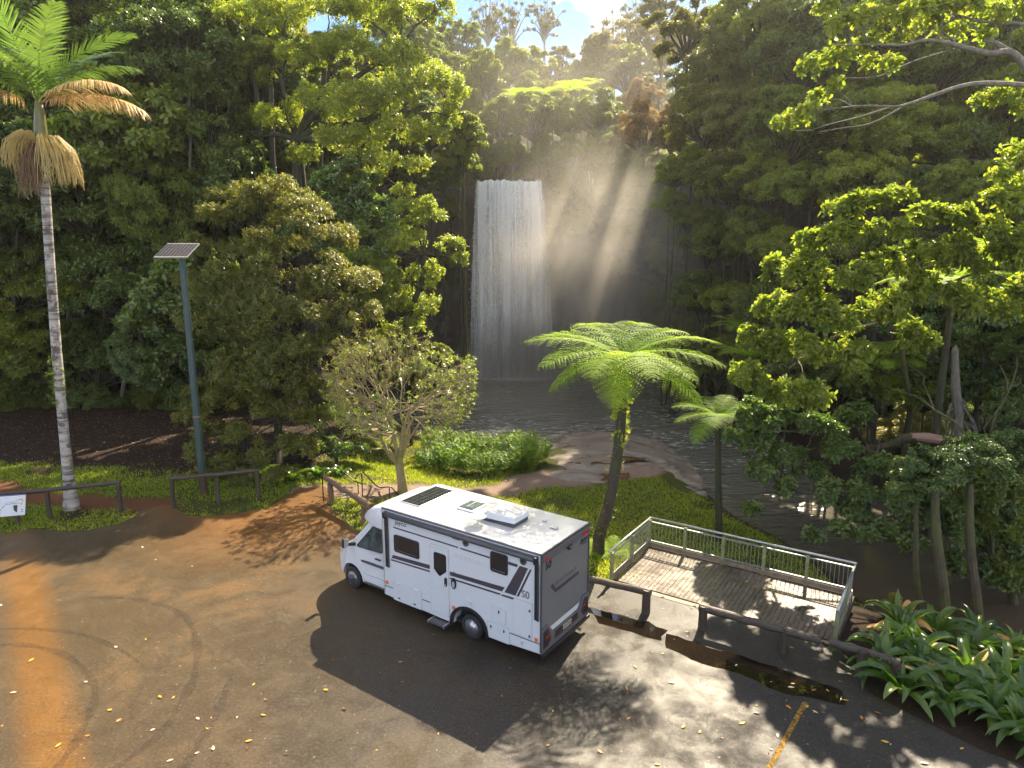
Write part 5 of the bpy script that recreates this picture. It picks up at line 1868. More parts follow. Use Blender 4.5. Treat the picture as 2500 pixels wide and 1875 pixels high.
tree(1075, 880, 47, 45, 'fine', 'mid', 'small leafy shrub at the foot of the dark cliff', name='shrub', cat='shrub')
for i, (u, v, r) in enumerate([(1050, 330, 60), (1120, 390, 55), (1080, 440, 45), (1130, 330, 60)]):
    tree(u, v, 60, r, 'round2', 'mid' if i % 2 else 'dark', 'shaded tree crowding the cliff top left of the waterfall', 'trees on the cliff top left of the fall')

for i, (u, v, Y, r, pr) in enumerate([(640, 380, 56, 90, 'round'), (720, 420, 57, 80, 'round2'), (800, 400, 58, 85, 'round'), (880, 420, 60, 80, 'fine'), (950, 380, 62, 80, 'round2'), (680, 330, 62, 110, 'round'), (800, 300, 64, 110, 'round2'), (920, 280, 66, 110, 'round'), (1010, 300, 66, 80, 'fine'), (860, 180, 72, 110, 'round'), (960, 200, 74, 100, 'tall'), (1010, 430, 61, 50, 'fine'), (740, 190, 64, 90, 'round'), (700, 240, 60, 80, 'round2')]):
    tree(u, v, Y, r, pr, ('dark', 'mid')[i % 2], 'shaded forest tree filling the slope behind the tall sunlit tree', 'forest behind the tall sunlit tree')

# the great rounded bush: olive, small leaves
random.seed(23)
clump_tree('rounded_tree', 'large dense olive-green rounded tree with small leaves right of the light pole', 'tree', tuple(on_z(680, 1150, 0)),
           [(640, 520, 34.5, 80), (560, 540, 34.5, 75), (720, 540, 34.5, 85), (800, 600, 35, 80), (500, 620, 34.5, 65), (600, 620, 33.5, 95), (700, 640, 33.3, 100), (790, 690, 34, 90), (860, 690, 35, 70), (540, 700, 33.5, 85),
            (640, 730, 32.8, 100), (740, 760, 32.8, 95), (830, 770, 33.5, 80), (890, 770, 34.5, 60), (520, 790, 33, 75), (610, 830, 32.3, 90), (710, 850, 32.4, 90), (790, 850, 33, 75), (640, 920, 32, 80), (560, 900, 32.5, 75), (720, 930, 32.3, 75),
            (620, 470, 35.2, 55), (690, 480, 35, 60), (560, 480, 35.2, 50), (470, 690, 34.5, 45), (880, 850, 33.8, 55)],
           'olive', 'dark', .17, 78000, [on_z(680, 1150, 0), at_y(678, 1000, 33.4), at_y(675, 850, 33.8)], .11, seed=47, k=8, width=.36, forks=[at_y(600, 750, 33.6), at_y(760, 740, 33.8), at_y(680, 650, 34)])
clump_tree('understorey_shrub', 'dark leafy shrub at the foot of the rounded tree beside the log barrier', 'shrub', tuple(on_z(590, 1160, 0)),
           [(560, 990, 31.5, 65), (640, 1000, 31, 60), (520, 1060, 31, 50), (600, 1070, 30.6, 55), (690, 1010, 31, 55), (740, 1020, 30.8, 40), (700, 1090, 30.3, 40), (640, 1120, 30, 40), (560, 1130, 30.3, 40), (510, 960, 32, 50), (480, 1110, 30.6, 38), (520, 1150, 30.0, 34), (600, 1165, 29.6, 34), (680, 1160, 29.6, 34), (740, 1090, 30.4, 40), (760, 960, 31.6, 55), (790, 1010, 31.2, 45), (650, 940, 31.6, 65), (470, 1030, 31.6, 45)],
           'olive', 'dark', .17, 42000, [on_z(590, 1160, 0), at_y(595, 1080, 30.8)], .05, seed=48, k=8, width=.38)
clump_tree('understorey_shrub', 'dark green shrub mass behind the handrails and the twiggy round tree', 'shrub', tuple(on_z(820, 1150, -.3)),
           [(800, 1020, 33, 50), (860, 1030, 34, 50), (790, 1090, 32, 45), (850, 1100, 32.5, 40), (910, 1060, 34.5, 45), (740, 950, 33, 50), (930, 1000, 35, 40)],
           'gloss', 'dark', .18, 8000, [on_z(820, 1150, -.3), at_y(825, 1080, 32.5)], .05, seed=49, k=7, width=.45)

# ------------------------------------------------------------------ twiggy round tree by the motorhome
random.seed(24)
R24 = np.random.default_rng(24)
tb = Vector((-4.86, 29.58, H(-4.86, 29.58)))
o = empty('twiggy_tree', tb)
tag(o, 'small round twiggy tree with sparse yellow leaves and forked trunk behind the motorhome', 'tree')
mb = MB()
tips = []
CEN = Vector((0, .1, at_y(985, 930, 29.6).z - tb.z))
RC = Vector((2.95, 2.8, 2.55))


def grow(p, d, r, lev, L):
    """branches bend outwards until they reach the round outline"""
    n = 3
    pts = [p.copy()]
    for i in range(n):
        d = (d + Vector((random.gauss(0, .13), random.gauss(0, .13), random.gauss(0, .10) + .05))).normalized()
        p = p + d * (L / n)
        pts.append(p.copy())
    mb.tube(pts, [r, r * .9, r * .8, r * .7], 6 if lev < 2 else (4 if lev < 4 else 3), cap=False)
    q = p - CEN
    out = (q.x / RC.x) ** 2 + (q.y / RC.y) ** 2 + (q.z / RC.z) ** 2
    if lev >= 7 or (out > 1.0 and q.dot(d) > 0):
        tips.append((p, d))
        return
    kids = 3 if lev < 4 else random.choice((2, 3, 3))
    for _ in range(kids):
        oo = Vector((q.x / RC.x, q.y / RC.y, q.z / RC.z + .25))
        if oo.length > 0: oo.normalize()
        nd = (d * .75 + oo * .40 + Vector((random.gauss(0, .48), random.gauss(0, .48), random.gauss(0, .36)))).normalized()
        grow(p, nd, r * (.66 if kids == 3 else .72), lev + 1, L * random.uniform(.78, .95))


trunk = [Vector((0, 0, -.2)), Vector((-.05, 0, .5)), Vector((-.12, 0, 1.1)), Vector((-.15, .02, 1.65))]
mb.tube(trunk, [.26, .21, .19, .18], 10, cap=False)
for a in range(7):
    an = a * 2 * PI / 7 + random.uniform(-.3, .3)
    el = random.uniform(.55, 1.0) if a % 2 else random.uniform(.95, 1.35)
    grow(trunk[-1] - Vector((0, 0, random.uniform(0, .4))), Vector((math.cos(an) * math.cos(el), math.sin(an) * math.cos(el), math.sin(el))), .10, 1, 1.25)
mb.build('branches', BARK['twig'], o)
TP = np.array([t_[0] for t_ in tips])
TD = np.array([t_[1] for t_ in tips])
if len(TP) > 9000:
    sel = R24.choice(len(TP), 9000, replace=False)
    TP, TD = TP[sel], TD[sel]
# fine whips past each tip
n = len(TP)
wd = unit(TD[:, None] + R24.normal(0, .5, (n, 3, 3)))
wl = R24.uniform(.15, .48, (n, 3, 1))
s_ = unit(np.cross(wd, R24.normal(size=wd.shape))) * .006
a_ = np.repeat(TP[:, None], 3, 1)
WV = np.stack([a_ - s_, a_ + s_, a_ + wd * wl], 2).reshape(-1, 3)
link_mesh('twigs', np_mesh('twigs', WV, np.arange(len(WV)).reshape(-1, 3), BARK['twig']), o)['kind'] = 'stuff'
q = (TP - np.array(CEN)) / np.array(RC)
pk = R24.random(n) < np.clip(.5 + .5 * (q[:, 0] > .45) + .25 * (q[:, 2] < -.2), 0, 1)
V, F, lr = sprigs(TP[pk], TD[pk], 7, .125, R=R24, width=.5)
link_mesh('leaves', np_mesh('leaves', V, F, LM['lime'], attrs={'lr': lr}), o)
V, F, lr = sprigs(TP[~pk], TD[~pk], 7, .11, R=R24, width=.4)
link_mesh('leaves', np_mesh('leaves', V, F, LM['olive'], attrs={'lr': lr}), o)

# ------------------------------------------------------------------ hill and cliff vegetation round the fall
random.seed(25)
GC = 'hazy trees on the slope above the waterfall'
mid_rows = [
    (1060, 180, 78, 85, 'round2', 'mid'), (1130, 130, 84, 75, 'tall', 'mid'), (1180, 200, 76, 75, 'fine', 'mid'), (1240, 170, 82, 70, 'round', 'mid'), (1000, 110, 80, 80, 'round', 'mid'),
    (1310, 180, 84, 65, 'tall', 'mid'), (1370, 170, 88, 55, 'tall', 'olive'), (1420, 210, 84, 60, 'fine', 'mid'), (1470, 160, 86, 80, 'round2', 'olive'), (1540, 190, 82, 80, 'fine', 'mid'), (1600, 230, 78, 75, 'open', 'olive'),
    (1540, 110, 90, 75, 'open', 'olive'), (1620, 130, 88, 80, 'round2', 'olive'), (1150, 280, 72, 60, 'fine', 'mid'), (1220, 300, 71, 70, 'round2', 'mid'), (1300, 300, 71, 75, 'fine', 'mid'), (1380, 300, 71.5, 70, 'round', 'mid'),
    (1460, 290, 71, 75, 'fine', 'mid'), (1250, 385, 69.3, 55, 'fine', 'mid'), (1180, 380, 69.5, 50, 'round', 'dark'), (1330, 390, 69.3, 60, 'fine', 'mid'), (1400, 390, 69, 65, 'fine', 'mid'), (1480, 380, 68.5, 70, 'weep', 'mid'),
    (1640, 340, 66, 50, 'fine', 'olive'), (1560, 430, 66, 70, 'weep', 'mid'), (1290, 240, 76, 60, 'fine', 'mid'), (1350, 250, 77, 55, 'fine', 'olive'), (1100, 230, 74, 65, 'round', 'mid'),
    (950, 30, 84, 90, 'round2', 'mid'), (1060, 90, 90, 80, 'open', 'mid'), (1200, 240, 78, 60, 'fine', 'mid'),
]
for u, v, Y, r, pr, lf in mid_rows:
    tree(u, v, Y, r, pr, lf, 'hazy sunlit tree on the forested slope above the waterfall lip', GC, tr=.018, bark='grey')
tree(1575, 330, 67.5, 85, 'fine', 'tan', 'dry tan-coloured shrub hanging on the slope right of the waterfall lip', name='dry_shrub', cat='shrub')
tree(1560, 250, 74, 55, 'fine', 'tan', 'small tan-tinged tree on the slope below the skyline gap', name='dry_shrub', cat='shrub')
GD = 'creeper-covered shrubs draped on the cliff right of the fall'
for i, (u, v, Y, r) in enumerate([(1390, 470, 65.6, 50), (1450, 470, 65.2, 60), (1520, 490, 64.6, 60), (1590, 500, 63, 65), (1640, 560, 61, 65), (1370, 540, 65.8, 40), (1430, 560, 65.4, 45), (1500, 570, 64.6, 50), (1560, 590, 63.5, 50),
                                  (1620, 640, 61.5, 55), (1660, 720, 58, 60), (1600, 720, 62, 45), (1520, 660, 64.4, 40), (1450, 640, 65.2, 35), (1640, 800, 58, 60), (1700, 850, 55, 65), (1580, 800, 62.5, 40), (1640, 880, 57, 50), (1700, 930, 53, 50), (1760, 900, 50, 60),
                                  (1100, 520, 63.5, 35), (1085, 640, 62, 30), (1180, 425, 67, 30), (1340, 430, 66.8, 35)]):
    tree(u, v, Y, r, ('fine', 'weep')[i % 2], ('mid', 'dark', 'olive')[i % 3], 'creeper-draped shrub clinging to the misty cliff beside the fall', GD, name='cliff_shrub', cat='shrub', ground=False, squash=1.15)

# low growth covering the forest floor
def bush(x, y, r, proto, leaf, label, group, name='undergrowth_shrub', lift=.45, squash=.8):
    z0 = H(x, y)
    o = empty(name, (x, y, z0))
    tag(o, label, 'shrub', group)
    rot = (0, 0, random.random() * 6.28)
    set_mat(link_mesh('crown', PROTO[proto]['crown'], o, (0, 0, r * lift), rot, (r, r, r * squash)), LM[leaf])
    set_mat(link_mesh('limbs', PROTO[proto]['limbs'], o, (0, 0, r * lift), rot, (r, r, r * squash)), BARK['dark'])
    return o


random.seed(52)
for row, (y0, n) in enumerate([(70.5, 13), (74, 13), (79, 13), (86, 12), (95, 11), (106, 11), (120, 11)]):
    for i in range(n):
        x = (-16 + i * (44 / n)) * (1 + max(0, row - 3) * .25) + random.uniform(-1.2, 1.2) + row
        bush(x, y0 + random.uniform(-1, 1) - .004 * (x - 3) ** 2, random.uniform(1.9, 2.9) * (1 + max(0, row - 3) * .4), random.choice(('fine', 'round', 'round2')), random.choice(('mid', 'mid', 'olive', 'lime')), 'low sunlit shrub covering the slope above the waterfall', 'shrubs covering the slope above the fall', squash=.95)
for i in range(26):
    u = random.uniform(0, 620)
    Y = random.uniform(45, 52)
    p_ = at_y(u, 1000, Y)
    bush(p_.x, Y, random.uniform(1.3, 2.2), random.choice(('round', 'broad', 'layer')), random.choice(('dark', 'dark', 'mid')), 'dark shrub along the shaded foot of the left forest wall', 'undergrowth of the left forest')
for i in range(34):
    t_ = i / 33
    x = 18.2 + 3.5 * math.sin(t_ * 3) + random.uniform(0, 5) * random.random()
    y = 27 + 33 * t_
    bush(x + (6 if y < 32 else 0) * random.random(), y, random.uniform(1.4, 2.6), random.choice(('round', 'layer', 'weep', 'fine')), random.choice(('dark', 'dark', 'mid', 'olive')), 'dark shrub crowding the right bank at the water', 'undergrowth along the right bank of the pool', squash=1.0)

# skyline gums
GS = 'tall open gum trees on the skyline'
for i, (u, v, Y, r, lab) in enumerate([(1245, 60, 100, 70, 'tall open gum tree with pale forked trunk on the skyline left of the blue gap'), (1330, 40, 102, 60, 'pale-trunked gum tree leaning right into the blue sky gap'), (1190, 40, 104, 70, 'leafy gum tree on the skyline left of the pale forked one'),
                                       (1500, 80, 104, 70, 'open gum tree on the skyline right of the blue gap'), (1450, 130, 98, 45, 'small open tree below the cloud on the skyline'), (1560, 40, 106, 65, 'open gum tree in the sun glare on the skyline')]):
    tree(u, v, Y, r, 'sparse', 'olive', lab, None, name='gum_tree', bark='pale', tr=.035, squash=1.2)

# ------------------------------------------------------------------ right-hand forest
random.seed(26)
GR = 'shaded rainforest trees of the right wall'
LBR = 'dark rainforest tree in the tall shaded wall on the right of the pool'
right_rows = [
    (1680, 90, 60, 110, 'open', 'olive'), (1760, 170, 56, 120, 'weep', 'olive'), (1850, 70, 54, 140, 'round2', 'mid'), (1960, 160, 50, 140, 'round', 'dark'), (1720, 300, 54, 100, 'round2', 'olive'), (1820, 320, 50, 120, 'weep', 'olive'),
    (1930, 330, 47, 130, 'round2', 'mid'), (2060, 90, 50, 150, 'round', 'dark'), (2180, 60, 48, 150, 'round2', 'mid'), (2300, 150, 46, 150, 'round', 'mid'), (2420, 60, 46, 160, 'tall', 'dark'), (2060, 300, 45, 130, 'layer', 'mid'),
    (2180, 330, 43, 130, 'round', 'mid'), (2310, 360, 42, 130, 'layer', 'mid'), (2440, 330, 41, 140, 'round2', 'dark'), (1780, 450, 50, 90, 'round', 'olive'), (1880, 460, 47, 100, 'fine', 'mid'), (1980, 470, 44, 110, 'layer', 'mid'),
    (2100, 470, 41, 110, 'round', 'mid'), (2230, 480, 40, 110, 'layer', 'dark'), (2360, 500, 38, 120, 'round', 'mid'), (2480, 520, 36, 130, 'round2', 'mid'), (1740, 600, 51, 90, 'fine', 'dark'), (1840, 590, 47, 90, 'weep', 'mid'),
    (1930, 610, 43, 90, 'layer', 'mid'), (1720, 730, 51, 80, 'round', 'dark'), (1800, 740, 47, 80, 'layer', 'mid'), (1880, 760, 43, 90, 'round', 'dark'), (1790, 860, 46, 70, 'layer', 'mid'), (1850, 900, 42, 70, 'round2', 'dark'),
    (2560, 250, 42, 190, 'round', 'mid'), (2600, 600, 34, 170, 'round2', 'dark'), (2050, 640, 39, 110, 'round', 'mid'), (2200, 640, 36, 110, 'round2', 'dark'), (2350, 680, 34, 120, 'layer', 'mid'), (1620, 30, 75, 70, 'open', 'olive'),
]
for i, (u, v, Y, r, pr, lf) in enumerate(right_rows):
    tree(u, v, Y, r, pr, lf, LBR, GR, tr=.024)
GB = 'tall forest closing off the view behind the right wall'
for i, (u, v, Y, r, pr) in enumerate([(1750, 230, 66, 120, 'round'), (1860, 300, 64, 130, 'round2'), (1980, 250, 62, 140, 'round'), (2100, 260, 60, 150, 'round2'), (2230, 250, 58, 150, 'round'), (2360, 270, 56, 150, 'round2'), (2480, 220, 54, 160, 'round'), (1900, 420, 58, 120, 'round2'), (2040, 420, 55, 130, 'round'), (2180, 420, 52, 130, 'round2'), (2330, 440, 50, 140, 'round'), (2470, 440, 48, 140, 'round2'), (1800, 130, 70, 120, 'tall'), (1940, 110, 68, 130, 'round')]):
    tree(u, v, Y, r, pr, ('dark', 'olive')[i % 2], 'dark tree deep in the forest behind the right wall', GB)
for i, (u, v, Y, r, pr) in enumerate([(60, 250, 64, 180, 'round'), (250, 230, 66, 180, 'round2'), (420, 260, 64, 170, 'round'), (560, 250, 62, 140, 'round2'), (480, 60, 70, 170, 'round'), (280, 30, 70, 190, 'round2'), (80, 60, 70, 190, 'round'), (660, 90, 66, 140, 'round2'), (180, 420, 58, 170, 'round2'), (440, 430, 58, 150, 'round')]):
    tree(u, v, Y, r, pr, ('dark', 'olive')[i % 2], 'dark tree deep in the forest behind the left wall', 'tall forest closing off the view behind the left wall')
for i, (u, v, r) in enumerate([(1650, 430, 55), (1690, 400, 50), (1635, 500, 45), (1680, 540, 50)]):
    tree(u, v, 53, r, 'round', 'lime', 'sunlit yellow-green lobe of leaves on the left edge of the right forest', 'sunlit trees on the edge of the right forest')

# ------------------------------------------------------------------ large-leaved shrub over the creek
def worldp(u, v, Y):
    return at_y(u, v, Y)


sb = Vector((17.2, 29.5, H(17.2, 29.5)))
clump_tree('broadleaf_shrub', 'big lime-green broad-leaved shrub with whorled leaves leaning over the creek', 'shrub', tuple(sb),
           [(2055, 520, 24.6, 40), (2120, 505, 24.1, 45), (2190, 480, 24.1, 32), (2000, 590, 24.6, 45), (2080, 590, 24.1, 55), (2170, 570, 24.1, 50), (2260, 540, 24.1, 45), (2340, 540, 23.6, 40), (1910, 670, 26.7, 45), (1980, 670, 24.6, 55),
            (2070, 690, 24.1, 60), (2160, 660, 24.1, 50), (2260, 630, 24.1, 50), (1890, 750, 26.7, 50), (1960, 760, 24.6, 55), (2040, 780, 24.1, 55), (1840, 830, 26.7, 45), (1910, 850, 26.2, 55), (1990, 860, 24.1, 55), (2080, 860, 24.1, 50), (1830, 920, 26.2, 45),
            (1890, 950, 25.7, 50), (1970, 960, 23.6, 50), (2400, 560, 23.1, 55), (2460, 500, 22.6, 55), (2150, 760, 24.1, 60), (2240, 720, 24.1, 60), (2330, 640, 23.6, 60), (2420, 650, 23.1, 60), (2500, 600, 22.6, 60), (2340, 740, 23.6, 60), (2440, 760, 23.1, 60), (2240, 830, 24.6, 55), (2520, 720, 22.6, 60)],
           'lime', 'moss', .24, 38000, [sb, worldp(2225, 1000, 29), worldp(2200, 850, 27.4), worldp(2170, 780, 26.2)], .06, k=8, hexed=True, whorl=True, width=.40, droop=.1, spread=.8, axial=.55, seed=61, shell=.25, flat=1.05,
           forks=[worldp(2020, 760, 25.2), worldp(2090, 640, 25), worldp(1950, 880, 25.6), worldp(2250, 640, 24.8), worldp(2400, 660, 24)])
sb2 = Vector((16.4, 26.5, max(H(16.4, 26.5), -1.9)))
clump_tree('broadleaf_shrub', 'darker green broad-leaved shrub hanging low over the brown creek water', 'shrub', tuple(sb2),
           [(1830, 1010, 27, 45), (1900, 1040, 26.5, 50), (1850, 1090, 26.5, 40), (1930, 1120, 26, 45), (2000, 1050, 26, 50), (2060, 1110, 25.5, 45), (1980, 1160, 25.5, 35), (2090, 1030, 28, 45), (2150, 1150, 25, 45),
            (2250, 1150, 24.5, 45), (2100, 1200, 24.5, 38), (2190, 1220, 24, 40), (2290, 1220, 23.5, 45), (2340, 1170, 24.5, 40), (1840, 1240, 25.5, 18), (1990, 1310, 24, 22), (2050, 1290, 24, 25), (2110, 1310, 23.5, 26), (2330, 1300, 23, 45), (2420, 1230, 23.5, 55), (2470, 1180, 24.5, 50), (1870, 1150, 25.8, 36), (1940, 1190, 25.4, 36), (2020, 1200, 25, 38), (2080, 1250, 24.6, 34), (2160, 1290, 24, 36), (2250, 1260, 24, 40), (2320, 1380, 22.6, 36), (2420, 1400, 22.4, 40), (2490, 1430, 22, 36), (1810, 1070, 26.6, 34), (2480, 1330, 22.5, 55), (2230, 1330, 23, 30)],
           'gloss', 'moss', .22, 54000, [sb2, worldp(2150, 1180, 26), worldp(2120, 1100, 26)], .05, k=8, hexed=True, whorl=True, width=.42, droop=.35, spread=.9, axial=.4, seed=62, shell=.25, flat=1.05,
           forks=[worldp(1960, 1100, 26.2), worldp(2250, 1180, 24.8), worldp(2380, 1200, 24.3), worldp(1900, 1050, 26.6)])
clump_tree('broadleaf_shrub', 'mid-green leafy shrub filling the lower right above the strap-leaved bed', 'shrub', (18.6, 24.6, H(18.6, 24.6)),
           [(2180, 960, 28.5, 50), (2260, 980, 28.6, 50), (2420, 990, 28.4, 55), (2500, 950, 28, 60), (2280, 1150, 24.4, 42), (2380, 1160, 24, 45), (2480, 1150, 23.6, 48), (2340, 1200, 23.2, 50), (2430, 1190, 23, 55), (2500, 1200, 22.8, 55), (2400, 1290, 22.6, 45), (2490, 1300, 22.4, 55), (2200, 880, 29, 50), (2410, 860, 28.6, 55), (2490, 840, 28, 60), (2110, 930, 28.6, 45), (2470, 1390, 22.2, 40)],
           'mid', 'moss', .21, 30000, [(18.6, 24.6, H(18.6, 24.6)), worldp(2420, 1250, 24.4), worldp(2400, 1100, 24.4)], .05, k=8, hexed=True, whorl=True, width=.42, droop=.3, spread=.9, axial=.4, seed=63, shell=.25, flat=1.05,
           forks=[worldp(2280, 1000, 24.6), worldp(2460, 960, 24.2), worldp(2480, 1200, 23.2)])
for i, (u, v, Y, r, pr, lf) in enumerate([(2240, 800, 31, 100, 'broad', 'gloss'), (2420, 760, 29, 110, 'broad', 'gloss'), (2130, 930, 31, 90, 'round', 'dark'), (2260, 960, 30, 80, 'broad', 'gloss'), (2420, 930, 29.5, 90, 'broad', 'gloss'), (2500, 860, 27, 90, 'round', 'dark'),
                                      (2040, 960, 31, 80, 'round2', 'dark'), (2490, 1000, 26.5, 70, 'broad', 'gloss'), (1930, 900, 33, 80, 'round', 'dark'), (2470, 680, 29, 100, 'round', 'mid')]):
    tree(u, v, Y, r, pr, lf, 'dark undergrowth shrub on the shaded right bank of the creek', 'undergrowth on the right bank', name='undergrowth_shrub', cat='shrub', tr=.02)
for i, (u, v0, v1, Y, r0, bk, lab) in enumerate([(2310, 1530, 1200, 20.6, .16, 'moss', 'mottled grey trunk rising behind the strap-leaved plants'), (2390, 1510, 1180, 21.0, .15, 'moss', 'dark trunk rising from the creek edge at the right'),
                                             (2255, 1490, 1230, 21.5, .10, 'moss', 'thin dark trunk at the creek edge left of the mottled trunk'), (2483, 1450, 1150, 22.4, .12, 'moss', 'dark trunk at the creek edge by the right border of the picture')]):
    a = at_y(u, v0, Y)
    z0 = max(-1.95, min(a.z, H(a.x, a.y)))
    b = at_y(u - 25, v1, Y + .5)
    o = empty('creek_tree', (a.x, a.y, z0))
    tag(o, lab, 'tree')
    P_ = [Vector(((b.x - a.x) * f + .06 * math.sin(f * 6 + i), (b.y - a.y) * f, -.3 + (b.z - z0 + .3) * f)) for f in np.linspace(0, 1, 8)]
    MB().tube(P_, list(np.linspace(r0 * 1.3, r0 * .7, 8)), 9).build('trunk', BARK[bk], o)
    set_mat(link_mesh('crown', PROTO['broad']['crown'], o, tuple(P_[-1] + Vector((.2, .3, .6))), (0, 0, i * 1.7), (1.15, 1.15, .9)), LM['gloss'])

# overhanging branches, top right: the trunk stands outside the picture
tbx = Vector((20.0, 23.5, H(20.0, 23.5)))
o = empty('overhanging_tree', tbx)
tag(o, 'pale-barked tree reaching bare grey branches with lime leaves in from the top right', 'tree')
random.seed(27)
R27 = np.random.default_rng(27)
mb = MB()
YO = 23.0
top = at_y(2560, 330, YO) - tbx
mb.tube([Vector((0, 0, -.3)), Vector((0, 0, 4)), Vector((.1, -.2, 9)), top, top + Vector((.3, 0, 3.5))], [.36, .32, .28, .24, .15], 10, cap=False)


def pxs(l, Y0=YO, dY=0.0):
    return [at_y(u, v, Y0 + dY * i) - tbx for i, (u, v) in enumerate(l)]


def br(l, r0, r1, dY=0.0, sides=7):
    P_ = catmull([tuple(p) for p in pxs(l, YO, dY)], 4)
    mb.tube(P_, list(np.linspace(r0, r1, len(P_))), sides, cap=False)
    return P_


B1 = br([(2560, 215), (2493, 207), (2401, 203), (2340, 212), (2275, 234), (2215, 255), (2180, 260), (2110, 258), (2053, 263)], .085, .022, -.12)
B2 = br([(2580, 330), (2530, 220), (2499, 158), (2465, 127), (2420, 130), (2370, 120), (2315, 105), (2259, 98), (2200, 110), (2120, 108), (2040, 112)], .14, .016, -.1)
br([(2465, 127), (2430, 105), (2400, 98)], .09, .05)
br([(2560, 90), (2500, 60), (2440, 55), (2390, 52), (2350, 40), (2280, 20), (2230, 0)], .06, .02)
br([(2180, 260), (2100, 285), (2020, 305), (1980, 318)], .03, .012, -.05, 5)
br([(2215, 255), (2130, 300), (2060, 312), (2000, 322)], .026, .01, .05, 5)
br([(1980, 318), (1940, 318), (1900, 305)], .012, .006, 0, 4)
br([(2330, 120), (2230, 150), (2150, 185), (2080, 190), (2050, 185)], .03, .01, -.06, 5)
br([(2340, 110), (2300, 65), (2380, 30), (2460, 5)], .04, .02, .1, 5)
br([(2259, 98), (2190, 60), (2150, 30)], .02, .008, 0, 4)
cl = []
for u, v, r in [(1985, 160, 35), (2030, 150, 38), (2080, 130, 38), (2130, 110, 36), (2060, 60, 40), (2120, 40, 40), (2180, 50, 40), (2240, 30, 40), (2300, 30, 40), (2360, 20, 40), (2200, 100, 32), (2260, 60, 35), (2420, 40, 40), (2480, 20, 40),
                (2330, 75, 30), (1905, 300, 20), (1940, 290, 24), (1975, 275, 28), (2005, 240, 28), (2040, 215, 26), (2420, 240, 28), (2460, 225, 30), (2380, 250, 18), (2490, 265, 25), (2470, 370, 35), (2500, 450, 40), (2180, 150, 28), (2130, 155, 24), (2400, 90, 24), (2440, 420, 30), (2020, 20, 30), (2050, -20, 45), (2150, -20, 45), (2300, -20, 50)]:
    c = at_y(u, v, YO + random.uniform(-.9, .6)) - tbx
    cl.append((np.array(c), r * YO / FPX))
    base = min(B1 + B2, key=lambda q: (q - c).length)
    limb_mesh(mb, base, c, .014, .004, 4, 4, .06, .04)
cen = np.array([c for c, _ in cl])
rad = np.array([r for _, r in cl])
mid = cen.mean(0) - np.array([0, 0, .5])
C, A = clump_sprigs(cen - mid, rad, 1250, flat=.7, R=R27, shell=.2)
V, F, lr = sprigs(C + mid, A, 6, .20, R=R27, hexed=True, width=.5, droop=.2, whorl=True)
link_mesh('leaves', np_mesh('leaves', V, F, LM['lime'], attrs={'lr': lr}), o)
mb.build('branches', BARK['grey'], o, smooth=True)

# fallen mossy log and dead stump with clinging roots on the right bank
lg = [at_y(2080, 1100, 27.5), at_y(2165, 1088, 27.2), at_y(2220, 1068, 27), at_y(2330, 1078, 26.8), at_y(2430, 1083, 26.6), at_y(2560, 1090, 26.5)]
o = empty('fallen_log', lg[2])
tag(o, 'mossy fallen log with a bare pink-brown patch lying across the right bank', 'log')
MB().tube([p - lg[2] for p in catmull([tuple(p) for p in lg], 4)], list(np.linspace(.12, .3, 21)), 10).build('trunk', BARK['moss'], o)
a, b = lg[2] - lg[2], lg[3] - lg[2]
MB().tube([a.lerp(b, .02) + Vector((0, -.03, .05)), a.lerp(b, .35) + Vector((0, -.06, .07)), a.lerp(b, .68) + Vector((0, -.03, .03))], [.16, .21, .19], 10).build('bare_patch', m_plain('bare_wood', (.34, .20, .155), .6, var=.2), o)
MB().tube([lg[1] + Vector((-.5, -.2, -.55)) - lg[2], lg[1] + Vector((-.45, -.25, .45)) - lg[2]], [.06, .05], 7).build('stub', BARK['grey'], o)
sb_ = at_y(2335, 1075, 27.3)
o = empty('dead_stump', sb_)
tag(o, 'tall grey dead stump wrapped in clinging roots standing behind the fallen log', 'stump')
mb = MB()
tp_ = at_y(2331, 850, 27.3) - sb_
mb.tube([Vector((0, 0, -.4)), Vector((-.05, 0, 1.0)), tp_ * .6, tp_ + Vector((.02, 0, -.05)), tp_ + Vector((.04, 0, .12))], [.24, .2, .17, .12, .03], 9, cap=False)
random.seed(28)
for k in range(9):
    an = random.random() * 6.28
    s0 = tp_ * random.uniform(.2, .5) + Vector((math.cos(an) * .18, math.sin(an) * .18 - .05, 0))
    e = Vector((math.cos(an) * random.uniform(.5, 1.2), -abs(math.sin(an)) * .4, random.uniform(-.2, .2)))
    limb_mesh(mb, s0, e, .05, .03, 5, 5, .08, .12)
mb.build('wood', BARK['pale'] if False else BARK['grey'], o)
# ------------------------------------------------------------------ fronds
def rachis(L, e0, e1, n, power=1.0):
    """points, tangents and normals of an arching midrib in the XZ plane"""
    f = np.linspace(0, 1, n)
    ang = np.radians(e0 + (e1 - e0) * f ** power)
    dx, dz = np.cos(ang), np.sin(ang)
    st = L / (n - 1)
    X = np.concatenate([[0], np.cumsum(dx[:-1] * st)])
    Z = np.concatenate([[0], np.cumsum(dz[:-1] * st)])
    P = np.stack([X, 0 * X, Z], -1)
    T = np.stack([dx, 0 * dx, dz], -1)
    N = np.stack([-dz, 0 * dx, dx], -1)
    return f, P, T, N


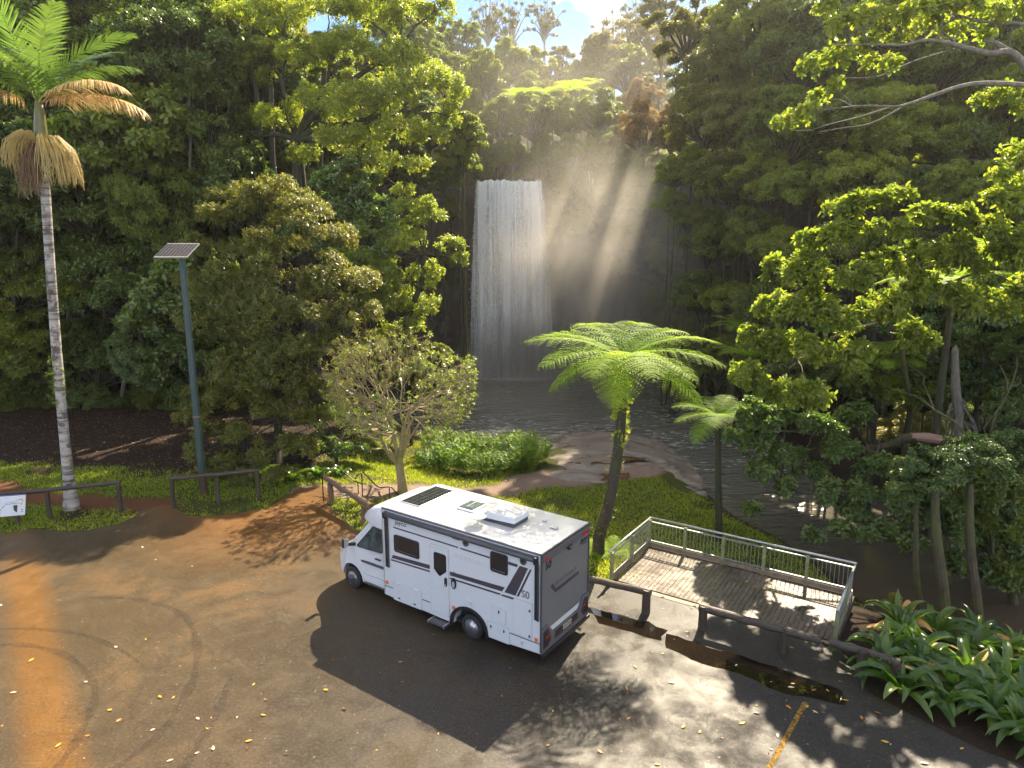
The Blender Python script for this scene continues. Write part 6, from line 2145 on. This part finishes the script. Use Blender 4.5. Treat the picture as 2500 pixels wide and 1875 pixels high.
def fern_frond(L, e0, e1, seed, mat, npin=24, npn=10, power=.9):
    R = np.random.default_rng(seed)
    f, P, T, N = rachis(L, e0, e1, 60, power)
    B = np.array([0, 1.0, 0])
    pos, dirs, nor, ln = [], [], [], []
    fs_ = np.linspace(.10, .985, npin)
    pl = L * .33 * np.sin(PI * np.clip(fs_, 0, 1) ** .75) ** .8 * (1 - .25 * fs_) + .03
    ii = np.clip((fs_ * 59).astype(int), 0, 59)
    for s in (-1, 1):
        for k, i in enumerate(ii):
            d = B * s * .92 + T[i] * (.38 + .25 * fs_[k]) + R.normal(0, .05, 3)
            d = d / np.linalg.norm(d)
            for j in range(npn):
                g = (j + .6) / npn
                c = P[i] + d * pl[k] * g - N[i] * pl[k] * (-.06 * math.sin(g * PI) + .16 * g * g)
                w = min(pl[k] * .2, L * .042) * (1 - .6 * g)
                side_ = np.cross(N[i], d)
                for q in (-1, 1):
                    dd = side_ * q * .85 + d * .55 - N[i] * .15 + R.normal(0, .06, 3)
                    pos.append(c); dirs.append(dd); nor.append(N[i]); ln.append(w)
    pos, dirs, nor, ln = np.array(pos), unit(np.array(dirs)), np.array(nor), np.array(ln)
    V, F = leaf_quads(pos, dirs, nor, ln, ln * .55 + .006, .06)
    lr = np.repeat(.25 + .5 * R.random(len(pos)), 4)
    # midrib as a thin strip
    w = np.linspace(.022, .004, 60)[:, None]
    M_ = np.stack([P - B * w + N * .004, P + B * w + N * .004], 1).reshape(-1, 3)
    i0 = len(V)
    i = np.arange(59)[:, None] * 2 + i0
    MF = i + np.array([[0, 1, 3, 2]])
    return np_mesh('frond', np.concatenate([V, M_]), np.concatenate([F, MF]), mat, attrs={'lr': np.concatenate([lr, np.full(120, .2)])})


def strips(P, D, N, L, W, droop, rows=(0, .3, .7, 1), wid=(.55, 1, .75, .04)):
    S = unit(np.cross(D, N))
    out = []
    for r, w in zip(rows, wid):
        c = P + D * (L * r)[:, None]
        c[:, 2] -= droop * L * r * r
        out += [c - S * (W * w / 2)[:, None], c + S * (W * w / 2)[:, None]]
    V = np.stack(out, 1).reshape(-1, 3)
    m = len(rows) * 2
    b = np.arange(len(P))[:, None] * m
    F = np.concatenate([b + np.array([[2 * i, 2 * i + 1, 2 * i + 3, 2 * i + 2]]) for i in range(len(rows) - 1)], 0)
    return V, F, m


def palm_frond(L, e0, e1, seed, mat, droop=.35, n=46, dry=0.0):
    R = np.random.default_rng(seed)
    f, P, T, N = rachis(L, e0, e1, 60, 1.2)
    B = np.array([0, 1.0, 0])
    fs_ = np.linspace(.14, .99, n)
    ii = np.clip((fs_ * 59).astype(int), 0, 59)
    pos, dirs, nor, ln = [], [], [], []
    for s in (-1, 1):
        for k, i in enumerate(ii):
            d = B * s * (.9 - .35 * fs_[k]) + T[i] * (.42 + .55 * fs_[k] ** 2) + N[i] * .10 + R.normal(0, .04, 3)
            pos.append(P[i]); dirs.append(d); nor.append(N[i])
            ln.append(L * .24 * (math.sin(PI * min(1, .12 + fs_[k] * .86)) ** .5) * R.uniform(.9, 1.05))
    pos, dirs, nor, ln = np.array(pos), unit(np.array(dirs)), np.array(nor), np.array(ln)
    V, F, m = strips(pos, dirs, nor, ln, np.full(len(ln), .05 + .012 * L / 4), droop)
    lr = np.repeat(np.clip(.2 + .5 * R.random(len(pos)) + dry * .5, 0, 1), m)
    w = np.linspace(.045, .006, 60)[:, None]
    M_ = np.stack([P - B * w + N * .01, P + B * w + N * .01], 1).reshape(-1, 3)
    i = np.arange(59)[:, None] * 2 + len(V)
    return np_mesh('frond', np.concatenate([V, M_]), np.concatenate([F, i + np.array([[0, 1, 3, 2]])]), mat, attrs={'lr': np.concatenate([lr, np.full(120, .95 if dry else .6)])})


# ------------------------------------------------------------------ palm
t = Nt('palm_trunk_bark')
P = t.pos()
ringn = t.noise(1.0, 3, .6, t.pos((.6, .6, 7.5)))
lich = t.noise(2.6, 6, .7, P)
c = t.ramp(ringn, [(.36, (.10, .085, .07)), (.48, (.34, .31, .28)), (.72, (.50, .46, .42))])
c = t.mix(t.ramp(lich, [(.50, 0.0), (.60, .9)]), c, (.060, .048, .034))
c = t.mix(t.ramp(t.noise(1.2, 5, .7, t.pos(loc=(5, 2, 0))), [(.60, 0.0), (.68, .8)]), c, (.20, .19, .05))
M_PTRUNK = t.fin(t.bsdf(c, .8, 0, t.bump(ringn, .6, .05)))
M_SHAFT = m_plain('crownshaft_green', (.14, .135, .040), .4, var=.2, scale=2)
M_FRUIT = m_plain('palm_flower_cream', (.42, .31, .10), .6, var=.3, scale=3)
M_FRUITB = m_plain('palm_flower_spent', (.22, .14, .075), .8, var=.3, scale=3)
pb = Vector((-17.8, 26.6, H(-17.8, 26.6)))
palm = empty('palm_tree', pb)
tag(palm, 'tall slender palm with ringed white trunk and hanging cream flower clusters at the left', 'palm')
pc = Vector((.75, 0, 15.3 - pb.z))            # where the fronds start
tp = [Vector((0, 0, -.2)), Vector((.0, 0, .25)), Vector((.02, 0, .9)), Vector((.08, 0, 3)), Vector((.22, 0, 6.5)), Vector((.42, 0, 10)), Vector((.62, 0, 13.0)), Vector((.66, 0, 14.0))]
MB().tube(tp, [.36, .29, .21, .185, .175, .165, .16, .16], 14).build('trunk', M_PTRUNK, palm, smooth=True)
MB().tube([Vector((.655, 0, 13.8)), Vector((.67, 0, 14.05)), Vector((.70, 0, 14.7)), Vector((.74, 0, 15.2)), Vector((.76, 0, 15.6))], [.17, .225, .20, .165, .11], 14).build('crownshaft', M_SHAFT, palm, smooth=True)
pf = {
    'a': palm_frond(4.3, 62, 10, 1, LM['palm'], .18), 'b': palm_frond(4.0, 48, -12, 2, LM['palm'], .45), 'c': palm_frond(4.1, 30, -25, 3, LM['palmdry'], .6, dry=.3),
    'd': palm_frond(4.2, 80, 55, 4, LM['palm'], .10), 'e': palm_frond(4.2, 18, -32, 5, LM['palmdry'], .7, dry=.6),
}
for kd, az, roll in [('d', 80, 0), ('d', -100, .2), ('a', 60, .3), ('a', 15, -.5), ('a', 130, .1), ('a', 175, .3), ('a', 235, 0), ('b', 5, .2), ('c', -18, .3), ('e', -8, .1), ('c', 190, .1), ('b', 270, 0), ('b', 205, .2), ('b', 95, 0), ('a', 320, .2)]:
    link_mesh('frond', pf[kd], palm, tuple(pc + Vector((0, 0, random.uniform(-.1, .2)))), (roll * .3, 0, math.radians(az)))


def tassel(name, mat, z, out, drop, n, a0, a1, seed):
    random.seed(seed)
    mb = MB()
    for k in range(n):
        an = math.radians(random.uniform(a0, a1))
        r = out * random.uniform(.35, 1)
        d_ = drop * random.uniform(.55, 1)
        b = Vector((.66, 0, z + random.uniform(-.1, .1)))
        e = Vector((math.cos(an), math.sin(an), 0))
        pts = [b + e * .15, b + e * r * .55 + Vector((0, 0, .28)), b + e * r * .9 + Vector((0, 0, .1 - d_ * .25)), b + e * r + Vector((random.uniform(-.08, .08), 0, -d_ * .65)), b + e * r * 1.02 + Vector((random.uniform(-.12, .12), 0, -d_))]
        mb.tube(pts, [.016, .014, .012, .010, .006], 3, cap=False)
    mb.build(name, mat, palm)


tassel('flower_cluster', M_FRUIT, 14.0, 1.2, 1.45, 210, -75, 60, 1)
tassel('flower_cluster', M_FRUIT, 14.15, 1.3, 1.05, 170, 140, 250, 2)
tassel('flower_cluster', M_FRUITB, 13.7, .95, 1.55, 170, 180, 290, 3)
# green climbers on the trunk
R30 = np.random.default_rng(30)
C = np.stack([.10 + R30.normal(0, .12, 90), R30.normal(-.05, .12, 90), R30.uniform(4.3, 6.2, 90)], -1)
V, F, lr = sprigs(C, unit(R30.normal(size=(90, 3)) + np.array([0, -.5, .3])), 4, .14, R=R30, width=.4)
link_mesh('climber', np_mesh('climber', V, F, LM['mid'], attrs={'lr': lr}), palm)


# ------------------------------------------------------------------ tree ferns
FR = {L: [fern_frond(3.1, 40, -20, 11, LM['fern']), fern_frond(3.0, 28, -30, 12, LM['fern']), fern_frond(2.9, 54, -12, 13, LM['fern']), fern_frond(2.8, 8, -52, 14, LM['fern'])] for L in (0,)}[0]


def tree_fern(label, trunk, scale, azs, bark='moss', r0=.22, vine=0, group=None, name='tree_fern', rtop=.15):
    b0 = Vector(trunk[0])
    o = empty(name, b0)
    tag(o, label, 'tree fern', group)
    P_ = [p - b0 for p in catmull([tuple(p) for p in trunk], 5)]
    rr = list(np.linspace(r0, rtop, len(P_)))
    rr[0] *= 1.35
    MB().tube([P_[0] - Vector((0, 0, .25))] + P_, [rr[0]] + rr, 12).build('trunk', BARK[bark], o)
    for k, (az, kind) in enumerate(azs):
        link_mesh('frond', FR[kind], o, tuple(P_[-1] + Vector((0, 0, random.uniform(-.05, .05)))), (random.uniform(-.1, .1), random.uniform(-.06, .06), math.radians(az)), (scale * random.uniform(.92, 1.06),) * 3)
    if vine:
        R = np.random.default_rng(vine)
        m = 70
        i = R.integers(len(P_) * 2 // 3, len(P_), m)
        C = np.array([P_[k] for k in i]) + unit(R.normal(size=(m, 3))) * np.array([.26, .26, .2])
        V, F, lr = sprigs(C, unit(R.normal(size=(m, 3)) + np.array([0, -.4, -.3])), 4, .17, R=R, width=.75, droop=.6, hexed=True)
        link_mesh('climbing_vine', np_mesh('climbing_vine', V, F, LM['mid'], attrs={'lr': lr}), o)
        # shaggy dead skirts and epiphytes low on the stem
        i = R.integers(0, len(P_), 260)
        C = np.array([P_[k] for k in i]) + R.normal(0, .13, (260, 3))
        V, F, lr = sprigs(C, unit(R.normal(size=(260, 3))), 3, .12, R=R, width=.2)
        link_mesh('moss_tufts', np_mesh('moss_tufts', V, F, LM['olive'], attrs={'lr': lr}), o)
    return o


random.seed(31)
fz = H(2.98, 22.4)
fb = Vector((2.98, 22.4, fz))
tree_fern('big bright green tree fern with leaning mossy trunk right behind the motorhome',
          [fb, Vector((3.0, 22.3, fz + .9)), Vector((3.25, 22.1, 1.9)), Vector((3.45, 21.95, 3.6)), Vector((3.55, 21.9, 5.3)), Vector((3.50, 21.8, 6.9))], 1.1,
          [(182, 0), (212, 1), (243, 1), (276, 1), (305, 1), (334, 1), (2, 0), (36, 0), (72, 0), (110, 0), (148, 0), (258, 3), (322, 3), (200, 3)], vine=33, bark='dark')
f2 = Vector((8.61, 27.1, H(8.61, 27.1)))
tree_fern('smaller tree fern with slim dark trunk at the water edge beyond the deck',
          [f2, f2 + Vector((-.05, 0, .8)), Vector((8.5, 27.4, 1.2)), Vector((8.45, 27.8, 3.5))], .72, [(170, 0), (200, 1), (140, 0), (250, 1), (300, 1), (20, 0), (60, 2), (330, 1), (100, 0), (225, 3)], r0=.17, rtop=.11, bark='dark')
mb = MB()
t0 = at_y(1765, 1080, 27.6) - f2
pts = catmull([tuple(Vector(f2) + t0), tuple(at_y(1720, 1035, 27.4)), tuple(at_y(1680, 1000, 27.2)), tuple(at_y(1662, 960, 27.1))], 4)
for p_, (u, v, Y, lab) in zip(range(6), [(2150, 880, 30, 'tree fern half hidden under the big lime shrub'), (2330, 690, 27, 'tree fern with long sunlit fronds in the right-hand shrubs'), (1830, 870, 40, 'dim tree fern in the shade on the far right bank'), (1800, 800, 44, 'dim tree fern higher up the shaded right bank'), (1640, 905, 50, 'shaded tree fern at the pool edge behind the big fern'), (2440, 610, 29, 'blue-green tree fern high in the right-hand shrubs')]):
    c_ = at_y(u, v, Y)
    z0 = max(H(c_.x, c_.y), -1.9)
    z0 = min(z0, c_.z - .8)
    tree_fern(lab, [Vector((c_.x + .1, c_.y, z0)), Vector((c_.x, c_.y, (z0 + c_.z) / 2)), c_], .8 if p_ != 1 else 1.05, [(k * 40 + random.uniform(-12, 12), random.choice((0, 1, 1, 2))) for k in range(9)], r0=.16, rtop=.11, bark='dark')
for i, (u, v, Y, s, lab) in enumerate([(1265, 238, 72, 1.15, 'tree fern with flat crown above the left end of the waterfall lip'), (1395, 222, 74, 1.2, 'sunlit tree fern with umbrella crown above the middle of the waterfall'), (1330, 232, 74, 1.0, 'tree fern between the flat and the umbrella-shaped ones above the fall'), (1440, 205, 78, .8, 'small tree fern below the skyline above the fall'), (1130, 318, 62, 1.0, 'pale tree fern on the cliff top left of the waterfall')]):
    c_ = at_y(u, v, Y)
    z0 = min(H(c_.x, c_.y), c_.z - 1.5)
    tree_fern(lab, [Vector((c_.x + .2, c_.y, z0)), Vector((c_.x, c_.y, (z0 + c_.z) / 2)), c_], s * .72, [(k * 36 + random.uniform(-10, 10), random.choice((0, 0, 1))) for k in range(10)], r0=.2, rtop=.14)
# little ferns at ground level
for i, (x, y, s, lab) in enumerate([(2.35, 22.6, .34, 'small pale fern at the foot of the big tree fern, on its left'), (3.55, 22.7, .36, 'small pale fern at the foot of the big tree fern, on its right'), (-11.6, 30.6, .42, 'bright little fern at the foot of the light pole bushes'), (-10.0, 30.2, .38, 'little fern under the shrub by the log barrier')]):
    z0 = H(x, y)
    o = empty('ground_fern', (x, y, z0))
    tag(o, lab, 'fern')
    for k in range(8):
        link_mesh('frond', FR[(2, 0)[k % 2]], o, (0, 0, .05), (0, 0, k * .785 + random.uniform(-.2, .2)), (s, s, s * 1.1))

# ------------------------------------------------------------------ strap-leaved plants, bottom right
def strap_mesh(L, W, e0, e1, seed, twist=0.0):
    f, P, T, N = rachis(L, e0, e1, 11, 1.3)
    B = np.array([0, 1.0, 0])
    wid = W * np.sin(PI * np.clip(.10 + .90 * f, 0, 1) ** .85) ** .75
    wid[-1] = .004
    wid[0] = W * .22
    rows = []
    for i in range(11):
        a = twist * f[i]
        Bi = B * math.cos(a) + N[i] * math.sin(a)
        Ni = N[i] * math.cos(a) - B * math.sin(a)
        for s in (-1, -.5, 0, .5, 1):
            rows.append(P[i] + Bi * s * wid[i] / 2 + Ni * wid[i] * (.22 * abs(s) ** 1.3))
    V = np.array(rows)
    F = []
    for i in range(10):
        for j in range(4):
            F.append((i * 5 + j, i * 5 + j + 1, i * 5 + j + 6, i * 5 + j + 5))
    R = np.random.default_rng(seed)
    return np_mesh('leaf', V, np.array(F), LM['strap'], attrs={'lr': np.full(len(V), .1 + .75 * R.random())}, smooth=True)


SM = [strap_mesh(L, W, a, b, i, tw) for i, (L, W, a, b, tw) in enumerate([(1.2, .25, 74, -35, .1), (1.35, .27, 64, -55, -.2), (1.05, .22, 80, 5, .15), (1.3, .28, 52, -70, .3), (1.15, .25, 66, -50, -.35), (.95, .20, 84, 35, 0), (1.4, .26, 70, -62, .2), (1.25, .24, 42, -60, -.1)])]
LILY = [(9.0, 16.0), (8.95, 14.6), (10.2, 13.45), (11.0, 12.6), (13, 10.6), (17, 11), (17, 17.5), (14.8, 19.2), (11.4, 18.9), (10.2, 17.3)]
R35 = np.random.default_rng(35)
pl_ = []
tries = 0
while len(pl_) < 44 and tries < 3000:
    tries += 1
    x, y = R35.uniform(9, 16), R35.uniform(11, 19)
    if sd_poly(np.array([x]), np.array([y]), LILY)[0] > -.15: continue
    if any(math.hypot(x - a, y - b) < .62 for a, b in pl_): continue
    pl_.append((x, y))
pl_.sort(key=lambda p: p[1])
random.seed(36)
for i, (x, y) in enumerate(pl_):
    z0 = H(x, y) - .04
    o = empty('strap_leaf_plant', (x, y, z0))
    wh_ = 'at the deck corner' if x < 10.0 and y > 14.6 else 'nearest the creek trunks' if y > 16.6 else 'along the asphalt edge' if sd_poly(np.array([x]), np.array([y]), ASPH)[0] < 1.0 else 'at the right picture edge' if 1250 + FPX * x / (y * CP + CAMH * SP) > 2420 else 'in the front of the bed' if y < 14.2 else 'in the middle of the bed'
    tag(o, 'clump of broad arching strap leaves ' + wh_, 'plant', 'strap-leaved plants beside the car park')
    nl = random.randint(13, 17)
    for k in range(nl):
        an = k * 2.4 + random.uniform(-.3, .3)
        s = random.uniform(.78, 1.18)
        lf_ = link_mesh('leaf', random.choice(SM), o, (math.cos(an) * .08, math.sin(an) * .08, random.uniform(0, .06)), (random.uniform(-.25, .25), random.uniform(-.2, .2), an), (s, s * random.uniform(.75, 1.1), s))
        if random.random() < .07:
            set_mat(lf_, LM['palmdry'])
            lf_.rotation_euler[1] += random.uniform(.2, .5)
# yellow-green bush between deck and bed
tree(2185, 1462, 19.4, 16, 'broad', 'lime', 'small yellow-green bush at the corner of the deck by the water', name='small_bush', cat='shrub', tr=.02)

# leafy plants by the handrails
for i, (x, y, s, lab) in enumerate([(-8.9, 30.4, .75, 'broad-leaved plant behind the left handrail'), (-8.0, 30.9, .7, 'broad-leaved plant between the handrails and the dark shrubs'), (-9.9, 29.9, .6, 'low broad-leaved plant at the edge of the orange apron')]):
    o = empty('leafy_plant', (x, y, H(x, y)))
    tag(o, lab, 'plant')
    for k in range(12):
        an = k * 2.4
        link_mesh('leaf', random.choice(SM), o, (0, 0, 0), (0, random.uniform(-.2, .2), an), (s * .8, s * 1.9, s * .9))

# ------------------------------------------------------------------ ginger hedge by the pool
def ginger(seed):
    R = np.random.default_rng(seed)
    pos, dirs, nor, ln = [], [], [], []
    for k in range(52):
        an = R.random() * 6.28
        r = .85 * math.sqrt(R.random())
        b = np.array([math.cos(an) * r, math.sin(an) * r, 0])
        lean = np.array([math.cos(an) * .35 * r, math.sin(an) * .35 * r, 1.0])
        h = R.uniform(1.0, 1.75) * (1 - .25 * r)
        for j in range(11):
            g = .25 + .75 * j / 10
            c = b + lean * h * g
            a2 = an + (1.57 if j % 2 else -1.57) + R.normal(0, .5)
            d = np.array([math.cos(a2) * .8, math.sin(a2) * .8, .55 + .3 * g]) + R.normal(0, .12, 3)
            pos.append(c); dirs.append(d); nor.append([0, 0, 1.0]); ln.append(R.uniform(.38, .58))
    pos, dirs, nor, ln = np.array(pos), unit(np.array(dirs)), np.array(nor) + R.normal(0, .2, (len(pos), 3)), np.array(ln)
    V, F, m = strips(pos, dirs, unit(nor), ln, ln * .18, .35, (0, .35, .7, 1), (.4, 1, .8, .05))
    return np_mesh('foliage', V, F, LM['ginger'], attrs={'lr': np.repeat(R.random(len(pos)) * .9, m)})


GI = [ginger(1), ginger(2), ginger(3)]
for i, (u, v) in enumerate([(1060, 1105), (1105, 1115), (1150, 1120), (1195, 1118), (1240, 1112), (1285, 1105), (1120, 1080), (1170, 1078), (1260, 1075), (1070, 1075), (1215, 1082), (1305, 1090)]):
    p_ = on_z(u, v + 18, -1.2)
    o = empty('ginger_plant', (p_.x, p_.y, H(p_.x, p_.y)))
    tag(o, 'leafy upright ginger plant in the bright green hedge at the pool edge', 'plant', 'ginger plants of the hedge by the pool')
    s = random.uniform(.7, 1.0)
    link_mesh('foliage', GI[i % 3], o, (0, 0, 0), (0, 0, i * 1.3), (s, s, s * random.uniform(.8, 1.25)))

# ------------------------------------------------------------------ grass
NB = 230000
R40 = np.random.default_rng(40)
gxx = R40.uniform(-27, 12.5, NB)
gyy = R40.uniform(20.5, 42, NB)
_, _, _, lw, dag, dpg = ground_masks(gxx, gyy)
k = (lw > R40.random(NB) * .9 + .08) & (dag > .03) & (dpg > .25) & (sd_poly(gxx, gyy, SHELF) > .1)
gxx, gyy, lw = gxx[k], gyy[k], lw[k]
gz = heights(gxx, gyy)
n = len(gxx)
pt = vnoise(gxx * .6, gyy * .6, 0, 5)
hh = (.05 + .11 * R40.random(n)) * (.7 + .7 * pt)
an = R40.random(n) * 6.28
w = .012 + .012 * R40.random(n)
lean = R40.normal(0, .6, (n, 2))
b = np.stack([gxx, gyy, gz - .01], -1)
s = np.stack([np.cos(an) * w, np.sin(an) * w, 0 * w], -1)
tip = b + np.stack([lean[:, 0] * hh, lean[:, 1] * hh, hh], -1)
GV = np.stack([b - s, b + s, tip], 1).reshape(-1, 3)
lr = np.repeat(np.clip(.35 * R40.random(n) + .65 * fbm(gxx * .35, gyy * .35, 0, 6, 3), 0, 1), 3)
grass = link_mesh('grass', np_mesh('grass', GV, np.arange(n * 3).reshape(-1, 3), LM['grass'], attrs={'lr': lr}))
tag(grass, 'short green lawn grass between the car park and the pool', 'grass', kind='stuff')

# ------------------------------------------------------------------ fallen leaves
def fallen(seed, L):
    R = np.random.default_rng(seed)
    f = np.linspace(0, 1, 6)
    w = L * .23 * np.sin(PI * np.clip(f, .03, .97)) ** .8
    curl = R.uniform(.05, .3)
    V = []
    for i in range(6):
        z = .008 + curl * L * (f[i] - .5) ** 2 * 1.6
        V += [(L * (f[i] - .5), -w[i], z + w[i] * .35), (L * (f[i] - .5), 0, z), (L * (f[i] - .5), w[i], z + w[i] * .35)]
    F = [(i * 3 + j, i * 3 + j + 1, i * 3 + j + 4, i * 3 + j + 3) for i in range(5) for j in range(2)]
    return np.array(V), np.array(F)


LC = {'yellow': (.55, .34, .035), 'orange': (.46, .18, .03), 'brown': (.13, .055, .025), 'pale': (.62, .52, .34)}
FM = {c_: [np_mesh('fallen_leaf', *fallen(i * 7 + j, .16), m_plain(c_ + '_fallen_leaf', col, .5, var=.25, scale=12) if j == 0 else None) for j in range(2)] for i, (c_, col) in enumerate(LC.items())}
for c_ in FM:
    FM[c_][1].materials.append(FM[c_][0].materials[0])
R45 = np.random.default_rng(45)


def strew(n, u0, u1, v0, v1, where, z=0.0, weights=(.4, .2, .25, .15), ok=None):
    for _ in range(n):
        u, v = R45.uniform(u0, u1), R45.uniform(v0, v1)
        p_ = on_z(u, v, z)
        if ok and not ok(p_.x, p_.y): continue
        c_ = R45.choice(list(LC), p=weights)
        s = R45.uniform(.3, 1.0)
        o = link_mesh('fallen_leaf', FM[c_][int(R45.integers(2))], None, (p_.x, p_.y, p_.z + .005), (R45.normal(0, .1), R45.normal(0, .1), R45.random() * 6.28), (s, s, s))
        tag(o, 'small %s fallen leaf lying on %s' % (c_, where), 'leaf', '%s fallen leaves on %s' % (c_, where))


def on_asph(x, y):
    return sd_poly(np.array([x]), np.array([y]), ASPH)[0] < -.1 and not (-1.3 < (Vector((x, y, 0)) - Vector((1.396, 16.72, 0))).dot(Vector((-.572, -.82, 0))) < 1.3 and 0 < (Vector((x, y, 0)) - Vector((1.396, 16.72, 0))).dot(Vector((-.82, .572, 0))) < 8)


strew(62, 1500, 2350, 1480, 1870, 'the dark wet asphalt in front of the deck', ok=on_asph)
strew(30, 0, 700, 1420, 1870, 'the brown asphalt in the left foreground', weights=(.5, .1, .05, .35), ok=on_asph)
strew(12, 500, 1500, 1560, 1870, 'the asphalt in the middle foreground', ok=on_asph)
strew(10, 250, 900, 1260, 1400, 'the shaded asphalt ahead of the motorhome', weights=(.4, .1, .1, .4), ok=on_asph)
strew(20, 1560, 2030, 1380, 1560, 'the grey boards of the viewing deck', z=.003, weights=(.35, .15, .3, .2), ok=lambda x, y: .2 < (Vector((x, y, 0)) - D0).dot(E1) < DL - .3 and .25 < (Vector((x, y, 0)) - D0).dot(E2) < DD - .3)
# litter of dead leaves under the trees, too many to count
NL = 9000
lx, ly = R45.uniform(-36, -9, NL), R45.uniform(30, 46, NL)
_, _, lt_, _, dl_, _ = ground_masks(lx, ly)
k = lt_ > R45.random(NL)
lx, ly = lx[k], ly[k]
n = len(lx)
C = np.stack([lx, ly, heights(lx, ly) + .015], -1)
an = R45.random(n) * 6.28
D = unit(np.stack([np.cos(an), np.sin(an), R45.normal(0, .15, n)], -1))
LL = R45.uniform(.07, .16, n)
V, F = leaf_quads(C, D, unit(np.stack([R45.normal(0, .2, n), R45.normal(0, .2, n), np.ones(n)], -1)), LL, LL * .45)
t = Nt('leaf_litter')
M_LIT = t.fin(t.bsdf(t.ramp(t.n('Attribute', attribute_name='lr').outputs['Fac'], [(0, (.045, .022, .012)), (.6, (.13, .065, .03)), (.85, (.26, .15, .06)), (1, (.42, .34, .22))]), .5))
lit_o = link_mesh('leaf_litter', np_mesh('leaf_litter', V, F, M_LIT, attrs={'lr': np.repeat(R45.random(n), 4)}))
tag(lit_o, 'brown dead leaf litter on the bare soil under the left trees', 'leaf litter', kind='stuff')

# ------------------------------------------------------------------ haze and spray
HAZE = True
if HAZE:
    t = Nt('haze_air')
    pv = t.n('VolumePrincipled')
    pv.inputs['Color'].default_value = (.96, .93, .88, 1)
    pv.inputs['Density'].default_value = .0003
    pv.inputs['Anisotropy'].default_value = .7
    t.l(pv.outputs[0], t.out.inputs['Volume'])
    hz = MB().box((0, 92, 28), (500, 320, 66)).build('haze', t.m)
    tag(hz, kind='stuff')


def mist(c, s, dens, scale, seed):
    t = Nt('waterfall_mist')
    tc = t.n('TexCoord')
    ln_ = t.n('VectorMath', operation='LENGTH')
    t.l(tc.outputs['Object'], ln_.inputs[0])
    fall_ = t.ramp(ln_.outputs['Value'], [(.0, 1.0), (.45, .62), (.75, .18), (1.0, 0.0)])
    nz = t.ramp(t.noise(scale, 3, .6, t.pos(loc=(seed, 0, 0)), .6), [(.28, .12), (.74, 1.0)])
    pv = t.n('VolumePrincipled')
    pv.inputs['Color'].default_value = (.99, .94, .86, 1)
    pv.inputs['Anisotropy'].default_value = .55
    t.l(t.math('MULTIPLY', t.math('MULTIPLY', fall_, nz), dens), pv.inputs['Density'])
    t.l(pv.outputs[0], t.out.inputs['Volume'])
    mb = MB()
    prof = [(math.sin(a), -math.cos(a)) for a in np.linspace(.05, PI - .05, 12)]
    o = mb.lathe(prof, 24).build('mist', t.m)
    o.location = c
    o.scale = s
    tag(o, kind='stuff')
    return o


if HAZE:
    mist((6.0, 75.0, 12.0), (34, 18, 24), .045, .09, 21)
    mist((3.0, 55.0, -.6), (13, 13, 3.4), .08, .2, 31)
    mist((7.6, 54.5, 7.4), (11.5, 7.0, 12.0), .24, .16, 3)
    mist((.6, 62.6, .2), (6.6, 3.0, 5.2), 1.1, .35, 9)
